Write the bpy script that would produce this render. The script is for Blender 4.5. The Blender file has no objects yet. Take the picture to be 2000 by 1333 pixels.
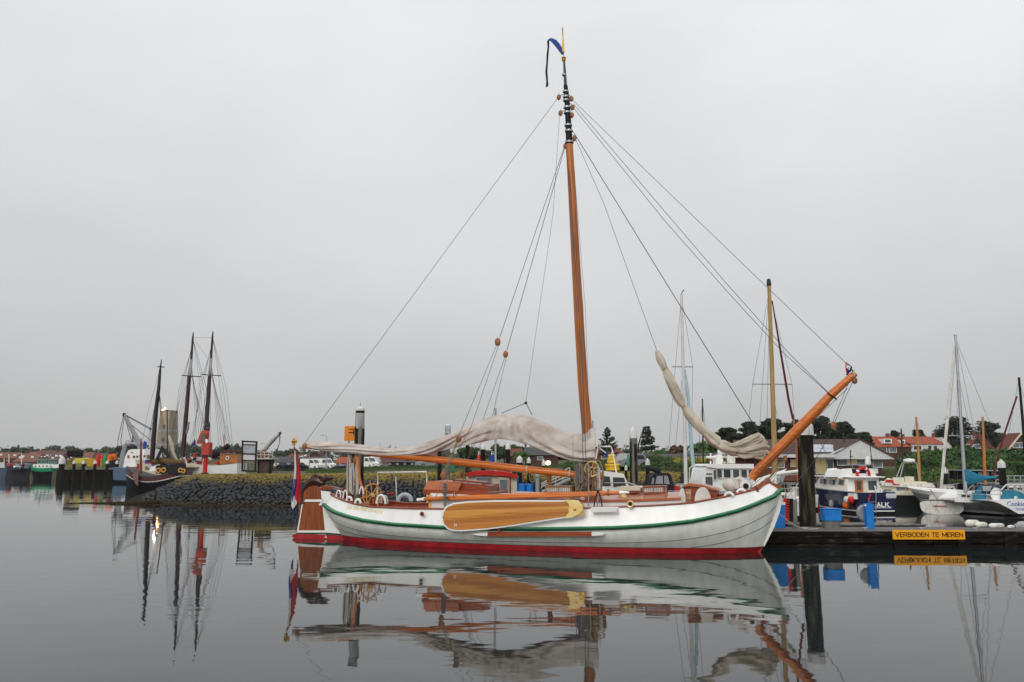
import bpy, math, random
from math import sin, cos, pi, atan, atan2, sqrt, hypot
from mathutils import Vector, Matrix, noise
random.seed(7)
sc = bpy.context.scene
COL = sc.collection
# ---------------------------------------------------------------- camera
F = 1600.0; CH = 2.8; PIT = atan(238 / F)
cd = bpy.data.cameras.new('camera'); cam = bpy.data.objects.new('camera', cd); COL.objects.link(cam)
cam.location = (0, 0, CH); cam.rotation_euler = (pi / 2 + PIT, 0, 0)
cd.sensor_width = 36.0; cd.lens = 36.0 * F / 2000.0; cd.clip_start = 0.1; cd.clip_end = 6000
sc.camera = cam
sc.view_settings.view_transform = 'Standard'
try: sc.view_settings.look = 'None'
except Exception: pass
sc.view_settings.exposure = 0.10; sc.view_settings.gamma = 1.0
sc.view_settings.use_curve_mapping = False
# ---------------------------------------------------------------- world: overcast sky over a Nishita sky
SUN_EL, SUN_AZ = 27.0, 196.0        # azimuth clockwise from +Y : behind and left of the camera
world = bpy.data.worlds.new('World'); sc.world = world; world.use_nodes = True
nt = world.node_tree; nt.nodes.clear()
def N(t, tree=None): return (tree or nt).nodes.new(t)
out = N('ShaderNodeOutputWorld'); bgA = N('ShaderNodeBackground'); bgB = N('ShaderNodeBackground'); add = N('ShaderNodeAddShader')
sky = N('ShaderNodeTexSky'); sky.sky_type = 'NISHITA'; sky.sun_disc = False
sky.sun_elevation = math.radians(SUN_EL); sky.sun_rotation = math.radians(SUN_AZ)
sky.air_density = 1.0; sky.dust_density = 4.0
bgA.inputs['Strength'].default_value = 0.006
nt.links.new(sky.outputs[0], bgA.inputs[0])
tc = N('ShaderNodeTexCoord'); sep = N('ShaderNodeSeparateXYZ'); nt.links.new(tc.outputs['Generated'], sep.inputs[0])
mr = N('ShaderNodeMapRange'); mr.inputs['From Min'].default_value = 0.0; mr.inputs['From Max'].default_value = 1.0
mr.inputs['To Min'].default_value = 0.445; mr.inputs['To Max'].default_value = 1.10
nt.links.new(sep.outputs['Z'], mr.inputs['Value'])
mp = N('ShaderNodeMapping'); mp.inputs['Scale'].default_value = (1.0, 1.0, 2.2); nt.links.new(tc.outputs['Generated'], mp.inputs[0])
nz = N('ShaderNodeTexNoise'); nz.inputs['Scale'].default_value = 1.5; nz.inputs['Detail'].default_value = 6; nz.inputs['Roughness'].default_value = 0.5
nt.links.new(mp.outputs[0], nz.inputs['Vector'])
m2 = N('ShaderNodeMapRange'); m2.inputs['From Min'].default_value = 0.3; m2.inputs['From Max'].default_value = 0.7
m2.inputs['To Min'].default_value = 0.88; m2.inputs['To Max'].default_value = 1.10; nt.links.new(nz.outputs['Fac'], m2.inputs['Value'])
mu = N('ShaderNodeMath'); mu.operation = 'MULTIPLY'; nt.links.new(mr.outputs[0], mu.inputs[0]); nt.links.new(m2.outputs[0], mu.inputs[1])
bgB.inputs['Color'].default_value = (0.985, 0.99, 1.0, 1); nt.links.new(mu.outputs[0], bgB.inputs['Strength'])
nt.links.new(bgA.outputs[0], add.inputs[0]); nt.links.new(bgB.outputs[0], add.inputs[1]); nt.links.new(add.outputs[0], out.inputs[0])
sd = bpy.data.lights.new('sun', 'SUN'); sd.energy = 1.3; sd.angle = math.radians(35); sd.color = (1.0, 0.97, 0.93)
so = bpy.data.objects.new('sun', sd); COL.objects.link(so)
_az, _el = math.radians(SUN_AZ), math.radians(SUN_EL)
so.rotation_euler = Vector((sin(_az) * cos(_el), cos(_az) * cos(_el), sin(_el))).to_track_quat('Z', 'Y').to_euler()
# ---------------------------------------------------------------- projection helpers (pixels of the 2000x1333 photograph)
def ray(px, py):
    u = px - 1000; v = 667 - py
    return Vector((u, F * cos(PIT) - v * sin(PIT), F * sin(PIT) + v * cos(PIT)))
def at(px, py, Y):
    d = ray(px, py); t = Y / d.y; return Vector((d.x * t, Y, CH + d.z * t))
def gx(px, Y, z=0.0):                      # world point at depth Y under pixel column px, height z
    py = 905.0
    for _ in range(4):
        p = at(px, py, Y); py += (p.z - z) * F / Y
    return Vector((at(px, py, Y).x, Y, z))
def proj(w):
    x, y, z = w[0], w[1], w[2] - CH
    f = y * cos(PIT) + z * sin(PIT); u = -y * sin(PIT) + z * cos(PIT)
    return 1000 + F * x / f, 667 - F * u / f
def interp(tab, x):
    if x <= tab[0][0]: return tab[0][1]
    for (a, b), (c, d) in zip(tab, tab[1:]):
        if x <= c: return b + (d - b) * (x - a) / (c - a) if c > a else d
    return tab[-1][1]
class Fr:
    """a thing's own frame: base at loc, turned by rz"""
    def __init__(s, loc, rz=0.0):
        s.loc = Vector((loc[0], loc[1], loc[2] if len(loc) > 2 else 0.0)); s.rz = rz
    def _l(s, px, py):
        c, n = cos(s.rz), sin(s.rz); d = ray(px, py); ox, oy = -s.loc.x, -s.loc.y
        return (ox * c + oy * n, -ox * n + oy * c), (d.x * c + d.y * n, -d.x * n + d.y * c), d.z
    def p(s, px, py, y=0.0):               # meets the plane local y = const
        o, l, dz = s._l(px, py); t = (y - o[1]) / l[1]
        return Vector((o[0] + l[0] * t, y, CH + dz * t - s.loc.z))
    def q(s, px, py, x=0.0):               # meets the plane local x = const
        o, l, dz = s._l(px, py); t = (x - o[0]) / l[0]
        return Vector((x, o[1] + l[1] * t, CH + dz * t - s.loc.z))
    def w(s, v):
        c, n = cos(s.rz), sin(s.rz); return Vector((s.loc.x + v[0] * c - v[1] * n, s.loc.y + v[0] * n + v[1] * c, s.loc.z + v[2]))
# ---------------------------------------------------------------- materials
MATS = {}
def mat(name, c, rough=0.6, metal=0.0, c2=None, scale=4.0, stretch=(1, 1, 1), bump=0.0, coat=0.0, detail=4, emit=None, lo=0.35, hi=0.65, alpha=1.0, bscale=None, spec=0.28):
    if name in MATS: return MATS[name]
    m = bpy.data.materials.new(name); m.use_nodes = True; t = m.node_tree; b = t.nodes['Principled BSDF']
    b.inputs['Base Color'].default_value = (*c, 1); b.inputs['Roughness'].default_value = rough; b.inputs['Metallic'].default_value = metal
    b.inputs['Specular IOR Level'].default_value = spec
    if coat: b.inputs['Coat Weight'].default_value = coat; b.inputs['Coat Roughness'].default_value = 0.12
    if alpha < 1: b.inputs['Alpha'].default_value = alpha
    if emit: b.inputs['Emission Color'].default_value = (*emit[0], 1); b.inputs['Emission Strength'].default_value = emit[1]
    if c2 is None: c2 = tuple(x * 0.82 for x in c)
    tcn = N('ShaderNodeTexCoord', t); mpn = N('ShaderNodeMapping', t); mpn.inputs['Scale'].default_value = stretch
    t.links.new(tcn.outputs['Object'], mpn.inputs[0])
    n1 = N('ShaderNodeTexNoise', t); n1.inputs['Scale'].default_value = scale; n1.inputs['Detail'].default_value = detail
    t.links.new(mpn.outputs[0], n1.inputs['Vector'])
    r = N('ShaderNodeMapRange', t); r.inputs['From Min'].default_value = lo; r.inputs['From Max'].default_value = hi; t.links.new(n1.outputs['Fac'], r.inputs['Value'])
    mx = N('ShaderNodeMix', t); mx.data_type = 'RGBA'; mx.inputs[6].default_value = (*c, 1); mx.inputs[7].default_value = (*c2, 1)
    t.links.new(r.outputs[0], mx.inputs[0]); t.links.new(mx.outputs[2], b.inputs['Base Color'])
    if bump:
        bp = N('ShaderNodeBump', t); bp.inputs['Strength'].default_value = 0.6; bp.inputs['Distance'].default_value = bump
        n2 = n1
        if bscale:
            n2 = N('ShaderNodeTexNoise', t); n2.inputs['Scale'].default_value = bscale; n2.inputs['Detail'].default_value = 5; t.links.new(mpn.outputs[0], n2.inputs['Vector'])
        t.links.new(n2.outputs['Fac'], bp.inputs['Height']); t.links.new(bp.outputs[0], b.inputs['Normal'])
    MATS[name] = m; return m
white = mat('white_paint', (0.78, 0.78, 0.76), 0.3, c2=(0.70, 0.70, 0.67), scale=1.5, coat=0.3)
hullw = mat('white_topside', (0.82, 0.82, 0.805), 0.25, c2=(0.75, 0.75, 0.73), scale=1.1, stretch=(2.5, 2.5, .5), detail=7, coat=0.4)
hullg = mat('white_lower_hull', (0.80, 0.82, 0.78), 0.35, c2=(0.66, 0.69, 0.63), scale=1.3, stretch=(3, 3, .35), detail=7, coat=0.3)
dirtyw = mat('weathered_white', (0.66, 0.65, 0.60), 0.55, c2=(0.34, 0.33, 0.28), scale=6, stretch=(1, 1, .5), detail=8, lo=.45, hi=.75)
cream = mat('cream_paint', (0.68, 0.64, 0.50), 0.4, c2=(0.56, 0.52, 0.40))
green = mat('green_paint', (0.02, 0.19, 0.075), 0.3, c2=(0.014, 0.13, 0.055), coat=0.3)
dkgreen = mat('dark_green_paint', (0.008, 0.075, 0.035), 0.35)
red = mat('red_antifouling', (0.44, 0.016, 0.022), 0.4, c2=(0.24, 0.012, 0.016), scale=2.5, stretch=(1, 1, .6), detail=8, coat=.2)
redp = mat('red_paint', (0.55, 0.02, 0.012), 0.4, c2=(0.38, 0.015, 0.01))
fred = mat('faded_red_paint', (0.50, 0.04, 0.02), 0.6, c2=(0.30, 0.05, 0.03), scale=3)
orange = mat('orange_paint', (0.72, 0.14, 0.01), 0.5)
yellow = mat('yellow_paint', (0.74, 0.46, 0.01), 0.5, c2=(0.6, 0.36, 0.01))
oyel = mat('amber_sign_paint', (0.80, 0.36, 0.012), 0.45, c2=(0.76, 0.33, 0.01))
osign = mat('orange_sign_paint', (0.72, 0.24, 0.012), 0.5)
blue = mat('blue_paint', (0.01, 0.19, 0.58), 0.45, c2=(0.01, 0.14, 0.45))
dblue = mat('blue_fabric', (0.015, 0.05, 0.30), 0.8)
navy = mat('navy_paint', (0.010, 0.014, 0.060), 0.2, coat=.5)
trawlb = mat('weathered_blue_paint', (0.07, 0.15, 0.27), 0.6, c2=(0.11, 0.12, 0.14), scale=2, detail=7)
teal = mat('teal_canvas', (0.02, 0.13, 0.20), 0.85, c2=(0.03, 0.18, 0.26), scale=3, bump=.01)
black = mat('black_paint', (0.008, 0.008, 0.009), 0.5, spec=.15)
tar = mat('tarred_timber', (0.010, 0.009, 0.008), 0.9, spec=.15, c2=(0.028, 0.024, 0.019), scale=5, stretch=(1, 1, .15), detail=8, bump=.03, lo=.45, hi=.8)
pilem = mat('weathered_pile_timber', (0.011, 0.010, 0.008), 0.9, spec=.15, c2=(0.10, 0.085, 0.05), scale=3.5, stretch=(1.6, 1.6, .22), detail=8, bump=.05, lo=.48, hi=.72)
greyt = mat('grey_weathered_timber', (0.20, 0.19, 0.17), 0.85, c2=(0.10, 0.095, 0.085), scale=5, stretch=(1, 1, .3), detail=7)
steel = mat('galvanised_steel', (0.42, 0.43, 0.44), 0.45, 0.6, c2=(0.3, 0.31, 0.32))
dsteel = mat('dark_steel', (0.03, 0.03, 0.034), 0.6, 0.2)
gpaint = mat('grey_paint', (0.28, 0.30, 0.31), 0.5)
gold = mat('gold_leaf', (0.80, 0.48, 0.08), 0.3, 0.8, c2=(0.7, 0.38, 0.06))
goldp = mat('pale_gold_lettering', (0.78, 0.62, 0.24), 0.45)
brass = mat('polished_brass', (0.88, 0.70, 0.32), 0.35, 0.35, c2=(0.72, 0.52, 0.20), scale=3)
varn = mat('orange_varnished_spar', (0.60, 0.175, 0.026), 0.35, c2=(0.42, 0.095, 0.012), scale=3, stretch=(.25, 6, 6), coat=.2, detail=7)
varnz = mat('varnished_mast', (0.54, 0.175, 0.030), 0.4, c2=(0.30, 0.075, 0.012), scale=3.2, stretch=(7, 7, .14), coat=.12, detail=8, lo=.3, hi=.7)
mahog = mat('mahogany', (0.30, 0.060, 0.014), 0.35, c2=(0.17, 0.028, 0.008), scale=3, stretch=(.4, 5, 5), coat=.25, detail=7)
rudw = mat('rudder_mahogany', (0.28, 0.078, 0.020), 0.4, c2=(0.15, 0.034, 0.009), scale=4, stretch=(5, 5, .35), coat=.15, detail=8)
deckm = mat('deck_mahogany', (0.40, 0.10, 0.035), 0.3, c2=(0.30, 0.08, 0.03), scale=2, stretch=(.4, 3, 3), coat=.6)
teak = mat('teak', (0.33, 0.17, 0.075), 0.6, c2=(0.2, 0.1, 0.045), scale=4, stretch=(.3, 4, 4))
leew = [mat('oak_board_%s' % k, c, 0.4, c2=c2, scale=2.2, stretch=(.16, 3, 13), coat=.15, detail=8) for k, c, c2 in
        (('amber', (0.56, 0.235, 0.04), (0.42, 0.15, 0.024)), ('golden', (0.66, 0.32, 0.07), (0.52, 0.23, 0.045)), ('brown', (0.47, 0.18, 0.03), (0.35, 0.115, 0.018)))]
carve = mat('carved_dark_wood', (0.07, 0.024, 0.017), 0.4, c2=(0.03, 0.012, 0.01), scale=9, bump=.01, coat=.3)
blockm = mat('ash_pulley_wood', (0.30, 0.13, 0.055), 0.45, c2=(0.18, 0.07, 0.03), scale=8)
canvas = mat('weathered_canvas', (0.52, 0.475, 0.435), 0.9, c2=(0.33, 0.27, 0.235), scale=1.6, stretch=(1, 1.2, 1.5), detail=8, bump=.012, bscale=14, lo=.35, hi=.7)
canvas2 = mat('cream_sailcloth', (0.52, 0.47, 0.38), 0.9, c2=(0.34, 0.29, 0.22), scale=2.4, detail=8, bump=.02, bscale=9)
rope = mat('hemp_rope', (0.30, 0.22, 0.13), 0.9, c2=(0.17, 0.12, 0.07), scale=20)
ropew = mat('white_rope', (0.55, 0.53, 0.49), 0.9, c2=(0.4, 0.38, 0.34), scale=30)
ropeg = mat('grey_rope', (0.20, 0.19, 0.18), 0.9, scale=20)
wire = mat('steel_wire_rigging', (0.09, 0.09, 0.095), 0.5, .3)
glass = mat('dark_window_glass', (0.03, 0.04, 0.045), 0.06, c2=(0.05, 0.06, 0.065), spec=.8)
pglass = mat('pale_window_glass', (0.18, 0.21, 0.23), 0.08, c2=(0.08, 0.1, 0.11), scale=1.5, spec=.8)
warmgl = mat('lit_window', (0.3, 0.25, 0.12), 0.2, emit=((1.0, 0.75, 0.35), 0.12))
brick = mat('brown_brick', (0.095, 0.045, 0.035), 0.9, c2=(0.06, 0.03, 0.025), scale=3, detail=9)
brickr = mat('red_brick', (0.20, 0.07, 0.045), 0.9, c2=(0.13, 0.05, 0.035), scale=3, detail=9)
tiler = mat('orange_roof_tile', (0.34, 0.075, 0.03), 0.8, c2=(0.22, 0.055, 0.028), scale=2.5, detail=9)
tiled = mat('dull_red_roof_tile', (0.17, 0.05, 0.035), 0.85, c2=(0.10, 0.038, 0.03), scale=2, detail=9)
tileg = mat('dark_grey_roof', (0.045, 0.045, 0.05), 0.8, c2=(0.07, 0.065, 0.065), scale=1.5)
render_w = mat('white_render_wall', (0.66, 0.66, 0.64), 0.85)
pgrey = mat('pale_grey_boarding', (0.60, 0.62, 0.61), 0.7, c2=(0.52, 0.54, 0.53))
tarp = mat('dark_tarpaulin', (0.010, 0.010, 0.013), 0.7, bump=.01)
rubber = mat('black_rubber', (0.010, 0.010, 0.010), 0.8, spec=.2)
pvc = mat('clear_pvc_window', (0.32, 0.33, 0.35), 0.15, c2=(0.22, 0.23, 0.25), scale=1)
lampm = mat('lit_lamp', (1, .8, .5), 0.4, emit=((1.0, 0.60, 0.22), 14.0))
lampw = mat('lit_harbour_lamp', (1, .8, .5), 0.4, emit=((1.0, 0.78, 0.55), 1.6))
# ---------------------------------------------------------------- mesh builder
class M:
    def __init__(s): s.v = []; s.f = []
    def add(s, vs, fs):
        b = len(s.v); s.v += [tuple(x) for x in vs]; s.f += [tuple(b + i for i in f) for f in fs]; return s
    def box(s, c, d, rz=0.0, rot=None):
        hx, hy, hz = d[0] / 2, d[1] / 2, d[2] / 2
        R = rot if rot is not None else Matrix.Rotation(rz, 3, 'Z')
        vs = [Vector(c) + R @ Vector((x * hx, y * hy, z * hz)) for x in (-1, 1) for y in (-1, 1) for z in (-1, 1)]
        return s.add(vs, [(0, 1, 3, 2), (4, 6, 7, 5), (0, 4, 5, 1), (2, 3, 7, 6), (0, 2, 6, 4), (1, 5, 7, 3)])
    def bb(s, a, b):
        return s.box([(a[i] + b[i]) / 2 for i in range(3)], [abs(b[i] - a[i]) for i in range(3)])
    def tube(s, pts, r, n=6, cap=True, flat=1.0):
        pts = [Vector(p) for p in pts]; k = len(pts); rs = r if isinstance(r, (list, tuple)) else [r] * k
        up = None; rings = []
        for i, p in enumerate(pts):
            d = (pts[min(i + 1, k - 1)] - pts[max(i - 1, 0)])
            if d.length < 1e-9: d = Vector((0, 0, 1))
            d.normalize()
            if up is None:
                up = Vector((0, 0, 1)) if abs(d.z) < .9 else Vector((1, 0, 0))
            a = d.cross(up)
            if a.length < 1e-6: a = d.orthogonal()
            a.normalize(); up = a.cross(d).normalized()
            rings.append([p + (a * cos(2 * pi * j / n) * flat + up * sin(2 * pi * j / n)) * rs[i] for j in range(n)])
        return s.loft(rings, cap)
    def loft(s, rings, cap=True, closed=True):
        n = len(rings[0]); vs = [p for r in rings for p in r]; fs = []
        for i in range(len(rings) - 1):
            for j in range(n if closed else n - 1):
                a, b = i * n + j, i * n + (j + 1) % n
                fs.append((a, b, b + n, a + n))
        if cap and closed:
            fs.append(tuple(range(n - 1, -1, -1))); fs.append(tuple(range((len(rings) - 1) * n, len(rings) * n)))
        return s.add(vs, fs)
    def lathe(s, prof, c=(0, 0, 0), n=12, axis='z', ang=0.0):
        rings = []
        for r, h in prof:
            ring = []
            for j in range(n):
                a = 2 * pi * j / n + ang; x, y = r * cos(a), r * sin(a)
                ring.append({'z': (c[0] + x, c[1] + y, c[2] + h), 'y': (c[0] + x, c[1] + h, c[2] + y), 'x': (c[0] + h, c[1] + x, c[2] + y)}[axis])
            rings.append(ring)
        return s.loft(rings)
    def ell(s, c, r, n=10, m=6):
        rings = []
        for i in range(1, m):
            a = pi * i / m
            rings.append([(c[0] + r[0] * sin(a) * cos(2 * pi * j / n), c[1] + r[1] * sin(a) * sin(2 * pi * j / n), c[2] - r[2] * cos(a)) for j in range(n)])
        return s.loft(rings)
    def prism(s, poly, y0, y1):            # outline in (x, z), thickness along y
        n = len(poly); vs = [(p[0], y0, p[-1]) for p in poly] + [(p[0], y1, p[-1]) for p in poly]
        fs = [tuple(range(n)), tuple(range(2 * n - 1, n - 1, -1))] + [(i, (i + 1) % n, n + (i + 1) % n, n + i) for i in range(n)]
        return s.add(vs, fs)
    def prismx(s, poly, x0, x1):           # outline in (y, z), thickness along x
        n = len(poly); vs = [(x0, p[0], p[1]) for p in poly] + [(x1, p[0], p[1]) for p in poly]
        fs = [tuple(range(n)), tuple(range(2 * n - 1, n - 1, -1))] + [(i, (i + 1) % n, n + (i + 1) % n, n + i) for i in range(n)]
        return s.add(vs, fs)
    def torus(s, c, R, r, axis='y', n=20, m=7, a0=0, a1=2 * pi):
        full = abs(a1 - a0 - 2 * pi) < 1e-6; rings = []
        for i in range(n if full else n + 1):
            a = a0 + (a1 - a0) * i / n; ring = []
            for j in range(m):
                b = 2 * pi * j / m; rr = R + r * cos(b); h = r * sin(b)
                u, v = rr * cos(a), rr * sin(a)
                ring.append({'y': (c[0] + u, c[1] + h, c[2] + v), 'z': (c[0] + u, c[1] + v, c[2] + h), 'x': (c[0] + h, c[1] + u, c[2] + v)}[axis])
            rings.append(ring)
        if full: rings.append(rings[0]); return s.loft(rings, False)
        return s.loft(rings)
    def mesh(s, name, m, smooth=True):
        me = bpy.data.meshes.new(name); me.from_pydata(s.v, [], s.f)
        if smooth:
            me.polygons.foreach_set('use_smooth', [True] * len(me.polygons)); me.set_sharp_from_angle(angle=math.radians(38))
        me.materials.append(m); return me
    def build(s, name, m, parent=None, smooth=True, label=None, bevel=0.0, **kw):
        o = bpy.data.objects.new(name, s.mesh(name, m, smooth)); COL.objects.link(o)
        if parent is not None: o.parent = parent
        if bevel:
            bv = o.modifiers.new('bevel', 'BEVEL'); bv.width = bevel; bv.segments = 1; bv.limit_method = 'ANGLE'
        if label: o['label'] = label
        for k, v in kw.items(): o[k] = v
        return o
def T(name, label, cat, fr=None, loc=(0, 0, 0), rz=0.0, group=None):
    o = bpy.data.objects.new(name, None); COL.objects.link(o); o.empty_display_size = .2
    if fr is not None: loc, rz = fr.loc, fr.rz
    o.location = loc; o.rotation_euler = (0, 0, rz); o['label'] = label; o['category'] = cat
    if group: o['group'] = group
    return o
def tag(o, label, cat, group=None):
    o['label'] = label; o['category'] = cat
    if group: o['group'] = group
    return o
def copy_tree(o, parent=None):
    c = o.copy(); COL.objects.link(c)
    if parent is not None: c.parent = parent
    for ch in list(o.children): copy_tree(ch, c)
    return c
def text(s, size, m, parent, M4, name='lettering', depth=0.004, warp=None, bold=0.0, sx=1.0):
    cu = bpy.data.curves.new(name, 'FONT'); cu.body = s; cu.size = size; cu.align_x = 'CENTER'; cu.align_y = 'CENTER'; cu.offset = bold
    cu.resolution_u = 2
    if not warp: cu.extrude = depth
    tmp = bpy.data.objects.new('tmp', cu); COL.objects.link(tmp)
    me = bpy.data.meshes.new_from_object(tmp.evaluated_get(bpy.context.evaluated_depsgraph_get()))
    bpy.data.objects.remove(tmp); me.materials.clear(); me.materials.append(m); me.name = name
    for v in me.vertices:
        co = Vector((v.co.x * sx, v.co.y, v.co.z))
        v.co = warp(co) if warp else M4 @ co
    o = bpy.data.objects.new(name, me); COL.objects.link(o); o.parent = parent; return o
GLY = {'A': ([[(0, 0), (.5, 1), (1, 0)], [(.2, .33), (.8, .33)]], .78), 'B': ([[(0, 0), (0, 1), (.65, 1), (.92, .88), (.92, .64), (.65, .52), (0, .52)], [(.65, .52), (1, .38), (1, .14), (.7, 0), (0, 0)]], .66),
    'C': ([[(1, .8), (.78, 1), (.28, 1), (0, .7), (0, .3), (.28, 0), (.78, 0), (1, .2)]], .72), 'D': ([[(0, 0), (0, 1), (.55, 1), (.9, .8), (1, .5), (.9, .2), (.55, 0), (0, 0)]], .70), 'E': ([[(1, 1), (0, 1), (0, 0), (1, 0)], [(0, .52), (.9, .52)]], .58),
    'G': ([[(1, .8), (.78, 1), (.28, 1), (0, .7), (0, .3), (.28, 0), (.75, 0), (1, .18), (1, .48), (.6, .48)]], .74), 'H': ([[(0, 0), (0, 1)], [(1, 0), (1, 1)], [(0, .52), (1, .52)]], .68), 'I': ([[(0, 0), (0, 1)]], .06), 'K': ([[(0, 0), (0, 1)], [(.95, 1), (.05, .42)], [(.35, .6), (1, 0)]], .68),
    'L': ([[(0, 1), (0, 0), (1, 0)]], .54), 'M': ([[(0, 0), (0, 1), (.5, .12), (1, 1), (1, 0)]], .86), 'N': ([[(0, 0), (0, 1), (1, 0), (1, 1)]], .70), 'O': ([[(.3, 0), (0, .3), (0, .7), (.3, 1), (.7, 1), (1, .7), (1, .3), (.7, 0), (.3, 0)]], .80),
    'R': ([[(0, 0), (0, 1), (.68, 1), (.95, .86), (.95, .6), (.68, .47), (0, .47)], [(.55, .47), (1, 0)]], .68), 'S': ([[(.95, .84), (.72, 1), (.25, 1), (.03, .84), (.05, .62), (.3, .52), (.72, .47), (.97, .32), (.95, .14), (.72, 0), (.25, 0), (0, .16)]], .64), 'T': ([[(0, 1), (1, 1)], [(.5, 1), (.5, 0)]], .64), 'V': ([[(0, 1), (.5, 0), (1, 1)]], .74)}
def letters(s, h, mt, parent, M4, bold=.16, gap=.27, space=.55, sx=1.0):
    """sign lettering: every letter its own thin piece, strokes of real width"""
    adv = [(GLY[c][1] + gap if c in GLY else space) * h * sx for c in s]; x = -sum(adv) / 2 + gap * h * sx / 2; k = 0
    for c, a_ in zip(s, adv):
        if c in GLY:
            m = M(); w_ = GLY[c][1] * h * sx; t2 = bold * h / 2
            for st in GLY[c][0]:
                q = [Vector((x + u * w_, (v - .5) * (h - 2 * t2) + 0, 0)) for u, v in st]
                for A, B_ in zip(q, q[1:]):
                    d = (B_ - A).normalized(); n_ = Vector((-d.y, d.x, 0)) * t2; e = d * t2 * .75; k += 1; z = .0004 * (k % 7)
                    m.add([M4 @ (p_ + Vector((0, 0, zz))) for zz in (0, .002 + z) for p_ in (A - e - n_, B_ + e - n_, B_ + e + n_, A - e + n_)], [(4, 5, 6, 7), (0, 1, 5, 4), (1, 2, 6, 5), (2, 3, 7, 6), (3, 0, 4, 7)])
            m.build('letter', mt, parent, smooth=False)
        x += a_
FACE = Matrix.Rotation(pi / 2, 4, 'X')     # text in the xz plane, readable from -y
def TM(x, y, z, rz=0.0, tilt=0.0): return Matrix.Translation((x, y, z)) @ Matrix.Rotation(rz, 4, 'Z') @ Matrix.Rotation(tilt, 4, 'Y') @ FACE
# ---------------------------------------------------------------- water
wm = bpy.data.materials.new('harbour_water'); wm.use_nodes = True; t = wm.node_tree; b = t.nodes['Principled BSDF']
b.inputs['Base Color'].default_value = (0.012, 0.018, 0.018, 1); b.inputs['Roughness'].default_value = 0.025; b.inputs['IOR'].default_value = 1.36
tcn = N('ShaderNodeTexCoord', t); mpn = N('ShaderNodeMapping', t); mpn.inputs['Scale'].default_value = (0.55, 1.0, 1)
t.links.new(tcn.outputs['Object'], mpn.inputs[0])
n1 = N('ShaderNodeTexNoise', t); n1.inputs['Scale'].default_value = 1.15; n1.inputs['Detail'].default_value = 2.5; n1.inputs['Roughness'].default_value = .45; t.links.new(mpn.outputs[0], n1.inputs[0])
n2 = N('ShaderNodeTexNoise', t); n2.inputs['Scale'].default_value = 0.16; n2.inputs['Detail'].default_value = 2; t.links.new(mpn.outputs[0], n2.inputs[0])
r2 = N('ShaderNodeMapRange', t); r2.inputs['From Min'].default_value = .38; r2.inputs['From Max'].default_value = .62; r2.inputs['To Min'].default_value = 0.25; r2.inputs['To Max'].default_value = 1.0
t.links.new(n2.outputs['Fac'], r2.inputs[0])
bp = N('ShaderNodeBump', t); bp.inputs['Distance'].default_value = 0.0115; t.links.new(r2.outputs[0], bp.inputs['Strength'])
n3 = N('ShaderNodeTexNoise', t); n3.inputs['Scale'].default_value = 7.0; n3.inputs['Detail'].default_value = 3; t.links.new(mpn.outputs[0], n3.inputs[0])
ad3 = N('ShaderNodeMath', t); ad3.operation = 'MULTIPLY_ADD'; ad3.inputs[1].default_value = .035; t.links.new(n3.outputs['Fac'], ad3.inputs[0]); t.links.new(n1.outputs['Fac'], ad3.inputs[2])
t.links.new(ad3.outputs[0], bp.inputs['Height']); t.links.new(bp.outputs[0], b.inputs['Normal'])
wo = M().add([(-900, -60, 0), (900, -60, 0), (900, 1500, 0), (-900, 1500, 0)], [(0, 1, 2, 3)]).build('water', wm, smooth=False); wo['kind'] = 'structure'
# ---------------------------------------------------------------- ground: one sheet, below the water in the harbour basin
SHORE = [(-2500, 230), (60, 230), (100, 200), (112, 128), (250, 128), (275, 150), (470, 150), (520, 105), (700, 92), (880, 82), (1150, 78), (1500, 74), (1750, 72), (2200, 72), (4000, 60)]
TOPZ = [(-2500, 1.5), (500, 1.3), (640, 1.35), (760, 1.9), (900, 2.1), (1120, 2.3), (1250, 3.1), (1500, 2.2), (1740, 2.2), (1800, 3.5), (4000, 3.6)]
RAMP = [(-2500, 8), (112, 1.2), (250, 1.2), (400, 6), (1150, 10), (1500, 10), (1560, 5), (1740, 5), (1800, 17), (4000, 18)]
FARZ = [(-2500, 3), (0, 5.0), (500, 4.5), (900, 4), (1400, 7.5), (1650, 6.5), (4000, 7)]
def gz(px, Y):
    ys = interp(SHORE, px); tz = interp(TOPZ, px); rp = interp(RAMP, px)
    if Y < ys: return -1.6
    k = min(1, (Y - ys) / rp); k = k * k * (3 - 2 * k) if rp > 2 else k
    z = -0.25 + (tz + .25) * k
    if Y > 175 + ys * .2: z += (interp(FARZ, px) - tz) * min(1, (Y - 175 - ys * .2) / 200)
    return z
def gw(X, Y): return gz(1000 + F * X / max(Y, 1), Y)
g = M(); rows = []
pxs = [x for x in range(-2400, 4500, 22)]
ks = [0, .001, .03, .08, .15, .25, .4, .6, .8, 1.0]
nrow = 0
for q in range(40):
    ring = []
    for px in pxs:
        ys = interp(SHORE, px); rp = interp(RAMP, px)
        if q == 0: Y = ys - 8
        elif q < 11: Y = ys + rp * ks[q - 1]
        else: Y = ys + rp + (q - 10) ** 2.05 * 3.2
        X = (px - 1000) / F * Y; z = gz(px, Y)
        if q > 2: z += .18 * noise.noise((X * .13, Y * .13, 3)) * min(1.0, (q - 2) * .1)
        ring.append((X, Y, z))
    rows.append(ring)
g.loft(rows, False, False)
gm = mat('grass_and_sand', (0.042, 0.062, 0.018), 0.95, spec=.2, c2=(0.085, 0.072, 0.030), scale=.45, detail=9, bump=.15, bscale=3)
go = g.build('ground', gm); go['kind'] = 'structure'
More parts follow.
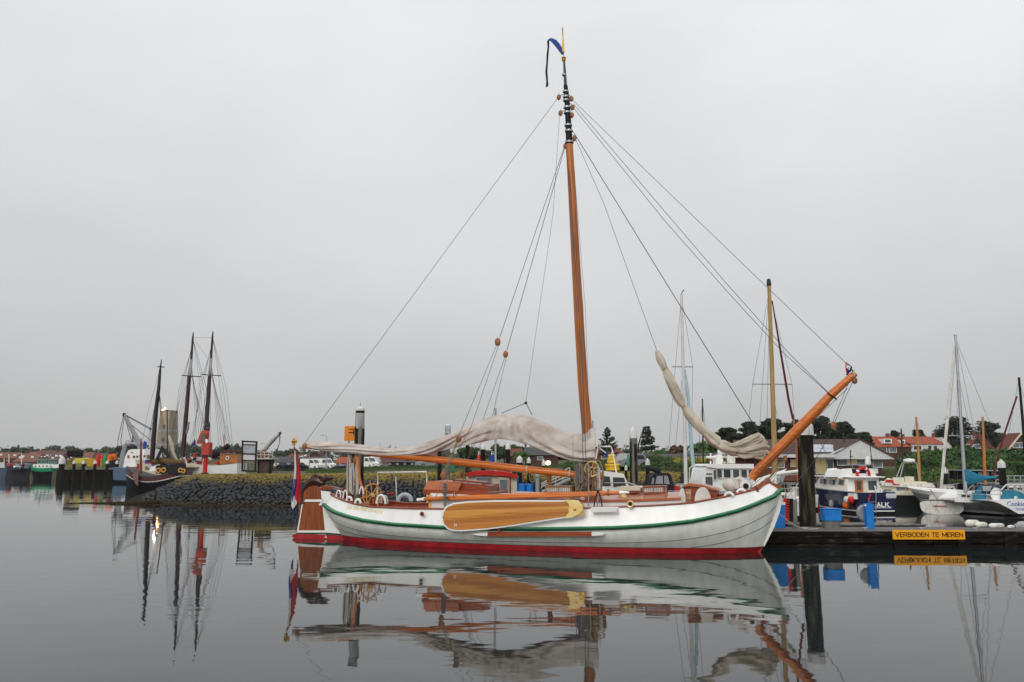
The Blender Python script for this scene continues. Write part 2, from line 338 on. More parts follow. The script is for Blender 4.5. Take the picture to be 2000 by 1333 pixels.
# ================================================================ the big white sailing barge
BF = Fr((-6.36, 31.1, 0), atan2(-.2945, .956))
P = BF.p
boat = T('sailing_barge', 'big white sailing barge with green rubbing strake, wooden leeboard and tall varnished mast', 'sailing barge', BF)
WALE = [(628, 981), (634, 988), (644, 996), (654, 1001.5), (680, 1010.5), (710, 1018), (766, 1025.5), (860, 1031.5), (960, 1034.5), (1050, 1035), (1194, 1033), (1280, 1028), (1350, 1020), (1385, 1013), (1440, 999.5), (1469, 989), (1511, 971), (1525, 957)]
RAIL = [(640, 961), (648, 969), (665, 977.5), (691, 986), (721, 992), (800, 995.5), (860, 996), (960, 996.5), (1060, 996), (1141, 994.5), (1280, 989.5), (1350, 984.5), (1427, 970), (1473, 958.5), (1500, 944)]
def plan(lv, s, side):
    xs, xb, B, n, m = lv; gg = (1 - cos(pi * s)) / 2; tt = 2 * gg - 1
    return xs + (xb - xs) * gg, -side * B * max(0, 1 - abs(tt) ** n) ** m
LW = (-0.62, P(1525, 957, 0).x, 2.15, 2.35, .5)
LR = (P(646, 966, 0).x + .1, P(1503, 940, 0).x, 2.02, 2.35, .5)
LB = (P(668, 1050, 0).x, P(1491, 1066, 0).x, 1.85, 2.1, .62)     # top of the red bottom
LU = (P(668, 1050, 0).x + .3, P(1491, 1066, 0).x - .5, 1.5, 2.0, .8)
NS = 64
def solve(lv, tab):
    zs = []
    for i in range(NS + 1):
        x, y = plan(lv, i / NS, 1); z = 1.0
        for _ in range(6):
            w = BF.w((x, y, z)); px, py = proj(w); z += (py - interp(tab, px)) * w.y / F
        zs.append(z)
    return zs
ZW = solve(LW, WALE); ZR = solve(LR, RAIL)
ZB = 0.17
def zi(Z, s):
    k = min(max(s, 0), 1) * NS; i = min(int(k), NS - 1); return Z[i] + (Z[i + 1] - Z[i]) * (k - i)
def below(s, side, f):                   # f 0 at the rubbing strake, 1 at the top of the red
    a = plan(LW, s, side); c = plan(LB, s, side); k = f ** 1.9
    return Vector((a[0] + (c[0] - a[0]) * f ** 1.15, a[1] + (c[1] - a[1]) * k, zi(ZW, s) - .05 + (ZB - zi(ZW, s) + .05) * f))
def above(s, side, f):                   # f 0 at the rubbing strake, 1 at the rail
    a = plan(LW, s, side); c = plan(LR, s, side)
    return Vector((a[0] + (c[0] - a[0]) * f, a[1] + (c[1] - a[1]) * f ** .85, zi(ZW, s) + (zi(ZR, s) - zi(ZW, s)) * f))
def f1(s): tt = abs(-cos(pi * s)); return .74 - (.50 if s > .5 else .40) * tt ** 4
def f2(s): tt = abs(-cos(pi * s)); return min(1, (1.22 if s > .5 else 1.12) - (.72 if s > .5 else .45) * tt ** 3.2)
strakes = [(lambda s: 0.0, f1), (f1, f2), (f2, lambda s: 1.0)]
hm = M()
for side in (1, -1):                     # topside
    rings = [[above(i / NS, side, k / 6) for k in range(7)] for i in range(NS + 1)]
    if side < 0: rings = [r[::-1] for r in rings]
    hm.loft(rings, False, False)
hull = hm.build('hull', hullw, boat)
for a, c in strakes:
    for side in (1, -1):
        m = M(); rings = []
        for i in range(NS + 1):
            s = i / NS; fa, fc = a(s), c(s); r = []
            for k in range(6):
                f = fa + (fc - fa) * k / 5; p = below(s, side, f)
                r.append(p)
            dn = Vector((0, side * .016, 0))
            r.append(r[-1] + dn); r[0] = r[0] + Vector((0, side * .0, -.002))
            rings.append(r if side > 0 else r[::-1])
        m.loft(rings, False, False); m.build('plank', hullg, boat)
m = M()
for f in (f1, f2):                       # dark caulked seams sunk between the planks
    for side in (1, -1):
        pts = [below(i / NS, side, f(i / NS)) + Vector((0, side * -.004, 0)) for i in range(2, NS - 1) if f(i / NS) < .995]
        n0 = [q for q in pts]
        # split where the seam runs into the red bottom
        run = []
        for q in n0:
            if run and (q - run[-1]).length > 1.2:
                m.tube(run, .0075, 4); run = []
            run.append(q)
        if len(run) > 2: m.tube(run, .0075, 4)
m.build('seam', mat('seam_compound', (0.06, 0.07, 0.07), .8), boat)
m = M()
for side in (1, -1):
    rings = []
    for i in range(NS + 1):
        s = i / NS; a = plan(LB, s, side); u = plan(LU, s, side)
        r = [(a[0], a[1], ZB), (a[0] * .6 + u[0] * .4, a[1] * .93 + u[1] * .07, -.02), (u[0], u[1], -.5), (u[0], 0, -1.0)]
        rings.append(r if side > 0 else r[::-1])
    m.loft(rings, False, False)
m.build('bottom', red, boat)
m = M()
for side in (1, -1): m.tube([below(i / NS, side, 1.0) + Vector((0, -side * .004, .012)) for i in range(NS + 1)], .014, 4)
m.build('waterline_stripe', dkgreen, boat)
def strip(fn, prof, mt, name, sides=(1, -1), a=0, bnd=NS):
    m = M()
    for side in sides:
        rings = []
        for i in range(a, bnd + 1):
            s = i / NS; p = fn(s, side); q = fn(min(1, s + .004), side) - fn(max(0, s - .004), side); nn = Vector((q.y, -q.x, 0))
            if nn.length < 1e-6: nn = Vector((0, -side, 0))
            nn.normalize()
            if nn.y * side > 0 and abs(nn.y) > .02: nn = -nn
            if s < .03: nn = Vector((-1, -.3 * side, 0)).normalized() if s < .01 else (nn + Vector((-1, 0, 0))).normalized()
            rings.append([p + nn * d + Vector((0, 0, h)) for d, h in prof])
        m.loft(rings)
    return m.build(name, mt, boat)
strip(lambda s, side: above(s, side, 0), [(-.03, .075), (.05, .07), (.085, .035), (.085, .01), (-.03, .005)], green, 'rubbing_strake')
strip(lambda s, side: above(s, side, 0), [(-.03, -.045), (.075, -.04), (.085, -.022), (.085, -.008), (-.03, -.008)], dkgreen, 'lower_rubbing_strake')
strip(lambda s, side: above(s, side, 0), [(-.03, -.01), (.055, -.01), (.055, .012), (-.03, .012)], black, 'strake_groove')
strip(lambda s, side: above(s, side, 1), [(-.14, .0), (.035, .0), (.045, .02), (.035, .045), (-.14, .045)], mahog, 'rail')
# deck and inner bulwark
m = M(); rings = []
for i in range(1, NS):
    s = i / NS; a = above(s, 1, .75); c = above(s, -1, .75); zz = zi(ZR, s) - .26
    rings.append([(a.x, a.y + .05, zz), (a.x, a.y * .4, zz + .05), (a.x, 0, zz + .07), (c.x, c.y * .4, zz + .05), (c.x, c.y - .05, zz)])
m.loft(rings, False, False); m.build('deck', deckm, boat)
m = M()
for side in (1, -1):
    rings = []
    for i in range(1, NS):
        s = i / NS; a = above(s, side, .98); inn = Vector((0, side * .05, 0)); r = [a + inn, a + inn - Vector((0, 0, .30))]
        rings.append(r if side < 0 else r[::-1])
    m.loft(rings, False, False)
m.build('bulwark_lining', mahog, boat)
# stem, sternpost
def px(*pts, y=0.0): return [tuple(P(a, c, y)) for a, c in pts]
def pr(name, pts, y0, y1, mt, parent=None, y=None, bevel=0, **kw):
    yy = (y0 if y is None else y); m = M(); m.prism([(p[0], p[2]) for p in px(*pts, y=yy)], y0, y1)
    return m.build(name, mt, parent or boat, bevel=bevel, **kw)
pr('stem', [(1524, 962), (1527, 975), (1522, 1000), (1511, 1030), (1499, 1054), (1492, 1067), (1478, 1064), (1492, 1040), (1503, 1015), (1510, 985)], -.09, .09, white, bevel=.02)
pr('stem_foot', [(1492, 1066), (1484, 1082), (1482, 1090), (1460, 1090), (1463, 1064), (1478, 1063)], -.092, .092, red)
pr('stem_head', [(1499, 936), (1507, 946), (1518, 949), (1526, 952), (1527, 959), (1515, 958), (1503, 957), (1492, 950), (1488, 944)], -.16, .16, mahog, bevel=.03)
m = M()
for side in (1, -1): m.tube([P(1478, 955, -.75 * side if side < 0 else -.75), P(1492, 946, -.35), P(1500, 939, 0)], [.07, .09, .10], 6)
m.build('bow_rail_cap', mahog, boat)
pr('sternpost', [(627, 960), (642, 962), (650, 985), (668, 1047), (636, 1047), (629, 976)], -.07, .07, white, bevel=.01)
pr('sternpost_stripe', [(635, 1041), (666, 1043.5), (667, 1047), (636, 1046)], -.078, .078, dkgreen)
pr('skeg', [(632, 1045.5), (672, 1047), (676, 1060), (632, 1060)], -.074, .074, red)
# rudder
rud = pr('rudder', [(603, 944), (612, 949), (628, 956), (629, 976), (597, 977), (591, 985), (594, 962)], -.06, .06, rudw, bevel=.01)
pr('rudder_blade', [(596, 981), (629, 981), (636, 1037), (582, 1037), (588, 1006)], -.055, .055, rudw, rud, bevel=.01)
pr('rudder_band', [(596, 976.5), (632, 976.5), (633, 981), (594, 981)], -.07, .07, white, rud)
pr('pintle', [(626, 982), (637, 983), (637, 988), (622, 988)], -.085, .085, white, rud)
pr('rudder_edge', [(589, 986), (591, 986), (583, 1037), (580, 1037), (586, 1006)], -.062, .062, white, rud)
pr('rudder_foot_band', [(581, 1037), (636, 1037), (636.5, 1041), (580, 1041)], -.062, .062, white, rud)
pr('rudder_stripe', [(580, 1041), (636.5, 1041), (637, 1044), (577, 1044)], -.06, .06, dkgreen, rud)
pr('rudder_foot', [(570, 1047.5), (577, 1043.5), (632, 1045.5), (632, 1062), (582, 1062)], -.07, .07, red, rud)
text('H', .1, white, rud, TM(*(P(636.5, 1050, -.09)), tilt=0), depth=.004, bold=.004)
# carved dragon on the rudder head
drag = M()
drag.tube(px((590, 975), (592, 962), (597, 951), (606, 943), (616, 939), (626, 941), (632, 945)), [.05, .09, .13, .17, .19, .17, .12], 8)
drag.tube(px((622, 944), (630, 941), (636, 936), (640, 933)), [.14, .13, .11, .10], 8)
drag.tube(px((636, 936), (642, 934), (648, 934), (651, 935)), [.10, .10, .06, .03], 7)
drag.tube(px((637, 939), (643, 939), (647, 938)), [.06, .04, .02], 6)
dr = drag.build('dragon_carving', carve, rud)
for k in range(5):
    m = M(); a = k / 4
    m.tube([P(612 + 5 * k, 941, -.05 - .02 * k), P(609 + 4.5 * k, 934 - 2 * (1 - abs(a - .4)), -.1), P(615 + 4 * k, 928.5 + 1.2 * k, -.06), P(627 + 2 * k, 931 + 2.5 * k, -.05)], [.035, .05, .045, .012], 5)
    m.build('wing_ridge', carve, rud)
for k in range(6): M().lathe([(.035, 0), (.02, .07), (.003, .13)], P(597 + k * 7.6, [950, 944, 941, 941, 938, 933][k], .0), 5).build('crest_spine', carve, rud)
for dx in (0, 4): M().tube(px((640 + dx, 933), (643 + dx, 930), (646 + dx, 929)), [.03, .02, .006], 5).build('horn', carve, rud)
# stern tiller arm, rudder line
pr('tiller', [(628, 949), (649, 951), (668, 956), (668, 962), (649, 957), (628, 957)], -.07, .07, mahog)
m = M(); m.tube(px((588, 975), (612, 960), (630, 951), (648, 952)), .014, 5); m.build('rudder_line', ropew, boat)
M().tube([P(649, 955, 0), P(656, 957, -.1), P(664, 960, -.3)], .045, 7).build('tiller_sleeve', trawlb, boat); M().tube([P(640, 953, 0), P(650, 955, 0), P(672, 963, -.4)], .03, 7).build('tiller_rope', ropew, boat)
# flagstaff and ensign
fs = M(); fs.tube(px((588, 1032), (585, 990), (582, 940), (577, 900), (574.5, 873)), [.035, .035, .032, .028, .025], 7); stf = fs.build('flagstaff', mahog, boat)
m = M(); b0 = P(573.5, 871, 0); m.lathe([(.05, 0), (.075, .04), (.05, .08), (.085, .13), (.095, .18), (.05, .22), (.06, .26), (.03, .31), (.004, .33)], b0, 9)
m.tube([b0 + Vector((.05, 0, .1)), b0 + Vector((.14, 0, .14)), b0 + Vector((.12, 0, .22))], .03, 5); m.build('staff_finial', gold, stf)
ensign = T('ensign_flag', 'limp red white and blue ensign hanging from staff with gold finial', 'flag', BF)
def drape(name, mt, left, right, yo, fold, parent, n=26):
    m = M(); rings = []
    for i in range(n + 1):
        k = i / n; l = [interp([(j / (len(left) - 1), q[c]) for j, q in enumerate(left)], k) for c in (0, 1)]
        r = [interp([(j / (len(right) - 1), q[c]) for j, q in enumerate(right)], k) for c in (0, 1)]
        ring = []
        for j in range(9):
            a = j / 8; ppx = l[0] + (r[0] - l[0]) * a; ppy = l[1] + (r[1] - l[1]) * a
            ring.append(P(ppx, ppy, yo + fold * sin(a * pi * 2.3 + k * 4 + yo * 20) * min(1, .3 + k)))
        rings.append(ring)
    back = [[q + Vector((0, .008, 0)) for q in r[::-1]] for r in rings]
    m.loft([a + c for a, c in zip(rings, back)]); return m.build(name, mt, parent)
fr_ = mat('red_flag_cloth', (0.52, 0.02, 0.03), .85, c2=(.40, .015, .025)); fw_ = mat('white_flag_cloth', (0.68, 0.68, 0.70), .85); fb_ = mat('blue_flag_cloth', (0.015, 0.045, 0.26), .85)
drape('blue_stripe', fb_, [(578, 890), (584, 930), (586, 950), (585, 958)], [(580, 888), (587, 925), (588.5, 950), (588, 960)], -.0, .02, ensign)
drape('red_stripe', fr_, [(575, 876), (577, 905), (576, 940), (572, 962), (575, 975), (584, 985)], [(577, 876), (584, 905), (588, 935), (588, 960), (588, 975), (587, 984)], -.04, .06, ensign)
drape('white_stripe', fw_, [(575, 880), (574.5, 915), (573, 940), (570, 970), (569, 990), (572, 996)], [(577, 882), (579, 915), (578, 940), (574, 965), (579, 980), (580, 984)], -.09, .05, ensign)
drape('blue_fold', fb_, [(575, 938), (572, 950), (570, 965), (571, 985), (574, 1008)], [(578, 938), (576, 955), (573, 968), (577, 992), (576, 1009)], -.02, .03, ensign)
drape('blue_edge', fb_, [(575, 935), (571.5, 955), (570, 975)], [(578, 940), (576, 958), (571.5, 982)], -.13, .02, ensign, 12)
# leeboard
yL = -2.42
lee = T('leeboard', '', 'x'); del lee['label'], lee['category']; lee.parent = boat
out_ = [(1128, 979.5), (1090, 979), (1040, 978.6), (960, 979), (910, 981), (885, 984), (872, 990), (864.5, 1000), (862.5, 1012), (865, 1024), (873, 1033), (884, 1037.2), (900, 1038), (950, 1034.5), (1000, 1028), (1050, 1020), (1100, 1012), (1128, 1008)]
def inset(poly, d):
    c = (sum(p[0] for p in poly) / len(poly), sum(p[1] for p in poly) / len(poly)); r = []
    for i, p in enumerate(poly):
        a, b2 = poly[i - 1], poly[(i + 1) % len(poly)]; tx, ty = b2[0] - a[0], b2[1] - a[1]; L = hypot(tx, ty); nx, ny = -ty / L, tx / L
        if (c[0] - p[0]) * nx + (c[1] - p[1]) * ny < 0: nx, ny = -nx, -ny
        r.append((p[0] + nx * d, p[1] + ny * d))
    return r
o_rim = M().prism([(q[0], q[2]) for q in px(*out_, y=yL)], yL + .012, yL + .085).build('leeboard_rim', white, lee, bevel=.015)
inn_ = inset(out_, 2.2); inn_[0] = out_[0]; inn_[-1] = out_[-1]
def yspan(poly, x):
    ys = []
    for i in range(len(poly)):
        a, c = poly[i - 1], poly[i]
        if (a[0] - x) * (c[0] - x) <= 0 and a[0] != c[0]: ys.append(a[1] + (c[1] - a[1]) * (x - a[0]) / (c[0] - a[0]))
    return (min(ys), max(ys)) if ys else None
xs_ = [864.9 + (1127.8 - 864.9) * (1 - cos(pi * .5 * (i / 34))) ** 1.0 for i in range(35)]
nb = 6
M().prism([(q[0], q[2]) for q in px(*inn_, y=yL + .04)], yL + .035, yL + .07).build('backing_board', carve, lee)
for kb in range(nb):                     # boards of the leeboard, each its own piece
    rings = []
    for x in xs_:
        sp = yspan(inn_, x)
        if not sp: continue
        lo_y = interp([(862, 979), (1128, 979)], x); tot = interp([(862, 59), (1128, 29)], x)
        a = max(sp[0], lo_y + tot * kb / nb); c = min(sp[1], lo_y + tot * (kb + 1) / nb - .42)
        if kb == 0: a = sp[0]
        if kb == nb - 1: c = sp[1]
        if c - a < .2: continue
        A = P(x, a, yL); C = P(x, c, yL); pf = .004 * (kb % 2)
        rings.append([A + Vector((0, -pf, 0)), C + Vector((0, -pf, 0)), C + Vector((0, .06, 0)), A + Vector((0, .06, 0))])
    if len(rings) > 1: M().loft(rings).build('board', leew[[0, 2, 1, 0, 2, 0][kb]], lee, smooth=False)
m = M(); m.prism([(q[0], q[2]) for q in px((870, 1005.5), (930, 1003), (989, 1000), (989, 1002.5), (930, 1007.5), (900, 1011.5), (868, 1012.5), y=yL - .006)], yL - .006, yL + .01); m.build('light_strip', leew[1], lee)
m = M(); m.prism([(q[0], q[2]) for q in px((1104, 978), (1118, 978.5), (1130, 982), (1137, 988), (1138, 998), (1130, 1005), (1118, 1010.5), (1105, 1013), (1108, 1006), (1112, 1001), (1110.5, 995), (1113.5, 990), (1110, 984), y=yL - .03)], yL - .03, yL + .1)
bp_ = m.build('leeboard_head_plate', brass, lee, bevel=.01, label='polished brass plate shaped like a bird head')
m = M(); q = P(1122.5, 994.8, yL - .03); m.lathe([(.055, 0), (.05, -.03), (.03, -.05), (.005, -.058)], q, 12, 'y'); m.build('pivot_bolt', gold, lee)
m = M(); m.prism([(q[0], q[2]) for q in px((1130, 982), (1139, 986), (1140, 1006), (1128, 1010), (1134, 1003), (1138, 996), (1137, 988), y=yL + .03)], yL + .02, yL + .16); m.build('plate_edge', gold, lee)
text('H', .13, white, lee, TM(*P(889.5, 1026.5, yL - .01)), name='painted_mark', depth=.003, bold=.003)
# fender plank with white pointed ends hanging under the leeboard
m = M(); m.prism([(q[0], q[2]) for q in px((953, 1041), (1155, 1040.5), (1155, 1047.5), (953, 1048), y=-2.3)], -2.32, -2.20); fpk = m.build('fender_plank', mahog, boat, bevel=.01)
for e in ([(953, 1041), (953, 1048), (935, 1047), (920, 1044)], [(1155, 1040.5), (1170, 1039.5), (1182, 1042), (1176, 1046.5), (1155, 1047.5)]):
    M().prism([(q[0], q[2]) for q in px(*e, y=-2.3)], -2.318, -2.202).build('plank_tip', white, fpk)
m = M(); q = P(974, 1036, -2.28); m.tube([q + Vector((0, .1, .18)), q, q - Vector((0, 0, .12))], .05, 7); m.build('plank_bracket', mahog, fpk)
pr('white_pad', [(1155, 993.5), (1204, 992.5), (1204, 999), (1155, 1000.5)], -2.3, -2.12, white, bevel=.02)
# hawse holes
for hx, hy in ((824, 1005), (1231, 985.5)):
    m = M(); q = P(hx, hy, -2.10); m.torus(q, .085 if hx > 1000 else .055, .025, n=14, m=5); m.build('hawse_ring', brass if hx > 1000 else mahog, boat)
    m = M(); m.lathe([(.08 if hx > 1000 else .05, -.005), (.08 if hx > 1000 else .05, .02)], q, 12, 'y'); m.build('hawse_hole', black, boat)
# name on the quarter
def qwarp(co):
    # co.x metres along, co.y up ; centred on pixel (711, 996)
    sx0 = 711 + co.x * 55; base = 996.5 + (sx0 - 711) * .155 - co.y * 55
    best = None
    for i in range(1, 400):
        s = i / 900; a = above(s, 1, .5)
        w = BF.w(a); ppx, _ = proj(w)
        d = abs(ppx - sx0)
        if best is None or d < best[0]: best = (d, s)
    s = best[1]
    f = .5
    for _ in range(6):
        a = above(s, 1, f); ppx, ppy = proj(BF.w(a)); f += (ppy - base) / 55 / max(.2, zi(ZR, s) - zi(ZW, s))
    a = above(s, 1, f); p2 = above(s + .002, 1, f) - above(s - .002, 1, f); nn = Vector((p2.y, -p2.x, 0)).normalized()
    if nn.y > 0: nn = -nn
    return a + nn * .012
text('DE BRUINE DRAECK', .165, goldp, boat, None, name='ship_name', warp=qwarp, bold=.0, sx=.85)
# ------------------------------------------------ deck houses
def slab(name, pts, th, mt, y0, y1, parent=None, **kw): return pr(name, pts, y0, y1, mt, parent, **kw)
cab = pr('cabin_side', [(842, 965), (905, 968), (1000, 974), (1140, 979), (1330, 975), (1330, 995), (1000, 1006), (842, 1006)], -1.35, 1.2, white, y=-1.35, bevel=.02)
# coach roof, cambered
rr = []
for a in range(25):
    pxx = 985 + (1330 - 985) * a / 24; yy = interp([(985, 973), (1060, 976.5), (1140, 978.5), (1230, 977.5), (1330, 974)], pxx)
    e = P(pxx, yy, -1.42); rr.append([(e.x, -1.42, e.z - .05), (e.x, -1.42, e.z + .02), (e.x, -.9, e.z + .11), (e.x, 0, e.z + .17), (e.x, .9, e.z + .11), (e.x, 1.35, e.z + .02), (e.x, 1.35, e.z - .05)])
M().loft(rr).build('coach_roof', deckm, boat)
m = M(); m.bb(P(842, 967, -1.38), P(838.5, 1000, -1.30)); m.build('corner_post', mat('yellow_varnish', (.70, .40, .10), .4), boat)
# aft deck house with sliding hatch
ah = pr('companionway', [(828, 958), (910, 961), (952, 962.5), (952, 967), (905, 970), (828, 966)], -1.3, .9, mahog, y=-1.3, bevel=.02)
pr('companion_hatch', [(836, 940.5), (900, 944), (893, 961), (828, 957.5)], -.95, .6, mat('bleached_mahogany', (.50, .17, .08), .4, c2=(.40, .12, .05), scale=3, stretch=(.4, 4, 4), coat=.4), ah, y=-.95, bevel=.02)
pr('hatch_body', [(899, 945), (951, 949), (952, 966), (893, 962)], -.8, .5, mahog, ah, y=-.8, bevel=.02)
def skylight(pts, y0, y1, nb_, roof=mahog):
    return skylight2(pts, y0, y1, nb_, roof)
def skylight2(pts, y0, y1, nb_, roof):
    body = pr('skylight', pts, y0, y1, roof, y=y0, bevel=.015)
    (ax, ay), (bx_, by), (cx_, cy), (dx_, dy) = pts
    for side in (0, 1):
        u0, u1 = (.04, .48) if side == 0 else (.52, .96); top = lambda u: P(ax + (bx_ - ax) * u, ay + (by - ay) * u + 2.2, y0); bot = lambda u: P(ax + (bx_ - ax) * u, (dy + (cy - dy) * u) * (.80 if cy - by > 10 else .72) + (ay + (by - ay) * u) * (.20 if cy - by > 10 else .28), y0)
        M().prism([(q.x, q.z) for q in (bot(u0), bot(u1), top(u1), top(u0))], y0 - .012, y0 + .01).build('pane', mat('pale_skylight_glass', (.50, .52, .50), .15, c2=(.36, .38, .37), scale=3), body, smooth=False)
        for k in range(nb_):
            u = u0 + (u1 - u0) * (k + .5) / nb_; M().tube([bot(u) + Vector((0, -.02, 0)), top(u) + Vector((0, -.02, 0))], .007, 4).build('bar', teak, body)
    pr('skylight_cap', [(ax - 1, ay - 1.2), (bx_ + 1, by - 1.2), (bx_ + 1.5, by + 1.2), (ax - 1.5, ay + 1.2)], y0 - .04, y1 + .04, roof, body, y=y0 - .04)
    return body
skylight([(886, 938), (944, 943.5), (950, 958), (884, 951)], -.75, -.1, 6)
skylight([(1066, 951), (1115, 951), (1117, 964), (1064, 964)], -.6, .1, 5, teak)
skylight([(1256, 952), (1297, 950.5), (1299, 965), (1255, 965)], -.65, .05, 5)
m = M(); m.prism([(q[0], q[2]) for q in px((1208, 957), (1246, 956), (1246, 964), (1208, 965), y=-.4)], -.4, .3); m.build('locker', mahog, boat)
m = M(); m.prism([(q[0], q[2]) for q in px((1206, 953), (1248, 952.5), (1249, 957), (1206, 958.5), y=-.45)], -.45, .35); m.build('cushion', mat('pale_cushion', (.55, .52, .44), .9), boat, bevel=.03)
m = M(); q = P(1218, 972, -1.0); m.lathe([(.13, 0), (.12, .05), (.07, .07), (.06, .12), (.1, .14), (.005, .15)], q, 12); m.build('deck_vent', brass, boat)
pr('scuttle', [(1118, 971.5), (1131, 971.5), (1131, 975.5), (1118, 975.5)], -1.37, -1.35, white)
# fore house
fh = pr('fore_house', [(1337, 949), (1398, 962), (1400, 984), (1337, 988)], -.75, .55, mahog, y=-.75, bevel=.02)
pr('fore_house_lid', [(1333, 950), (1345, 944.5), (1372, 948), (1404, 958), (1404, 961), (1372, 953.5), (1345, 950.5), (1333, 953)], -.85, .62, deckm, fh, y=-.85)
pr('louvre_panel', [(1339, 956), (1350, 957), (1350, 982), (1339, 984)], -.775, -.75, mat('silvered_wood', (.30, .14, .09), .6, c2=(.42, .26, .18), scale=5, stretch=(1, 1, .4)), fh)
for k in range(4):
    M().lathe([(.022, 0), (.022, .01)], P(1342 + 4.5 * (k % 2), 963 + 11 * (k // 2), -.79), 8, 'y').build('rivet', brass, fh)
for (cx, cy, w_, h_) in ((1373, 981, .22, .42), (1333, 982, .09, .42)):
    q = P(cx, cy, -1.15); m = M(); m.prism([(q.x + w_ * cos(a) * (1 if sin(a) > 0 else .95), q.z + (h_ * sin(a) if sin(a) > 0 else 0)) for a in [pi * k / 12 for k in range(13)]], -1.24, -1.08); m.build('canvas_covered_winch', mat('white_cover_cloth', (.66, .64, .60), .9, bump=.02), boat, bevel=.03)
# cleats & fairleads with white loops
def loop(cx, cy, y, w_, h_, r=.035, mt=white, name='mooring_bitt'):
    q = P(cx, cy, y); M().tube([q + Vector((w_ * cos(a), 0, h_ * sin(a))) for a in [pi * k / 9 for k in range(10)]], r, 7).build(name, mt, boat)
loop(661, 972, -.9, .09, .24, .026); loop(674, 974, -1.05, .08, .28, .026); loop(682, 979, -1.25, .10, .13, .045); loop(699, 984, -1.5, .10, .14, .045); loop(706, 966, -.6, .08, .26, .024); loop(744, 985, -1.55, .17, .30, .04); loop(1424, 970, -1.2, .12, .10, .045); loop(1448, 963, -.9, .12, .09, .045)
loop(751, 984, -1.3, .12, .26, .03, ropew, 'rope_coil')
# steering wheel
wh = M(); q = P(727, 968, -.2); wx = mat('varnished_wheel', (.52, .26, .08), .4)
wheel = bpy.data.objects.new('steering_wheel', None); COL.objects.link(wheel); wheel.parent = boat; wheel.location = q; wheel.rotation_euler = (0, 0, math.radians(62))
M().torus((0, 0, 0), .40, .03, n=24, m=6).build('wheel_rim', wx, wheel)
for k in range(8):
    a = 2 * pi * k / 8 + .2; M().tube([(0, 0, 0), (.3 * cos(a), 0, .3 * sin(a)), (.56 * cos(a), 0, .56 * sin(a))], [.018, .024, .018], 5).build('spoke', wx, wheel)
M().lathe([(.07, -.08), (.07, .08)], (0, 0, 0), 10, 'y').build('wheel_hub', brass, wheel)
pr('wheel_pedestal', [(723, 968), (731, 968), (733, 992), (721, 992)], -.15, .05, mahog)
pr('cockpit_bench', [(690, 984), (718, 986), (718, 992), (690, 991)], -.9, .3, mahog)
m = M()
for a_, c_ in (((715, 948), (717, 990)), ((735, 958), (738, 990))): m.tube(px(a_, c_, y=-.6), .02, 5)
m.build('wheel_stand', wx, boat)
# inflatable fender & clear stern frame stand on the far pontoon (built later)
# ------------------------------------------------ mast
mp_ = [(1158, 962), (1148.5, 860), (1139, 760), (1130.5, 620), (1124, 500), (1116.5, 360), (1112, 283)]
mr_ = [.175, .18, .175, .165, .155, .14, .13]
mast = M().tube(px(*mp_), mr_, 14).build('mast', varnz, boat)
M().tube(px((1112, 285), (1110, 240), (1107, 190), (1104.5, 168)), [.125, .11, .095, .075], 12).build('masthead', black, mast)
M().tube(px((1104.5, 168), (1103, 140), (1101.5, 118)), [.06, .05, .035], 10).build('topmast', mat('dark_grey_spar', (.05, .055, .065), .4), mast)
M().tube(px((1101.5, 120), (1098, 55)), .012, 5).build('vane_rod', dsteel, mast)
q = P(1101.3, 117, 0); M().lathe([(.03, -.1), (.07, -.05), (.085, 0), (.05, .03), (.09, .06), (.02, .12)], q, 10).build('truck', gold, mast)
m = M(); a0_, a1_ = P(1100, 104, 0), P(1098, 50, 0); prof = []
for k in range(28):
    u = k / 27; prof.append((max(.004, .058 * (1 - u) ** .8 * (1 if k % 2 else .72)), u * (a1_.z - a0_.z)))
m.lathe(prof, a0_, 8); m.build('gilded_vane', gold, mast)
def band(px_, py_, r_, mt=steel):
    q = P(px_, py_, 0); M().lathe([(r_, -.03), (r_ + .035, -.03), (r_ + .035, .03), (r_, .03)], q, 12).build('mast_band', mt, mast)
for a, c, r_ in ((1105, 180, .08), (1105.5, 190, .085), (1106, 197, .09), (1107.5, 211, .1), (1108, 221, .1), (1110, 246, .11), (1111, 257, .115), (1112, 279, .13), (1102, 147, .05)): band(a, c, r_)
BL = []
def block(px_, py_, y=0.0, r_=.085, name='pulley_block'):
    q = P(px_, py_, y); bk = M().ell(q, (r_, r_ * .62, r_ * 1.35), 9, 7).build(name, blockm, boat)
    M().tube([q + Vector((0, 0, r_ * 1.2)), q + Vector((0, 0, r_ * 1.9))], .012, 5).build('shackle', steel, bk)
    return bk
for a, c in ((1091.5, 191), (1094.8, 222), (1116, 194), (1118, 211), (1116.8, 226), (1122, 271), (1104.5, 286)): block(a, c, 0, .085)
m = M()
for a, c, d, e in ((1105, 184, 1091.5, 188), (1107, 216, 1095, 219), (1106, 184, 1116, 190), (1107, 198, 1118, 207), (1108, 219, 1117, 223), (1110, 246, 1122, 262), (1111, 258, 1122, 268)): m.tube(px((a, c), (d, e)), .012, 4)
m.build('masthead_crane', dsteel, mast)
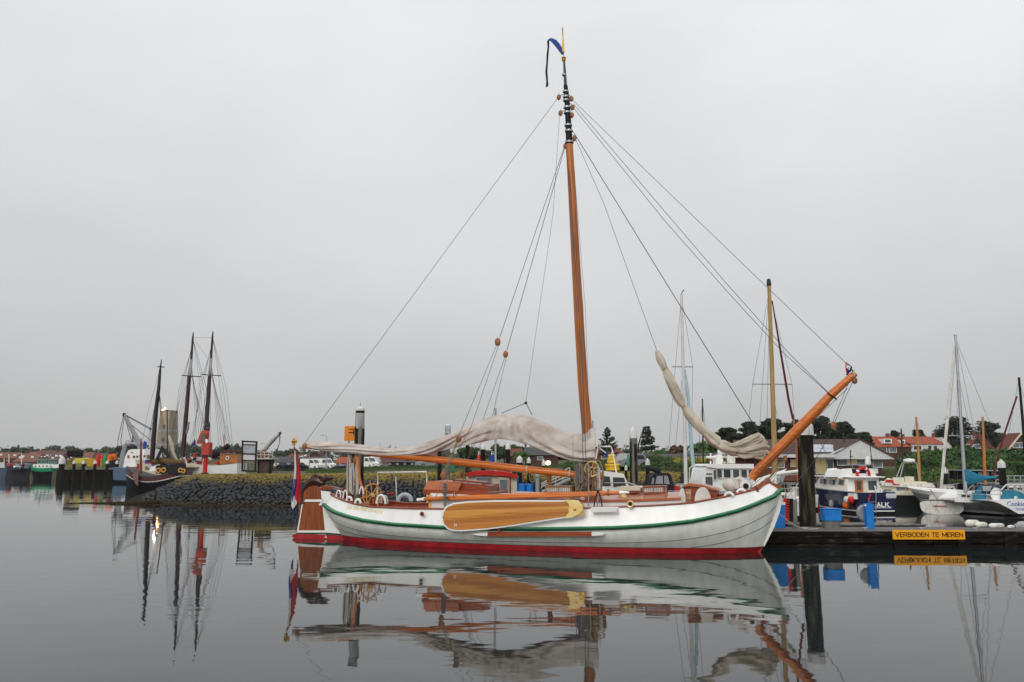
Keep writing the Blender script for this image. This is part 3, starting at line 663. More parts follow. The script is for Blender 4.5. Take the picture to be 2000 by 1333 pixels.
# pennant
pen = T('pennant', 'long blue pennant drooping from the gilded mast vane', 'pennant', BF)
def ribbon(pts, w_, mt, parent, name, yy=0):
    m = M(); rings = []
    for (a, c), ww in zip(pts, w_):
        A = P(a - ww * .5, c + ww * .35, -.04 + yy); C = P(a + ww * .5, c - ww * .35, .04 + yy); rings.append([A, C, C + Vector((0, .012, -.005)), A + Vector((0, .012, -.005))])
    m.loft(rings); return m.build(name, mt, parent)
ribbon([(1099.5, 107), (1095, 98), (1089, 89), (1083, 82), (1077, 78), (1072, 77), (1070.5, 84)], [4, 7, 8, 8, 6, 5, 3], mat('blue_pennant', (.02, .06, .25), .8), pen, 'pennant_upper')
ribbon([(1070.5, 80), (1071, 92), (1069.5, 106), (1068.5, 124), (1067, 140), (1068.5, 158), (1068.5, 170)], [4, 3.5, 4, 3.5, 4, 3.5, 5], mat('violet_pennant', (.02, .018, .10), .8), pen, 'pennant_tail')
# ------------------------------------------------ bowsprit with block and small jack
bs = M().tube([P(1468, 936, 0), P(1475, 926, 0), P(1520, 879, 0), P(1560, 837, 0), P(1620, 775, 0), P(1664, 735, 0), P(1671, 730, 0)], [.145, .15, .155, .15, .135, .105, .09], 12).build('bowsprit', varn, boat)
M().tube(px((1474, 928), (1490, 920), (1560, 850), (1618, 788)), .05, 6).build('jib_boom_spar', varn, bs)
q = P(1668, 731, 0); M().torus(q, .12, .03, axis='x', n=14, m=6).build('tip_band', ropew, bs)
M().tube([P(1616, 768, -.15), P(1622, 772, -.2), P(1630, 778, -.12), P(1634, 781, 0), P(1626, 773, .15), P(1616, 768, 0)], .022, 5).build('rope_sling', black, bs)
block(1669, 744, 0, .09); block(1628, 832, 0, .10)
jack = T('jack_flag', 'tiny red white and blue flag at the tip of the bowsprit', 'flag', BF)
M().tube(px((1668, 730), (1652, 708)), .014, 5).build('flagpole', dsteel, jack)
drape('red_cloth', fr_, [(1652, 709), (1651, 716), (1652, 726)], [(1658, 712), (1657, 722), (1656, 734)], -.02, .03, jack, 8)
drape('white_cloth', fw_, [(1653, 713), (1653, 719)], [(1662, 717), (1659, 724)], -.05, .02, jack, 6)
drape('blue_cloth', fb_, [(1658, 712), (1656, 721), (1652, 733)], [(1665, 718), (1663, 725), (1655, 734)], -.0, .03, jack, 8)
# ------------------------------------------------ boom
boom = M().tube([P(a, c, y) for a, c, y in ((1128, 928.5, -.1), (1110, 926, -.1), (1040, 919, -.1), (965, 911, -.1), (900, 904, -.1), (830, 896, -.1), (740, 888, -.1), (640, 878, -.1), (600, 874, -.1))], [.11, .115, .125, .13, .13, .125, .11, .085, .07], 12).build('boom', varn, boat)
for a, c in ((1113, 926.5), (1030, 918)): M().torus(P(a, c, -.1), .125, .022, axis='x', n=14, m=6).build('boom_band', ropew, boom)
q = P(592, 873, -.1); M().lathe([(.11, -.12), (.12, 0), (.11, .12)], q, 10, 'x').build('boom_end_block', ropew, boom); M().ell(q + Vector((.1, -.06, 0)), (.11, .08, .14), 9, 6).build('boom_end_sheave', blockm, boom)
# twin spars lying on the coach roof
sp = M().tube([P(a, c, -1.5) for a, c in ((828, 976), (833, 975.5), (900, 973), (1000, 969.5), (1100, 966.5), (1190, 964), (1210, 963.7))], [.045, .07, .08, .08, .08, .075, .06], 10).build('spinnaker_pole', varn, boat)
M().tube([P(a, c, -1.48) for a, c in ((815, 977.5), (822, 976.5), (830, 976))], [.06, .045, .07], 8).build('pole_end', white, sp)
M().tube([P(a, c, -1.48) for a, c in ((1210, 963.7), (1220, 963), (1229, 963))], [.07, .045, .035], 8).build('pole_end', white, sp)
M().tube([P(a, c, -1.62) for a, c in ((880, 976.5), (950, 974.5), (1050, 971.5), (1150, 968.5), (1180, 967.5))], [.03, .045, .045, .045, .03], 8).build('boat_hook', varn, boat)
for hx in (888, 1188): M().torus(P(hx, 968 if hx < 900 else 963, -1.5), .1, .02, n=12, m=5, axis='x').build('pole_lashing', rope, boat)
# ------------------------------------------------ mainsail slung between boom end and mast
UP = [(596, 867), (612, 865), (627, 863.5), (660, 865.5), (690, 868), (730, 873), (770, 877), (810, 872.5), (850, 860), (890, 844), (930, 826), (960, 815), (985, 810.5), (1020, 812.5), (1045, 818), (1075, 832), (1100, 843), (1125, 850), (1145, 846), (1152, 836), (1162, 838)]
LO = [(596, 872), (612, 878), (650, 884), (700, 888), (760, 891), (800, 891), (830, 888), (870, 880), (910, 871), (950, 862), (975, 858), (1000, 861), (1030, 869), (1060, 881), (1085, 891), (1110, 899), (1140, 903), (1162, 903)]
m = M(); rings = []; NU, NV = 150, 22
for i in range(NU + 1):
    u = i / NU; xx = 596 + (1163 - 596) * u; yu, yl = interp(UP, xx), interp(LO, xx); ring = []
    wd = .10 + .30 * min(1, (yl - yu) / 45)
    for sgn in (-1, 1):
        col = []
        for j in range(NV + 1):
            v = j / NV
            ph = 30 * u + (v * 5.5) * (1 if xx > 985 else -1) * (1 if 700 < xx else .4)
            side_ = 1 if xx > 985 else -1
            g0 = v * 8.5 - abs(xx - 985) * .034 + 1.3 * sin(u * 13) + 2.2 * noise.noise((u * 6, v * 1.2, sgn * 3.0))
            cn = math.exp(-((xx - 990) / 50) ** 2)
            fo = ((.115 * (abs(sin(g0)) - .5) + .03 * sin(g0 * 2.6 + u * 9)) * (1 - cn) + cn * (.10 * sin((xx - 990) * .28 * (1.25 - .5 * v)) + .03 * sin((xx - 990) * .11 + 2))) * min(1, v * 2.2) * min(1, (yl - yu) / 38 + .12)
            nz_ = .05 * noise.noise((u * 22, v * 3.0, sgn * 5.0)) * min(1, v * 2)
            y = sgn * (wd * sin(min(1, v * 1.25) * pi / 2) ** .8 + fo + nz_) + (0 if xx < 1120 else -.1)
            yyp = yu + (yl - yu) * v
            if sgn > 0: yyp = yu + (yl - yu) * min(v, .97) - .3
            y = y if v > 0 else 0
            col.append(P(xx, yyp, y))
        ring.append(col)
    rings.append(ring[0][::-1] + ring[1][1:])
m.loft(rings, False, False)
sail = m.build('mainsail', canvas, boat)
so2 = sail.modifiers.new('thick', 'SOLIDIFY'); so2.thickness = .012
# furled jib, a slung sausage of cloth
JP = [(1283, 686, .06), (1288, 700, .12), (1296, 718, .13), (1306, 738, .15), (1315, 757, .16), (1324, 777, .16), (1336, 795, .12), (1348, 812, .16), (1362, 830, .17), (1378, 846, .15), (1392, 858, .18), (1404, 868, .18), (1422, 876, .18), (1440, 881, .20), (1455, 882, .22), (1468, 882, .2), (1480, 881, .15)]
m = M(); pts = []; K = 5
for a, c in zip(JP, JP[1:]):
    for k in range(K): u = k / K; pts.append((a[0] + (c[0] - a[0]) * u, a[1] + (c[1] - a[1]) * u, a[2] + (c[2] - a[2]) * u))
pts.append(JP[-1]); cen = [P(a, c, 0) for a, c, _ in pts]; rings = []; nn = 30; tie = {1298, 1336, 1378, 1404, 1440}
for i, p in enumerate(cen):
    d = (cen[min(i + 1, len(cen) - 1)] - cen[max(0, i - 1)]).normalized(); a = Vector((0, 1, 0)); b3 = d.cross(a).normalized(); ring = []
    pinch = 1 - .24 * max(math.exp(-((pts[i][0] - t0) / 4) ** 2) for t0 in tie)
    for j in range(nn):
        an = 2 * pi * j / nn; rad = pts[i][2] * pinch * (1 + .16 * noise.noise((p.x * 1.3, cos(an) * 1.5, sin(an) * 1.5)) + .22 * (abs(sin(an * 2.5 + i * .09)) - .5) + .12 * (abs(sin(an * 4 - i * .13)) - .5))
        ring.append(p + a * cos(an) * rad * .9 + b3 * sin(an) * rad)
    rings.append(ring)
jib = m.loft(rings).build('furled_jib', canvas2, boat)
for t0 in sorted(tie):
    i = min(range(len(pts)), key=lambda k: abs(pts[k][0] - t0)); d = (cen[min(i + 1, len(cen) - 1)] - cen[i - 1]).normalized(); a = Vector((0, 1, 0)); b3 = d.cross(a).normalized()
    rr_ = pts[i][2] * .66
    M().tube([cen[i] + a * cos(2 * pi * k / 12) * rr_ + b3 * sin(2 * pi * k / 12) * rr_ for k in range(13)], .02, 5).build('sail_tie', rope, jib)
for n_, (pts_, rr_) in enumerate((
    ([(1424, 872), (1446, 868), (1466, 860), (1482, 852), (1487, 851)], [.05, .12, .15, .12, .03]), ([(1420, 875), (1446, 873), (1470, 864), (1488, 857), (1494, 858)], [.06, .13, .17, .13, .03]),
    ([(1424, 878), (1450, 876), (1474, 869), (1493, 864), (1500, 866)], [.06, .13, .16, .12, .03]), ([(1430, 881), (1455, 880), (1478, 875), (1496, 872), (1504, 875)], [.06, .12, .15, .10, .03]), ([(1450, 884), (1470, 885), (1488, 884), (1499, 883), (1506, 889)], [.06, .13, .14, .09, .03]),
    ([(1462, 888), (1476, 891), (1490, 895), (1497, 896)], [.05, .12, .10, .03]))):
    m = M(); yy = -.10 + .07 * (n_ % 3); cc = [P(a, c, yy) for a, c in pts_]; full = []; fr2 = []
    for a, c, r0_, r1_ in zip(cc, cc[1:], rr_, rr_[1:]):
        for q_ in range(4): full.append(a.lerp(c, q_ / 4)); fr2.append(r0_ + (r1_ - r0_) * q_ / 4)
    full.append(cc[-1]); fr2.append(rr_[-1]); rings = []
    for i_, (pp_, ra) in enumerate(zip(full, fr2)):
        rings.append([pp_ + Vector((0, cos(a_) * ra * 1.1, sin(a_) * ra * .9)) * (1 + .25 * (abs(sin(a_ * 3 + i_ * .12 + n_)) - .5)) for a_ in [2 * pi * k_ / 18 for k_ in range(18)]])
    m.loft(rings).build('sail_fold', canvas2, jib)
# ------------------------------------------------ rigging
def line(pts, r=.009, mt=wire, name='stay', y=0.0, parent=None):
    m = M(); m.tube([P(*(q if len(q) == 3 else (*q, y))) for q in pts], r, 4); return m.build(name, mt, parent or boat)
line([(1118, 196), (1652, 710), (1668, 727)], .008, name='forestay')
line([(1120, 204), (1300, 416), (1420, 556), (1540, 690), (1620, 770)], .009)
line([(1121, 213), (1300, 434), (1420, 570), (1530, 690), (1618, 769)], .009)
line([(1122, 262), (1300, 552), (1467, 822), (1504, 884)], .013)
line([(1124, 272), (1180, 400), (1283, 686)], .008, name='halyard')
line([(1089, 193), (594, 868)], .009, name='topping_lift')
line([(1093, 225), (1080, 420), (1027, 788)], .006, name='halyard')
line([(1027, 788), (980, 808)], .012, name='halyard'); line([(1027, 788), (1040, 812)], .012, name='halyard')
M().ell(P(1027, 788, 0), (.06, .05, .06), 8, 5).build('bridle_ring', dsteel, boat)
for a in ([(1103, 285, 0), (976, 660, -1.0)], [(1104, 286, 0), (990, 685, 1.0)], [(1106, 286, 0), (1132, 700, -1.3), (1141, 960, -1.9)], [(1108, 286, 0), (1136, 700, -1.0), (1147, 960, -1.7)]): line(a, .011, name='shroud')
line([(1111, 285, 0), (1135, 700, 1.2), (1150, 950, 1.9)], .011, name='shroud')
block(972, 669, -1.0, .11); block(987.5, 693, 1.0, .10)
line([(970, 675, -1.0), (895, 855, -1.6), (880, 900, -1.7), (868, 932, -1.8)], .008, name='backstay_fall')
line([(974, 675, -1.0), (920, 835, -1.4), (866, 932, -1.8), (858, 958, -1.9)], .008, name='backstay_fall')
line([(986, 699, 1.0), (940, 830, 1.2), (908, 930, 1.5)], .008, name='backstay_fall'); line([(989, 699, 1.0), (962, 812, 1.2), (912, 932, 1.5)], .008, name='backstay_fall')
block(896, 858, -1.6, .10); block(866, 930, -1.85, .11); block(903, 928, 1.5, .10)
for dx in (-3, 0, 3): line([(894 + dx * .4, 862, -1.6), (867 + dx, 927, -1.85)], .012, rope, 'tackle_rope')
for dx in (-2, 1): line([(924 + dx, 868, 1.2), (905 + dx, 925, 1.5)], .014, rope, 'tackle_rope')
line([(866, 934, -1.9), (856, 962, -2.0), (851, 972, -1.9)], .012, rope, 'tackle_rope')
for k in range(7): M().torus(P(869, 946 + 5 * k, -1.7), .075 + .01 * (k % 2), .018, 'z', 10, 5).build('rope_turn', ropeg, boat)
M().tube([P(869, 944, -1.7), P(869, 990, -1.7)], .05, 7).build('bollard', greyt, boat)
for dx, dy in ((0, 0), (4, 0), (9, 2), (13, 0)): line([(1112 + dx - 7, 290, 0), (1133 + dx - 3, 600 + dy, -.25), (1142 + dx, 930, -.4)], .006, name='halyard')
for a, c in (((1474, 925), (1663, 745)), ((1480, 925), (1655, 760)), ((1445, 958), (1500, 905)), ((1450, 960), (1560, 862)), ((1455, 962), (1560, 870))): line([(*a, -.2), (*c, 0)], .008, name='bobstay')
line([(1668, 740), (1630, 826)], .008, name='bobstay'); line([(1660, 742), (1626, 826)], .008, name='bobstay'); line([(1627, 838), (1592, 900), (1534, 968)], .010, name='bobstay')
line([(1534, 968), (1509, 1020)], .010, ropew, 'bobstay')
M().tube(px((1473, 962), (1500, 938), (1520, 910), (1528, 902)), [.03, .03, .028, .025], 7).build('anchor_stock', rope, boat)
for dd in (0, 4, 8): line([(1474 + dd, 966, -.5), (1500 + dd, 935, -.25), (1533 + dd * .5, 898, 0)], .011, rope, 'bow_lashing')
block(1478, 962, -.7, .07); block(1533, 897, 0, .08)
# sail cover at the aft end: gallows post, coils
gp = M().tube(px((690, 867), (690, 900), (686, 970), y=.1), [.06, .075, .07], 8).build('boom_gallows', mat('dark_mahogany', (.09, .025, .014), .4), boat)
M().tube(px((676, 978), (681, 920), (683, 890), y=.6), .05, 8).build('gallows_leg', varn, boat)
M().tube(px((712, 974), (702, 935), (697, 892), y=-.4), .05, 8).build('gallows_leg', varn, boat)
random.seed(5)
def coil(px_, py0, py1, y, n, mt, w_=4, name='hanging_rope_coil'):
    m = M()
    for k in range(n):
        a = random.uniform(-w_, w_); c = random.uniform(-w_, w_); yy = y + random.uniform(-.12, .12); lo = py1 - random.uniform(0, 7)
        m.tube([P(px_ + a * .4, py0, yy), P(px_ + a * 1.1, (py0 + lo) / 2, yy), P(px_ + a, lo - 2, yy), P(px_ + (a + c) / 2, lo, yy), P(px_ + c, lo - 2, yy), P(px_ + c * 1.1, (py0 + lo) / 2, yy), P(px_ + c * .4, py0, yy)], .016, 5)
    return m.build(name, mt, boat)
coil(681.5, 890, 966, .1, 8, ropew, 4); coil(689, 905, 968, .0, 5, ropew, 4); coil(697, 900, 968, -.2, 4, ropew, 4)
block(694.5, 900, -.1, .12); block(695, 941, -.1, .08)
M().tube(px((697, 948), (697, 978)), .12, 10).build('capstan', mat('grey_green_paint', (.09, .12, .09), .5), boat)
# mast foot: winch wheel, pin rail, coils and blocks
ww = bpy.data.objects.new('winch_wheel', None); COL.objects.link(ww); ww.parent = boat; ww.location = P(1156, 917, -.55); ww.rotation_euler = (0, 0, .1)
M().torus((0, 0, 0), .24, .016, n=24, m=5).build('wheel_rim', brass, ww)
for k in range(6): M().tube([(0, 0, 0), (.24 * cos(k * pi / 3 + .3), 0, .24 * sin(k * pi / 3 + .3))], .011, 4).build('spoke', brass, ww)
M().lathe([(.04, -.05), (.04, .2)], (0, 0, 0), 8, 'y').build('axle', dsteel, ww)
pr('pin_rail', [(1138, 918), (1162, 917.5), (1162, 925), (1138, 926)], -.52, -.40, mahog)
pr('mast_tabernacle', [(1142, 925), (1166, 925), (1168, 964), (1140, 964)], -.25, .3, mat('olive_bronze', (.12, .09, .03), .4, .4), y=-.25)
for a, n_, y_, mt_ in ((1128, 8, -.5, ropeg), (1135, 8, -.6, ropeg), (1146, 5, -.55, rope), (1152, 4, -.5, rope), (1170, 9, -.55, ropew), (1166, 6, -.3, rope), (1160, 4, -.5, rope)): coil(a, random.uniform(905, 915), 950 + random.uniform(-6, 10), y_, n_, mt_, 4)
for a, c in ((1133, 912), (1140, 935), (1168, 938), (1172, 944), (1145, 948), (1163, 948), (1136, 923), (1174, 930), (1150, 930)): block(a, c, -.6, .075)
for k in range(5): M().tube(px((1140 + 5 * k, 913), (1140 + 5 * k, 930), y=-.56), .014, 5).build('belaying_pin', brass, boat)
m = M()
for k in range(12):
    a = random.uniform(1120, 1178); m.tube([P(a, random.uniform(900, 925), -.4), P(a + random.uniform(-6, 6), 940, -.6), P(a + random.uniform(-8, 8), 964, -.7)], .012, 4)
m.build('running_rigging', rope, boat)
for a in (1150, 1168): M().tube(px((a - 1, 905), (a, 962), (a - 1, 990), y=-1.85), [.012, .018, .022], 6).build('chainplate', steel, boat)
for dx in (-8, 8): M().tube(px((1168, 958), (1168 + dx * .8, 978), (1168 + dx, 991), y=-1.95), [.025, .018, .022], 6).build('deadeye_strap', dsteel, boat)
M().tube(px((1140, 905), (1150, 900), (1162, 898), (1172, 903), (1178, 920), (1178, 940), y=-.3), .03, 6).build('fife_rail', rope, boat)
M().tube(px((1128, 958), (1129, 940)), .07, 8).build('white_vent', white, boat)
M().tube(px((1074, 922), (1072, 938), (1074, 950)), [.07, .09, .05], 7).build('mainsheet_block', blockm, boat)
M().tube([P(1040 + 6 * cos(a), 930 + 13 * sin(a), -.2) for a in [2 * pi * k / 14 for k in range(15)]], .014, 5).build('rope_coil', rope, boat)
# guard wires & little fittings
for k, a in enumerate((1116, 1150, 1190, 1228)):
    pass
M().tube(px((1186, 944), (1230, 944), (1244, 949), (1250, 958), (1250, 966), y=.9), .016, 6).build('pulpit_rail', steel, boat)
M().tube(px((1440, 955), (1437, 938), (1446, 936), (1452, 940), (1452, 955), y=-.2), .10, 8).build('windlass', mat('windlass_cover', (.60, .57, .52), .9, bump=.03), boat)
M().lathe([(.17, -.18), (.2, 0), (.17, .2)], P(1456, 949, -.2), 12, 'y').build('windlass_drum', white, boat)
M().lathe([(.09, -.2), (.09, .21)], P(1457, 950, -.23), 10, 'y').build('drum_core', black, boat)
M().ell(P(1428, 948, -.1), (.28, .2, .22), 10, 6).build('windlass_cover', MATS['windlass_cover'], boat)
# ================================================================ generic builders
def cone_cap(r, h, base, mt, parent, n=6, name='cap'):
    return M().lathe([(r, 0), (r * .98, h * .55), (r * .45, h * .82), (.01, h)], base, n).build(name, mt, parent)
capm = mat('weathered_white_cap', (0.62, 0.62, 0.59), 0.6, c2=(0.33, 0.33, 0.31), scale=5, stretch=(1, 1, .4), detail=7, lo=.45, hi=.75)
def pile(label, pxc, ytop, ycap, wpx, Y, mt=tar, group='mooring piles of the harbour', lean=0.0, cap=True, name='mooring_pile', n=9, zb=-2.0):
    fr = Fr(gx(pxc, Y)); o = T(name, label, 'mooring pile', fr, group=group)
    z1 = fr.p(pxc, ycap).z; z2 = fr.p(pxc, ytop).z; r = wpx * Y / F / 2
    m = M(); rings = []; random.seed(int(pxc))
    fl = [1 + random.uniform(-.07, .07) for _ in range(n)]
    for k in range(9):
        z = zb + (z1 - zb) * k / 8; rings.append([(r * fl[j] * (1.08 - .1 * k / 8) * cos(2 * pi * j / n) + lean * z, r * fl[j] * (1.08 - .1 * k / 8) * sin(2 * pi * j / n), z) for j in range(n)])
    m.loft(rings).build('post', mt, o)
    if cap: cone_cap(r * 1.15, z2 - z1, (lean * z1, 0, z1 - .02), capm, o, 8)
    return o, fr, r, z1, z2
def hull_loft(L, bw, fs_, fb_h, f0, f1_, tw=.75, rake=.35, off=0.0, n=26, inner=False, wl=.8, mid=None, under=-.3):
    """half a boat is x 0 (transom) .. L (stem); freeboard fs_ aft, fb_h forward; band from height fraction f0 to f1_"""
    m = M(); rings = []
    for i in range(n + 1):
        s = i / n; zt = fs_ + (fb_h - fs_) * s ** 1.7 - (0 if mid is None else mid * sin(pi * s)); r = []
        wdt = bw / 2 * (tw + (1 - tw) * sin(min(1, s / .4) * pi / 2)) * (1 if s < .4 else max(.001, 1 - ((s - .4) / .6) ** 2.3))
        for f in (f0, (f0 + f1_) / 2, f1_):
            z = under + (zt - under) * f
            k = wl + (1 - wl) * f ** .8; x = L * s - rake * (1 - f) * s ** 3 * L * .25
            r.append((x, wdt * k * (1 if s < .4 else 1 - (1 - f) * .35 * ((s - .4) / .6)) + off, z))
        rings.append([(x, -y, z) for x, y, z in r[::-1]] + r)
    # transom at start
    m.loft(rings, False, False)
    m.add(rings[0], [tuple(range(len(rings[0]) - 1, -1, -1))])
    if inner: m.add([q for r in rings for q in (r[0], r[-1])], [(2 * i, 2 * i + 1, 2 * i + 3, 2 * i + 2) for i in range(n)])
    return m
def boat_hull(o, L, bw, fs_, fb_h, bands, deck, rail=None, **kw):
    """bands: (f0, f1, material, name)"""
    for f0, f1_, mt, nm in bands: hull_loft(L, bw, fs_, fb_h, f0, f1_, **kw).build(nm, mt, o)
    n = 26; m = M(); rings = []; kk = dict(kw); wl = kk.get('wl', .8); tw = kk.get('tw', .75); mid = kk.get('mid')
    for i in range(n + 1):
        s = i / n; zt = fs_ + (fb_h - fs_) * s ** 1.7 - (0 if mid is None else mid * sin(pi * s)) - .06
        wdt = bw / 2 * (tw + (1 - tw) * sin(min(1, s / .4) * pi / 2)) * (1 if s < .4 else max(.001, 1 - ((s - .4) / .6) ** 2.3)) - .03
        rings.append([(L * s, -wdt, zt), (L * s, 0, zt + .03), (L * s, wdt, zt)])
    m.loft(rings, False, False).build('deck', deck, o, smooth=False)
    if rail:
        for sg in (1, -1):
            M().tube([(r[2][0], sg * (r[2][1] + .03), r[2][2] + .07) for r in rings], .035, 5).build('rub_rail', rail, o)
def yacht_mast(o, fr, pts, r, mt, sp=None, stays=(), y=0.0, cap=True, n=8, name='mast'):
    q = [fr.p(a, c, y) for a, c in pts]; mm = M().tube(q, [r * (1 - .35 * k / (len(q) - 1)) for k in range(len(q))], n).build(name, mt, o)
    if sp:
        for (a, c, d) in sp: M().tube([fr.p(a - d, c, y - .25), fr.p(a + d, c + .5, y + .25)], .03, 5).build('spreader', steel if mt is not pilem else mt, mm)
    for st in stays:
        ln = M().tube([fr.p(a, c, y) for a, c in st], max(.006, 1.1 * fr.w((0, 0, 0)).y / F * .30), 4).build('stay', wire, mm)
    return mm
def panel(o, fr, pts, y, th, mt, name, bevel=0.0, **kw):
    m = M(); m.prism([(q.x, q.z) for q in [fr.p(a, c, y) for a, c in pts]], y, y + th); return m.build(name, mt, o, bevel=bevel, **kw)
def win(o, fr, x0, y0, x1, y1, y, mt=glass, frame=None, name='window', sub=None):
    """a pane a little proud of a wall at local depth y, with a frame round it"""
    a = fr.p(x0, y1, y); c = fr.p(x1, y0, y); w_ = M().bb((a.x, y - .03, a.z), (c.x, y + .02, c.z)).build(name, mt, o)
    if frame:
        t_ = max(.03, (c.x - a.x) * .07); m = M()
        for (A, B_) in (((a.x - t_, c.z), (c.x + t_, c.z + t_)), ((a.x - t_, a.z - t_), (c.x + t_, a.z)), ((a.x - t_, a.z), (a.x, c.z)), ((c.x, a.z), (c.x + t_, c.z))):
            m.bb((A[0], y - .05, A[1]), (B_[0], y + .02, B_[1]))
        m.build('frame', frame, w_)
    return w_
# ================================================================ trees
leafm = {}
def leafmat(name, c, c2):
    if name not in leafm: leafm[name] = mat(name, c, .85, c2=c2, scale=.9, detail=5, lo=.4, hi=.6, spec=.2)
    return leafm[name]
PINE = leafmat('pine_needles', (.012, .020, .011), (.030, .040, .020)); CONI = leafmat('conifer_needles', (.022, .040, .024), (.05, .075, .04))
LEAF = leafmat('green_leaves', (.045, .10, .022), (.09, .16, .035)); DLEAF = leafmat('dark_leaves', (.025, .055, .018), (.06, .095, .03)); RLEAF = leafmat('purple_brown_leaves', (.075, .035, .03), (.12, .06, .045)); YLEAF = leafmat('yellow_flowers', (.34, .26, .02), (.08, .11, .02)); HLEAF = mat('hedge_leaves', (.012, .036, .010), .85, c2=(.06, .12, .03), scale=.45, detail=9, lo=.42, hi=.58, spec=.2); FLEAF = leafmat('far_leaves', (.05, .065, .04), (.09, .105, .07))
barkm = mat('bark', (.07, .05, .035), .95, c2=(.04, .03, .022), scale=3, stretch=(1, 1, .3))
def leaves(m, c, r, n, s, up=.5):
    for _ in range(n):
        while True:
            d = Vector((random.uniform(-1, 1), random.uniform(-1, 1), random.uniform(-1, 1)))
            if .05 < d.length < 1: break
        d = d * (.55 + .45 * d.length) if random.random() < .5 else d
        p = Vector(c) + Vector((d.x * r[0], d.y * r[1], d.z * r[2]))
        nrm = (d.normalized() + Vector((random.uniform(-1, 1), random.uniform(-1, 1), random.uniform(-1, 1) + up))).normalized()
        a = nrm.orthogonal().normalized(); a.rotate(Matrix.Rotation(random.uniform(0, 6.28), 3, nrm)); b2 = nrm.cross(a); k = s * random.uniform(.6, 1.3)
        m.add([p + a * k, p + b2 * k * .6, p - a * k, p - b2 * k * .6], [(0, 1, 2, 3)])
def tree(label, pxc, ytop, ybot, wpx, Y, mt=DLEAF, kind='round', n=1500, s=.22, seed=1, group='trees behind the harbour', name='tree'):
    random.seed(seed + int(pxc)); b0 = gx(pxc, Y); zb = gw(b0.x, Y) - .2; fr = Fr((b0.x, Y, zb)); o = T(name, label, 'tree', fr, group=group)
    zt = fr.p(pxc, ytop).z; W = wpx * Y / F / 2; z0 = max(.3, fr.p(pxc, ybot).z)
    tr = M(); cr = M(); H = zt
    if kind == 'pine':                    # umbrella layers of needles on bare limbs
        tr.tube([(0, 0, 0), (W * .05, 0, H * .4), (-W * .05, 0, H * .92)], [.05 * H, .035 * H, .012 * H], 7)
        nc = 44
        for k in range(nc):
            u = (k + .5) / nc; z = z0 + (zt - z0) * (.02 + .93 * u); rad = W * (.95 - .65 * u ** 1.6); a = random.uniform(0, 6.28); q = Vector((cos(a) * rad * random.uniform(.3, .8), sin(a) * rad * .6, z))
            tr.tube([(0, 0, z * .75), q], [.012 * H, .004 * H], 4)
            w_ = W * random.uniform(.14, .36); leaves(cr, q, (w_, w_, (zt - z0) * random.uniform(.05, .11)), n // nc, s, 1.2)
    elif kind == 'tier':                  # sparse conifer with level branches
        tr.tube([(0, 0, 0), (0, 0, H)], [.03 * H, .006 * H], 6)
        nt_ = 15
        for k in range(nt_):
            u = k / nt_; z = z0 + (zt - z0) * u; rad = W * (1 - u) ** .75
            for j in range(6):
                a = random.uniform(0, 6.28); L = rad * random.uniform(.5, 1.1); tip = Vector((cos(a) * L, sin(a) * L, z + L * random.uniform(.15, .55)))
                tr.tube([(0, 0, z), tip], [.006 * H, .002 * H], 4)
                for w_ in (.45, .7, .95): leaves(cr, Vector((0, 0, z)).lerp(tip, w_), (L * .22, L * .22, .045 * W), n // (nt_ * 24), s * .8, 1)
    elif kind == 'wind':                  # wind-swept pine, branches to one side
        tr.tube([(-W * .55, 0, 0), (-W * .5, 0, H * .5), (-W * .15, 0, H * .95)], [.035 * H, .025 * H, .008 * H], 6)
        for k in range(13):
            u = k / 12; z = z0 + (zt - z0) * (.15 + .82 * u + random.uniform(-.03, .03)); x0 = -W * .5 + W * .35 * u; L = W * (1.45 - .95 * u) * random.uniform(.7, 1.0)
            tip = Vector((x0 + L, random.uniform(-.5, .5) * W, z + L * .10)); tr.tube([(x0, 0, z), tip], [.008 * H, .003 * H], 4)
            for w_ in (.2, .45, .65, .85, 1.0): leaves(cr, Vector((x0, 0, z)).lerp(tip, w_), (L * .15, L * .15, (zt - z0) * random.uniform(.02, .06)), n // 80, s * .8, 1)
    else:
        tr.tube([(0, 0, 0), (0, 0, H * .5), (W * .1, 0, H * .85)], [.03 * H, .022 * H, .008 * H], 7)
        nc = 26
        for k in range(nc):
            a = random.uniform(0, 6.28); u = random.random(); rad = W * sqrt(random.random()) * .68; q = Vector((cos(a) * rad, sin(a) * rad, z0 + (zt - z0) * (.18 + .64 * u * (1 - .35 * (rad / W)))))
            w_ = W * random.uniform(.16, .36); tr.tube([(0, 0, H * .35), q], [.01 * H, .003 * H], 4); leaves(cr, q, (w_, w_, (zt - z0) * random.uniform(.08, .18)), n // nc, s, .6)
    tr.build('trunk', barkm, o); cr.build('crown', mt, o, smooth=False); return o
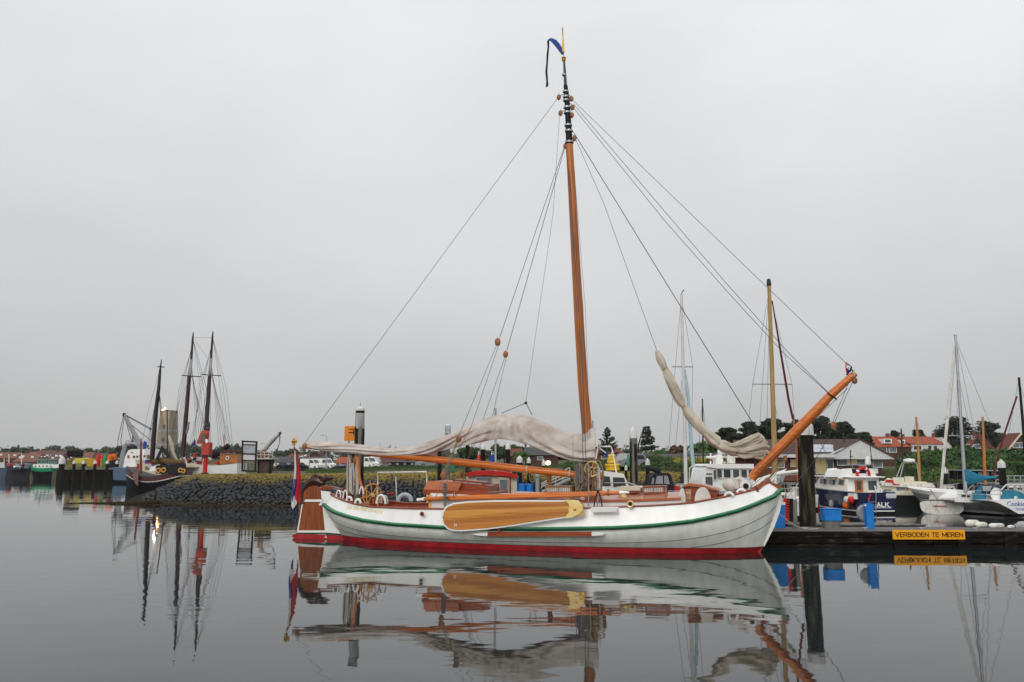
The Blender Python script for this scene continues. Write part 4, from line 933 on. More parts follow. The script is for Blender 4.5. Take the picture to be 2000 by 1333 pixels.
# ================================================================ houses
def house(label, x0, x1, ytop, yeave, ybase, Y, wall, roof, depth=8, gable='side', group='houses beyond the harbour', wins=(), rz=0.0, chim=(), name='house', hip=0.0, fascia=None, cat='house', wmt=pglass, z0=None):
    b0 = gx((x0 + x1) / 2, Y); fr = Fr((b0.x, Y, 0 if z0 is None else z0)); o = T(name, label, cat, fr, group=group)
    A = fr.p(x0, yeave); B_ = fr.p(x1, yeave); zt = fr.p((x0 + x1) / 2, ytop).z; ze = (A.z + B_.z) / 2; xa, xb = A.x, B_.x; zb = fr.p((x0 + x1) / 2, ybase).z - 1.5; oh = .35
    if gable == 'side':                   # ridge runs across the view
        M().bb((xa + oh, 0, zb), (xb - oh, depth, ze)).build('wall', wall, o)
        h_ = hip * (xb - xa); m = M()
        m.add([(xa, -oh, ze), (xb, -oh, ze), (xb - h_, depth / 2, zt), (xa + h_, depth / 2, zt), (xa, depth + oh, ze), (xb, depth + oh, ze)], [(0, 1, 2, 3), (5, 4, 3, 2), (1, 5, 2), (4, 0, 3), (0, 4, 5, 1)])
        if hip == 0: M().add([(xa + oh, 0, ze), (xa + oh, depth, ze), (xa + oh, depth / 2, zt - .25), (xb - oh, 0, ze), (xb - oh, depth, ze), (xb - oh, depth / 2, zt - .25)], [(0, 1, 2), (3, 5, 4)]).build('gable', wall, o)
        rf = m.build('roof', roof, o, smooth=False)
        if Y > 240:
            random.seed(int(x0)); 
            for k in range(4): u = random.uniform(.1, .9); v = random.uniform(.15, .6); M().box((xa + (xb - xa) * u, -oh + (depth / 2 + oh) * v - .1, ze + (zt - ze) * v + .1), (.7, .5, .5)).build('dormer', white, rf)
        if fascia: M().bb((xa - .02, -oh - .05, ze - .22), (xb + .02, -oh + .03, ze + .02)).build('gutter', fascia, o)
    else:                                 # gable faces the viewer
        xm = (xa + xb) / 2 if gable == 'front' else fr.p(float(gable), ytop).x
        M().prism([(xa + oh, zb), (xb - oh, zb), (xb - oh, ze), (xm, zt - .3), (xa + oh, ze)], 0, depth).build('wall', wall, o)
        rf = M().add([(xa, -oh, ze - .1), (xm, -oh, zt), (xb, -oh, ze - .1), (xa, depth, ze - .1), (xm, depth, zt), (xb, depth, ze - .1), (xa, -oh, ze - .35), (xm, -oh, zt - .3), (xb, -oh, ze - .35), (xa, depth, ze - .35), (xm, depth, zt - .3), (xb, depth, ze - .35)],
                     [(0, 1, 4, 3), (1, 2, 5, 4), (6, 9, 10, 7), (7, 10, 11, 8), (0, 6, 7, 1), (1, 7, 8, 2), (0, 3, 9, 6), (2, 8, 11, 5)]).build('roof', roof, o, smooth=False)
        if fascia:
            for sx_ in (xa, xb): M().add([(sx_, -oh - .06, ze - .42), (xm, -oh - .06, zt - .32), (xm, -oh - .06, zt + .03), (sx_, -oh - .06, ze - .05), (sx_, -oh - .01, ze - .42), (xm, -oh - .01, zt - .32), (xm, -oh - .01, zt + .03), (sx_, -oh - .01, ze - .05)], [(0, 1, 2, 3), (7, 6, 5, 4), (0, 3, 7, 4), (3, 2, 6, 7), (0, 4, 5, 1)]).build('bargeboard', fascia, o, smooth=False)
    for w_ in wins: win(o, fr, w_[0], w_[1], w_[2], w_[3], -.02, w_[4] if len(w_) > 4 else wmt, white)
    for cx, cw, ct in chim:
        q = fr.p(cx, ytop); r_ = cw * Y / F / 2; M().bb((q.x - r_, depth / 2 - r_, zt - 1.2), (q.x + r_, depth / 2 + r_, fr.p(cx, ct).z)).build('chimney', brickr, rf)
    return o, fr
# ================================================================ vehicles
def vehicle(label, x0, x1, ytop, Y, colr, kind='van', face=1, group='vehicles parked behind the quay', name='parked_van'):
    L, H, W = {'van': (5.2, 2.3, 1.9), 'car': (4.4, 1.45, 1.75)}[kind]
    b0 = gx((x0 + x1) / 2, Y); zb = gw(b0.x, Y) + .02; wv = (x1 - x0) * Y / F; rz = math.acos(max(.1, min(1, wv / L))) * .6
    fr = Fr((b0.x, Y, zb), 0); o = T(name, label, 'van' if kind == 'van' else 'car', loc=(b0.x, Y, zb), rz=-rz * face, group=group)
    if kind == 'van': pr_ = [(-L / 2, .35), (-L / 2, H * .95), (-L / 2 + .15, H), (L / 2 - 1.7, H), (L / 2 - .95, H * .56), (L / 2 - .1, H * .46), (L / 2, .35)]
    else: pr_ = [(-L / 2, .3), (-L / 2, .85), (-L / 2 + .5, .95), (-L / 2 + 1.0, H), (.45, H), (1.15, .95), (L / 2 - .1, .8), (L / 2, .3)]
    pr_ = [(x * face, z) for x, z in pr_]; m = M(); m.prism(pr_, -W / 2, W / 2); m.build('body', colr, o, bevel=.08)
    g_ = M()
    if kind == 'van':
        for y in (-W / 2 - .012, W / 2 + .012): g_.prism([(x * face, z) for x, z in ((L / 2 - 2.6, H * .6), (L / 2 - 2.6, H * .9), (L / 2 - 1.72, H * .9), (L / 2 - 1.15, H * .6))], y - .01, y + .01)
        g_.prism([(x * face, z) for x, z in ((L / 2 - 1.60, H * .95), (L / 2 - 1.58, H * .955), (L / 2 - .97, H * .60), (L / 2 - .99, H * .59))], -W * .44, W * .44)
    else:
        for y in (-W / 2 - .012, W / 2 + .012): g_.prism([(x * face, z) for x, z in ((-L / 2 + .75, .95), (-L / 2 + 1.1, H - .1), (.4, H - .1), (1.0, .95))], y - .01, y + .01)
    g_.build('windows', glass, o, smooth=False)
    for x in (-L * .3, L * .32):
        for y in (-W / 2, W / 2):
            wl_ = M().lathe([(.3, -.1), (.34, -.05), (.34, .05), (.3, .1)], (x * face, y, .34), 12, 'y').build('wheel', rubber, o); M().lathe([(.18, -.11), (.18, .11)], (x * face, y, .34), 8, 'y').build('rim', steel, wl_)
    for y in (-W * .36, W * .36): M().box(((L / 2 - .04) * face, y, .72), (.1, .3, .18)).build('headlight', pglass, o)
    return o
# ================================================================ right bank: dyke planting, trees, houses
random.seed(11)
m = M()
for _ in range(26000):
    pxx = random.uniform(1742, 2500); u = random.random() ** .8; Y = interp(SHORE, pxx) + 1 + u * 20; X = (pxx - 1000) / F * Y; hh = .55 + .6 * (noise.noise((X * .55, Y * .55, 1)) + noise.noise((X * 1.7, Y * 1.7, 4)) * .5)
    if hh < .15: continue
    p = Vector((X, Y, gw(X, Y) + hh * random.uniform(.3, 1.1))); nrm = Vector((random.uniform(-1, 1), random.uniform(-1, .4), random.uniform(.2, 1))).normalized(); a = nrm.orthogonal().normalized(); b2 = nrm.cross(a); k = random.uniform(.10, .22)
    m.add([p + a * k, p + b2 * k * .7, p - a * k, p - b2 * k * .7], [(0, 1, 2, 3)])
h_ = m.build('dyke_shrubs', HLEAF, smooth=False); h_['kind'] = 'stuff'; h_['label'] = 'dense green rose shrubs covering the dyke below the houses'
m = M(); m2_ = M(); m3_ = M()
for _ in range(15000):
    pxx = random.uniform(1100, 1560); Y = interp(SHORE, pxx) + 2 + random.random() * 14; X = (pxx - 1000) / F * Y; hh = .35 + .5 * noise.noise((X * .6, Y * .6, 9)); 
    if hh < .1: continue
    p = Vector((X, Y, gw(X, Y) + hh * random.uniform(.2, 1.2))); k = random.uniform(.09, .2); nrm = Vector((random.uniform(-1, 1), random.uniform(-1, .4), random.uniform(.2, 1))).normalized(); a = nrm.orthogonal().normalized(); b2 = nrm.cross(a)
    (m3_ if (1310 < pxx < 1375 and Y > 84) else m).add([p + a * k, p + b2 * k * .7, p - a * k, p - b2 * k * .7], [(0, 1, 2, 3)])
h_ = m.build('bank_shrubs', DLEAF, smooth=False); h_['kind'] = 'stuff'; h_['label'] = 'low green scrub on the bank behind the moorings'
h_ = m3_.build('yellow_broom', YLEAF, smooth=False); h_['kind'] = 'stuff'; h_['label'] = 'yellow flowering scrub on the bank below the long flat building'
for _ in range(9000):
    pxx = random.uniform(560, 1120); Y = interp(SHORE, pxx) + 4 + random.random() ** .6 * 60; X = (pxx - 1000) / F * Y; p = Vector((X, Y, gw(X, Y) + random.uniform(0, .18))); k = random.uniform(.06, .16)
    m2_.add([p + Vector((-k * .5, 0, 0)), p + Vector((k * .5, 0, 0)), p + Vector((random.uniform(-k, k), 0, k * 2))], [(0, 1, 2)])
h_ = m2_.build('rough_grass', DLEAF, smooth=False); h_['kind'] = 'stuff'; h_['label'] = 'rough grass on the harbour bank behind the breakwater'
PG = 'dark pines above the harbour houses'
for i, (a, c, w_, lb) in enumerate(((1445, 846, 90, 'low dark pine behind the furled jib bundle'), (1495, 838, 90, 'dense dark pine low behind the ochre mast'), (1535, 840, 90, 'dense dark pine between the ochre mast and the bowsprit'), (1590, 834, 90, 'dense dark pine behind the big black pile'), (1630, 836, 90, 'dense dark pine above the brown clubhouse roof'), (1668, 842, 70, 'dense dark pine above the gable peak'))):
    tree(lb, a, c, 900, w_, 142, PINE, 'round', 4200, .26, i * 11, PG, 'pine_tree')
for i, (a, c, w_, yy, k, lb) in enumerate((
    (1425, 836, 70, 132, 'pine', 'small flat topped pine left of the dark pine grove'), (1465, 824, 70, 128, 'pine', 'dark pine between the furled jib and yellow mast'), (1512, 818, 78, 135, 'pine', 'dark pine behind the yellow mast'),
    (1555, 822, 70, 126, 'pine', 'dark pine behind the bowsprit'), (1605, 814, 84, 133, 'pine', 'tallest dark pine right of the big black pile'), (1648, 824, 72, 128, 'pine', 'dark pine above the solar panels'), (1690, 845, 50, 138, 'pine', 'small dark pine above the orange hipped roof'),
    (1580, 835, 70, 150, 'pine', 'rear dark pine hidden between taller pines'), (1485, 835, 80, 150, 'pine', 'rear dark pine left of the yellow mast'), (1752, 842, 36, 170, 'pine', 'small pine rising behind the roof ridge with white dormer'), (1800, 840, 36, 172, 'pine', 'small pine behind the white house'),
    (1872, 816, 112, 168, 'pine', 'broad pine behind the grey aluminium mast'), (1935, 824, 84, 175, 'pine', 'pine behind the steep red roof'), (1985, 842, 90, 180, 'round', 'leafy tree right of the steep red roof'), (1838, 838, 40, 185, 'round', 'leafy tree between the two chimneys'), (1905, 842, 80, 190, 'round', 'leafy tree behind the dark gable'), (1720, 862, 60, 165, 'round', 'leafy tree behind the orange roof'), (1770, 856, 60, 175, 'round', 'leafy tree between the brown house and the white house'), (1835, 846, 60, 178, 'round', 'leafy tree behind the right end of the white house'), (1960, 838, 70, 185, 'round', 'leafy tree between the two dark gables'), (1890, 868, 34, 138, 'round', 'low tree in front of the dark gable'))):
    tree(lb, a, c, (882 if a < 1720 else 880) if k == 'pine' else 890, w_ * (1.15 if a < 1720 else 1), yy, PINE if k == 'pine' else DLEAF, k, 6600, .24, i * 7, PG, 'pine_tree' if k == 'pine' else 'tree')
tree('sparse upswept conifer left of the big timber pile', 1188, 834, 895, 50, 92, CONI, 'tier', 3600, .13, 3, name='conifer_tree')
tree('wind swept dark pine right of the big timber pile', 1262, 836, 890, 52, 94, CONI, 'wind', 3400, .14, 4, name='pine_tree')
MG = 'leafy trees behind the long flat building'
for i, (a, c, w_, yy, mt_, lb) in enumerate(((1325, 866, 46, 112, RLEAF, 'purple brown leafed bush left of the round green tree'), (1385, 852, 84, 112, LEAF, 'round fresh green tree behind the light blue spar'), (1290, 876, 44, 120, LEAF, 'small pale green bush right of the wind swept pine'), (1228, 876, 40, 122, DLEAF, 'dark bush behind the big timber pile'), (1330, 884, 44, 104, RLEAF, 'low brown bush behind the flat roofed building'), (1150, 868, 60, 125, DLEAF, 'dark leafy tree at the mast foot'), (1110, 872, 50, 130, DLEAF, 'dark leafy tree right of the dark grey roof'), (985, 862, 100, 120, DLEAF, 'dark tree under the peak of the mainsail'), (920, 866, 70, 125, DLEAF, 'dark tree behind the green and red buoys'), (1020, 880, 40, 105, LEAF, 'green bush beside the dark grey roof'), (1085, 888, 50, 108, DLEAF, 'bush right of the white gable line'), (1420, 868, 50, 118, DLEAF, 'dark green bush right of the round green tree'), (1270, 888, 40, 108, DLEAF, 'low dark bush under the wind swept pine'))):
    tree(lb, a, c, 900, w_, yy, mt_, 'round', 2400, .2, i * 5, MG)
far = [(18, 866, 40), (52, 868, 34), (100, 866, 40), (128, 866, 50), (165, 872, 44), (205, 868, 60), (245, 872, 40), (362, 858, 50), (395, 864, 50), (430, 868, 44), (455, 862, 34), (545, 878, 30), (570, 873, 34), (598, 880, 30), (630, 876, 50), (665, 872, 50), (705, 876, 50), (745, 878, 50), (785, 874, 50), (825, 872, 50), (862, 872, 40), (500, 878, 40)]
FL = ['above the low roof at the left edge', 'above the long orange red roof', 'above the brown roof behind the green workboat', 'just right of the lone dolphin', 'above the ball topmarks', 'above the coloured buoys', 'behind the trawler gallows', 'between the lighthouse and the first schooner mast', 'between the two schooner masts', 'behind the red harbour light', 'behind the varnished wheelhouse', 'below the quay crane jib', 'under the crane hook', 'left of the ensign staff', 'above the white vans', 'behind the orange sign post', 'right of the orange sign', 'above the red roofed grey shed', 'above the dark open shelter', 'above the silver car', 'behind the open cage pile', 'between the tide board and the crane']
for i, (a, c, w_) in enumerate(far): tree('hazy tree on the far skyline ' + FL[i], a, c, 905, w_, 330 + (i % 4) * 25, FLEAF, 'round', 1100, .6, i, 'far skyline trees')
m = M(); random.seed(3)
for _ in range(14000):
    pxx = random.uniform(-1500, 3600); Y = random.uniform(400, 520); X = (pxx - 1000) / F * Y; hh = 5.5 + 4 * noise.noise((X * .02, 0, 0)) + 2.5 * noise.noise((X * .11, 3, 0)); leaves(m, (X, Y, gw(X, Y) + random.uniform(-.5, hh)), (1, 1, 1), 1, 1.3)
h_ = m.build('far_wood', FLEAF, smooth=False); h_['kind'] = 'stuff'; h_['label'] = 'far wood on the skyline'
# houses on the dyke, right
HG = 'houses on the dyke'
W4 = white
o, fr = house('brown brick house with orange hipped roof and white dormer', 1688, 1782, 852, 874, 900, 150, brick, tiler, 8, 'side', HG, [(1716, 875, 1731, 884), (1737, 875, 1750, 884)], hip=.18, chim=((1753, 6, 846),), fascia=None)
d_ = panel(o, fr, [(1726, 858), (1742, 858), (1742, 867), (1726, 867)], .4, 2.5, white, 'dormer'); win(d_, fr, 1729, 859.5, 1739, 865, .38, glass)
d_ = panel(o, fr, [(1760, 860), (1768, 860), (1768, 867), (1760, 867)], .8, 2.5, white, 'dormer'); win(d_, fr, 1762, 862, 1766, 866, .78, glass)
o, fr = house('white rendered house with bright orange roof', 1776, 1850, 852, 868, 893, 150, render_w, tiler, 9, 'side', HG, [(1785, 872, 1791, 879, glass), (1793, 872, 1799, 879, glass), (1813, 871.5, 1819, 879, glass), (1824, 871.5, 1830, 878.5, glass)], chim=((1786, 5, 847), (1817, 5, 845), (1848, 5, 845)))
panel(o, fr, [(1841, 855), (1858, 872), (1859, 893), (1841, 893)], .5, 7, render_w, 'end_wall'); panel(o, fr, [(1776, 883), (1852, 883), (1852, 887), (1776, 887)], -2.2, 2.3, tileg, 'porch_roof')
o, fr = house('dark brick house with steep dull red side roof and white windows', 1878, 1952, 848, 886, 893, 140, brick, tiled, 1.5, '1912', HG, [(1898, 854, 1903, 859), (1902, 869, 1915, 876), (1888, 869, 1898, 880), (1925, 886, 1932, 892)], chim=((1907, 5, 843),))
panel(o, fr, [(1908, 849), (1915, 848), (1952, 885), (1925, 887)], -.5, .15, tiled, 'roof_slope')
o, fr = house('brown house with cream bargeboards at the right edge', 1963, 2026, 846, 880, 893, 125, brick, tiled, 3, 'front', HG, [(1979, 866, 1990, 875), (1992, 866, 2003, 875), (1974, 882, 2000, 888)], fascia=cream)
# harbour clubhouse
cf = Fr(gx(1650, 74, 0), 0); club = T('harbour_clubhouse', 'harbour clubhouse with wide pale grey gable and solar panels', 'building', cf)
zB = gw(cf.loc.x, 78)
q0, q1, q2 = cf.p(1590, 889), cf.p(1678, 861), cf.p(1744, 896)
a, c = cf.p(1590, 925), cf.p(1725, 945)
M().bb((cf.p(1590, 890).x, .6, zB - 1), (cf.p(1726, 890).x, 9, q0.z)).build('wall', brick, club)
M().prism([(q0.x, q0.z + .05), (cf.p(1622, 886).x, q0.z + .1), (q1.x, q1.z), (q2.x, q2.z), (q2.x, q2.z - .08), (cf.p(1590, 893.5).x, q2.z - .08)], -.3, .1).build('gable_board', pgrey, club)
for k in range(22):
    x = q0.x + 1.3 + (q2.x - q0.x - 1.6) * k / 21; zt = q0.z + .1 + (q1.z - q0.z - .1) * max(0, min(1, (x - cf.p(1622, 886).x) / (q1.x - cf.p(1622, 886).x))) if x < q1.x else q1.z + (q2.z - q1.z) * (x - q1.x) / (q2.x - q1.x)
    M().bb((x - .012, -.315, q2.z), (x + .012, -.3, zt - .1)).build('board_joint', pgrey, club)
rl, rt, rr2 = cf.p(1500, 868), cf.p(1678, 859.5), cf.p(1748, 896)
M().add([(q1.x, -.45, q1.z + .12), (q2.x + .15, -.45, q2.z + .05), (q2.x + .15, 10, q2.z + .05), (q1.x, 10, q1.z + .12), (q1.x, -.45, q1.z), (q2.x + .15, -.45, q2.z - .07), (q2.x + .15, 10, q2.z - .07), (q1.x, 10, q1.z)], [(0, 1, 2, 3), (7, 6, 5, 4), (0, 4, 5, 1), (1, 5, 6, 2)]).build('roof', tiled, club, smooth=False)
ea, eb = cf.p(1590, 889.5, .0), cf.p(1622, 889, 0); xl = cf.p(1425, 890).x
M().add([(xl, -.5, q0.z), (eb.x, -.5, q0.z), (q1.x, -.45, q1.z + .1), (q1.x, 6, q1.z + .3), (xl + 2, 6, q1.z + .2), (xl, -.5, q0.z - .12), (eb.x, -.5, q0.z - .12)], [(0, 1, 2, 3, 4), (0, 5, 6, 1)]).build('roof_wing', mat('brown_roof', (.085, .05, .04), .85, c2=(.05, .035, .03), scale=3), club, smooth=False)
M().bb((xl, -.6, q0.z - .25), (eb.x + .2, -.45, q0.z + .02)).build('white_fascia', pgrey, club)
M().bb((xl + .5, .8, zB - 1), (cf.p(1592, 890).x, 8, q0.z - .1)).build('side_wall', brickr, club)
# solar panels lying on the slope
n0 = Vector((0, 6.5, q1.z + .2 - q0.z)).normalized()
for k in range(2):
    for j in range(4):
        x = cf.p(1592, 880).x + j * 1.12 + k * .5; y0 = .3 + k * 1.7; sl = (q1.z + .2 - q0.z) / 6.5
        M().add([(x, y0, q0.z + sl * (y0 + .5) + .06), (x + 1.05, y0, q0.z + sl * (y0 + .5) + .06), (x + 1.35, y0 + 1.6, q0.z + sl * (y0 + 2.1) + .06), (x + .3, y0 + 1.6, q0.z + sl * (y0 + 2.1) + .06)], [(0, 1, 2, 3)]).build('solar_panel', mat('solar_glass', (.40, .45, .50), .15, c2=(.30, .36, .42)), club, smooth=False)
for x0, y0, x1, y1, mt_ in ((1594, 897, 1602, 926, warmgl), (1604, 897, 1614, 926, warmgl), (1616, 897, 1626, 926, glass), (1636, 898, 1652, 909, pglass), (1654, 900, 1673, 907, warmgl), (1678, 899, 1690, 910, pglass), (1706, 899, 1722, 913, pglass)):
    win(club, cf, x0, y0, x1, y1, .56, mt_, white)
panel(club, cf, [(1697, 916), (1715, 916), (1715, 926), (1697, 926)], .5, .05, white, 'notice_board')
for a in (1648, 1678): M().tube([cf.p(a, 862 if a > 1660 else 868, 2), cf.p(a, 845 if a > 1660 else 850, 2)], .06, 6).build('flue', dsteel, club)
win(club, cf, 1500, 899, 1530, 913, .7, pglass, white); win(club, cf, 1545, 899, 1560, 912, .7, warmgl, white)
# long flat building centre
house('long low flat roofed building with dark fascia behind the moorings', 1196, 1345, 887, 893, 905, 98, pgrey, tileg, 6, 'side', None, [(1200 + 14 * k, 895, 1211 + 14 * k, 902, glass) for k in range(10)], name='flat_roofed_building', cat='building')
house('low white fronted building behind the white patrol vessel', 1335, 1430, 885, 890, 905, 99, render_w, tileg, 6, 'side', None, [(1345 + 16 * k, 893, 1356 + 16 * k, 900, glass) for k in range(5)], name='low_building', cat='building')
house('red brick house with dark roof behind the yellow buoy', 1160, 1225, 872, 888, 900, 115, brickr, tiled, 8, 'side', None, [(1175, 891, 1185, 897)], hip=.25, chim=((1204, 6, 866),))
house('house with dark grey roof and white gable edge right of the sail peak', 1022, 1095, 873, 890, 903, 105, brick, tileg, 8, 'side', None, [(1050, 893, 1060, 899)], hip=.05)
panel(*house('small house with dull red roof under the sail peak', 990, 1024, 876, 892, 903, 112, brick, tiled, 8, 'side', None, [], hip=.1)[:2], [(1023, 889), (1038, 873), (1040, 874), (1025, 891)], -3, .2, render_w, 'white_bargeboard')
# ================================================================ piles
pile('stout dark tide stained pile with white cap right of the barge bow', 1579, 815, 850, 30, 30.2, pilem, lean=.02, n=12)
bp2 = pile('tall brown timber pile with ragged white top behind the fore deck', 1240, 833, 857, 15, 44, greyt, cap=False)
cone_cap(bp2[2] * 1.05, (bp2[4] - bp2[3]), (0, 0, bp2[3]), capm, bp2[0], 8)
for k in range(4):                      # bundled timbers
    a = k * pi / 2 + .5; M().tube([(bp2[2] * .7 * cos(a), bp2[2] * .7 * sin(a), -2), (bp2[2] * .66 * cos(a), bp2[2] * .66 * sin(a), bp2[3] - .1 * k)], bp2[2] * .5, 7).build('timber', pilem, bp2[0])
for lb, a, yt, yc, w_, Y, mt_ in (
    ('thin dark pile with white pointed cap behind the skylight', 1267, 895, 909, 8, 52, tar), ('low dark pile with white cap left of the big timber pile', 1224, 908, 919, 5, 60, tar),
    ('black pile cut off by the sail foot left of the red buoy', 857, 862, 865, 8, 46, tar), ('black pile right of the green buoy topped behind the mainsail', 912, 868, 870, 8, 48, tar),
    ('black pile with white cap right of the red buoy', 943, 866, 878, 9, 60, tar), ('tall black pile with white cap under the sail peak', 992, 863, 878, 9, 56, tar), ('pile with broad white cap beside the red roofed wheelhouse', 1015, 890, 904, 11, 55, tar),
    ('pile with slim white cap right of the broad capped one', 1033, 893, 905, 7, 58, tar), ('small pile with white cap and round lamp over the boom', 1062, 897, 910, 6, 66, tar),
    ('slim dark pile with white cap left of the grey yacht mast', 1851, 912, 925, 8, 62, tar), ('thick dark pile with white cap at the far right', 1963.5, 897, 914, 13, 50, tar),
    ('lone dark dolphin with white painted top in the open water at the left', 118, 891, 907, 11, 122, tar)):
    o_ = pile(lb, a, yt, yc, w_, Y, mt_)
    if a == 1062: M().ell((.35, -.3, o_[3] + .2), (.22, .1, .2), 10, 6).build('lamp', lampw, o_[0])
# big dolphin with orange sign behind the stern
o_, fr, r_, z1, z2 = pile('cluster pile with grey painted top and black collar above the sail cover', 697, 808, 838, 19, 34, pilem, cap=False)
M().lathe([(r_ * 1.0, z1), (r_ * .93, fr.p(697, 808).z)], (0, 0, 0), 8).build('painted_top', mat('worn_pale_paint', (.42, .44, .44), .6, c2=(.20, .21, .21), scale=4, stretch=(2, 2, .2), detail=7), o_)
M().lathe([(r_ * .93, fr.p(697, 808).z), (r_ * .93, fr.p(697, 803).z)], (0, 0, 0), 8).build('collar', black, o_)
cone_cap(r_ * .95, .18, (0, 0, fr.p(697, 803).z), capm, o_, 8)
M().tube([(0, 0, fr.p(697, 800).z), (0, 0, fr.p(697, 788).z)], .01, 4).build('spike', dsteel, o_)
for k in range(5): a = k * 2 * pi / 5; M().tube([(r_ * .62 * cos(a), r_ * .62 * sin(a), -2), (r_ * .58 * cos(a), r_ * .58 * sin(a), z1 + .02 * k)], r_ * .48, 7).build('timber', (greyt if k == 4 else pilem), o_)
sg = T('orange_panel_sign', 'orange rectangular sign with a black F shape beside the grey topped pile', 'sign', Fr(gx(680, 34.4)))
fr = Fr(gx(680, 34.4)); A, C = fr.p(672.5, 862), fr.p(700, 833)
M().bb((A.x, -.02, A.z), (C.x, .02, C.z)).build('board', osign, sg, bevel=.005)
M().tube([(fr.p(681, 860).x, .05, -1.5), (fr.p(681, 860).x, .05, C.z)], .03, 6).build('post', steel, sg)
for (a, b_, c_, d_) in ((681, 838.5, 690, 840), (681, 844.5, 690, 846.5), (690, 838.5, 692, 851)):
    p0, p1 = fr.p(a, d_, -.03), fr.p(c_, b_, -.03); M().bb((p0.x, -.03, p0.z), (p1.x, -.021, p1.z)).build('symbol_bar', black, sg)
# cage topped pile pair
o_, fr, r_, z1, z2 = pile('pile with open wire cage top behind the mainsail', 873, 832, 848, 10, 47, greyt, cap=False)
m = M()
for k in range(8): a = k * pi / 4; m.tube([(r_ * cos(a), r_ * sin(a), z1 - .3), (r_ * cos(a), r_ * sin(a), fr.p(873, 834).z)], .015, 4)
for k in range(3): m.torus((0, 0, z1 - .2 + k * .2), r_, .012, 'z', 12, 4)
m.build('cage', steel, o_); cone_cap(r_ * 1.1, .15, (0, 0, fr.p(873, 834).z), capm, o_)
# ================================================================ pontoon at the right
DZ = .52
pf = Fr((gx(1500, 28.2).x, 28.2, 0)); pont = T('pontoon', 'black tarred mooring pontoon running right from the barge bow', 'pontoon', pf)
x0 = pf.p(1484, 1050).x; x1 = 26
M().bb((x0, .35, -.6), (x1, 1.55, DZ - .06)).build('float', rubber, pont)
edge = mat('rotten_black_timber', (.007, .006, .005), .9, spec=.12, c2=(.09, .075, .05), scale=2.6, stretch=(.6, 3, 3), detail=10, lo=.56, hi=.76, bump=.03)
k = 0; x = x0; random.seed(2)
while x < x1:
    L = random.uniform(2.4, 3.4); z_ = 0
    for h0, h1, pr_ in ((DZ - .19, DZ, .0), (DZ - .40, DZ - .20, .03 * random.random()), (-.15, DZ - .42, .05 + .05 * random.random())):
        M().bb((x + .01, pr_, h0), (min(x + L - .01, x1), .34, h1 - .012)).build('side_beam', edge, pont, bevel=.015)
    x += L
deckg = mat('grey_deck_board', (.17, .165, .155), .85, c2=(.10, .098, .09), scale=3, stretch=(4, .6, 1), detail=7)
bme = None; x = x0 + .05; i_ = 0
proto = M().box((0, 0, 0), (.138, 1.62, .03)).mesh('deck_board', deckg, False)
while x < x1 and i_ < 130:
    o_ = bpy.data.objects.new('deck_board', proto); COL.objects.link(o_); o_.parent = pont; o_.location = (x + .07, .80, DZ + .012 + random.uniform(-.003, .003)); x += .15; i_ += 1
m = M()
while x < x1: m.box((x + .07, .8, DZ + .012), (.138, 1.62, .03)); x += .15
if m.v: m.build('far_deck_boards', deckg, pont, smooth=False, kind='stuff')
for a in (1870, 1960, 1745):
    M().bb((pf.p(a, 1050).x, -.06, -.3), (pf.p(a + 24, 1050).x, .0, DZ - .05)).build('fender_plate', edge, pont)
sf = Fr((pf.loc.x, 28.2, 0)); A, C = pf.p(1744, 1054.5, -.1), pf.p(1883.5, 1036, -.1)
sgn = T('mooring_forbidden_sign', 'amber sign reading verboden te meren on the pontoon edge', 'sign', loc=(pf.loc.x + (A.x + C.x) / 2, 28.2, (A.z + C.z) / 2))
hw, hh = (C.x - A.x) / 2, (C.z - A.z) / 2
M().bb((-hw, -.12, -hh), (hw, -.07, hh)).build('board', oyel, sgn, bevel=.004)
letters('VERBODEN TE MEREN', .158, black, sgn, TM(0, -.124, 0), bold=.155, gap=.215, sx=1.0)
# things on the pontoon
def onp(px_, Y): return Fr((gx(px_, Y, DZ).x, Y, DZ + .03))
# second gangway and float behind
g2 = T('walkway_float', 'grey boarded float behind the pontoon below the navy cruiser', 'pontoon', Fr(gx(1660, 32.5)))
fr = Fr(gx(1660, 32.5)); gx0, gx1 = fr.p(1540, 1018).x, fr.p(1790, 1018).x; n_ = int((gx1 - gx0) / .15); mm_ = M().box((0, 0, 0), (.138, 1.4, .04)).mesh('deck_board', deckg, False)
for k in range(n_):
    o_ = bpy.data.objects.new('deck_board', mm_); COL.objects.link(o_); o_.parent = g2; o_.location = (gx0 + k * .15, 0, .45)
M().bb((gx0, -.65, -.3), (gx1, .65, .42)).build('float', edge, g2)
M().tube([(gx0, -.72, .47), (gx1, -.72, .47)], .04, 5).build('edge_rail', greyt, g2)
fr = onp(1622, 29.2); bx = T('blue_locker', 'bright blue square locker on a grey plinth on the pontoon', 'locker', fr)
A, C = fr.p(1607, 1018), fr.p(1639, 995)
M().bb((A.x, -.2, A.z), (C.x, .25, C.z)).build('box', blue, bx, bevel=.02); M().bb((A.x + .04, -.17, 0), (C.x - .05, .22, A.z)).build('plinth', greyt, bx); M().bb((A.x - .01, -.22, C.z), (C.x + .01, .27, C.z + .02)).build('lid', blue, bx)
fr = onp(1698, 28.9); ps = T('blue_post', 'leaning bright blue post with a round grey disc behind it', 'post', fr)
M().prism([(fr.p(a, c).x, fr.p(a, c).z) for a, c in ((1690, 985), (1704, 985), (1706.5, 1034), (1693, 1034))], -.06, .14).build('post', blue, ps, bevel=.01)
q = fr.p(1691, 1003, .25); M().lathe([(.01, 0), (.27, 0), (.29, .02), (.29, .12), (.27, .14), (.01, .14)], q, 20, 'y').build('disc', gpaint, ps); M().torus(q + Vector((0, -.01, 0)), .24, .015, n=20, m=4).build('disc_ring', steel, ps)
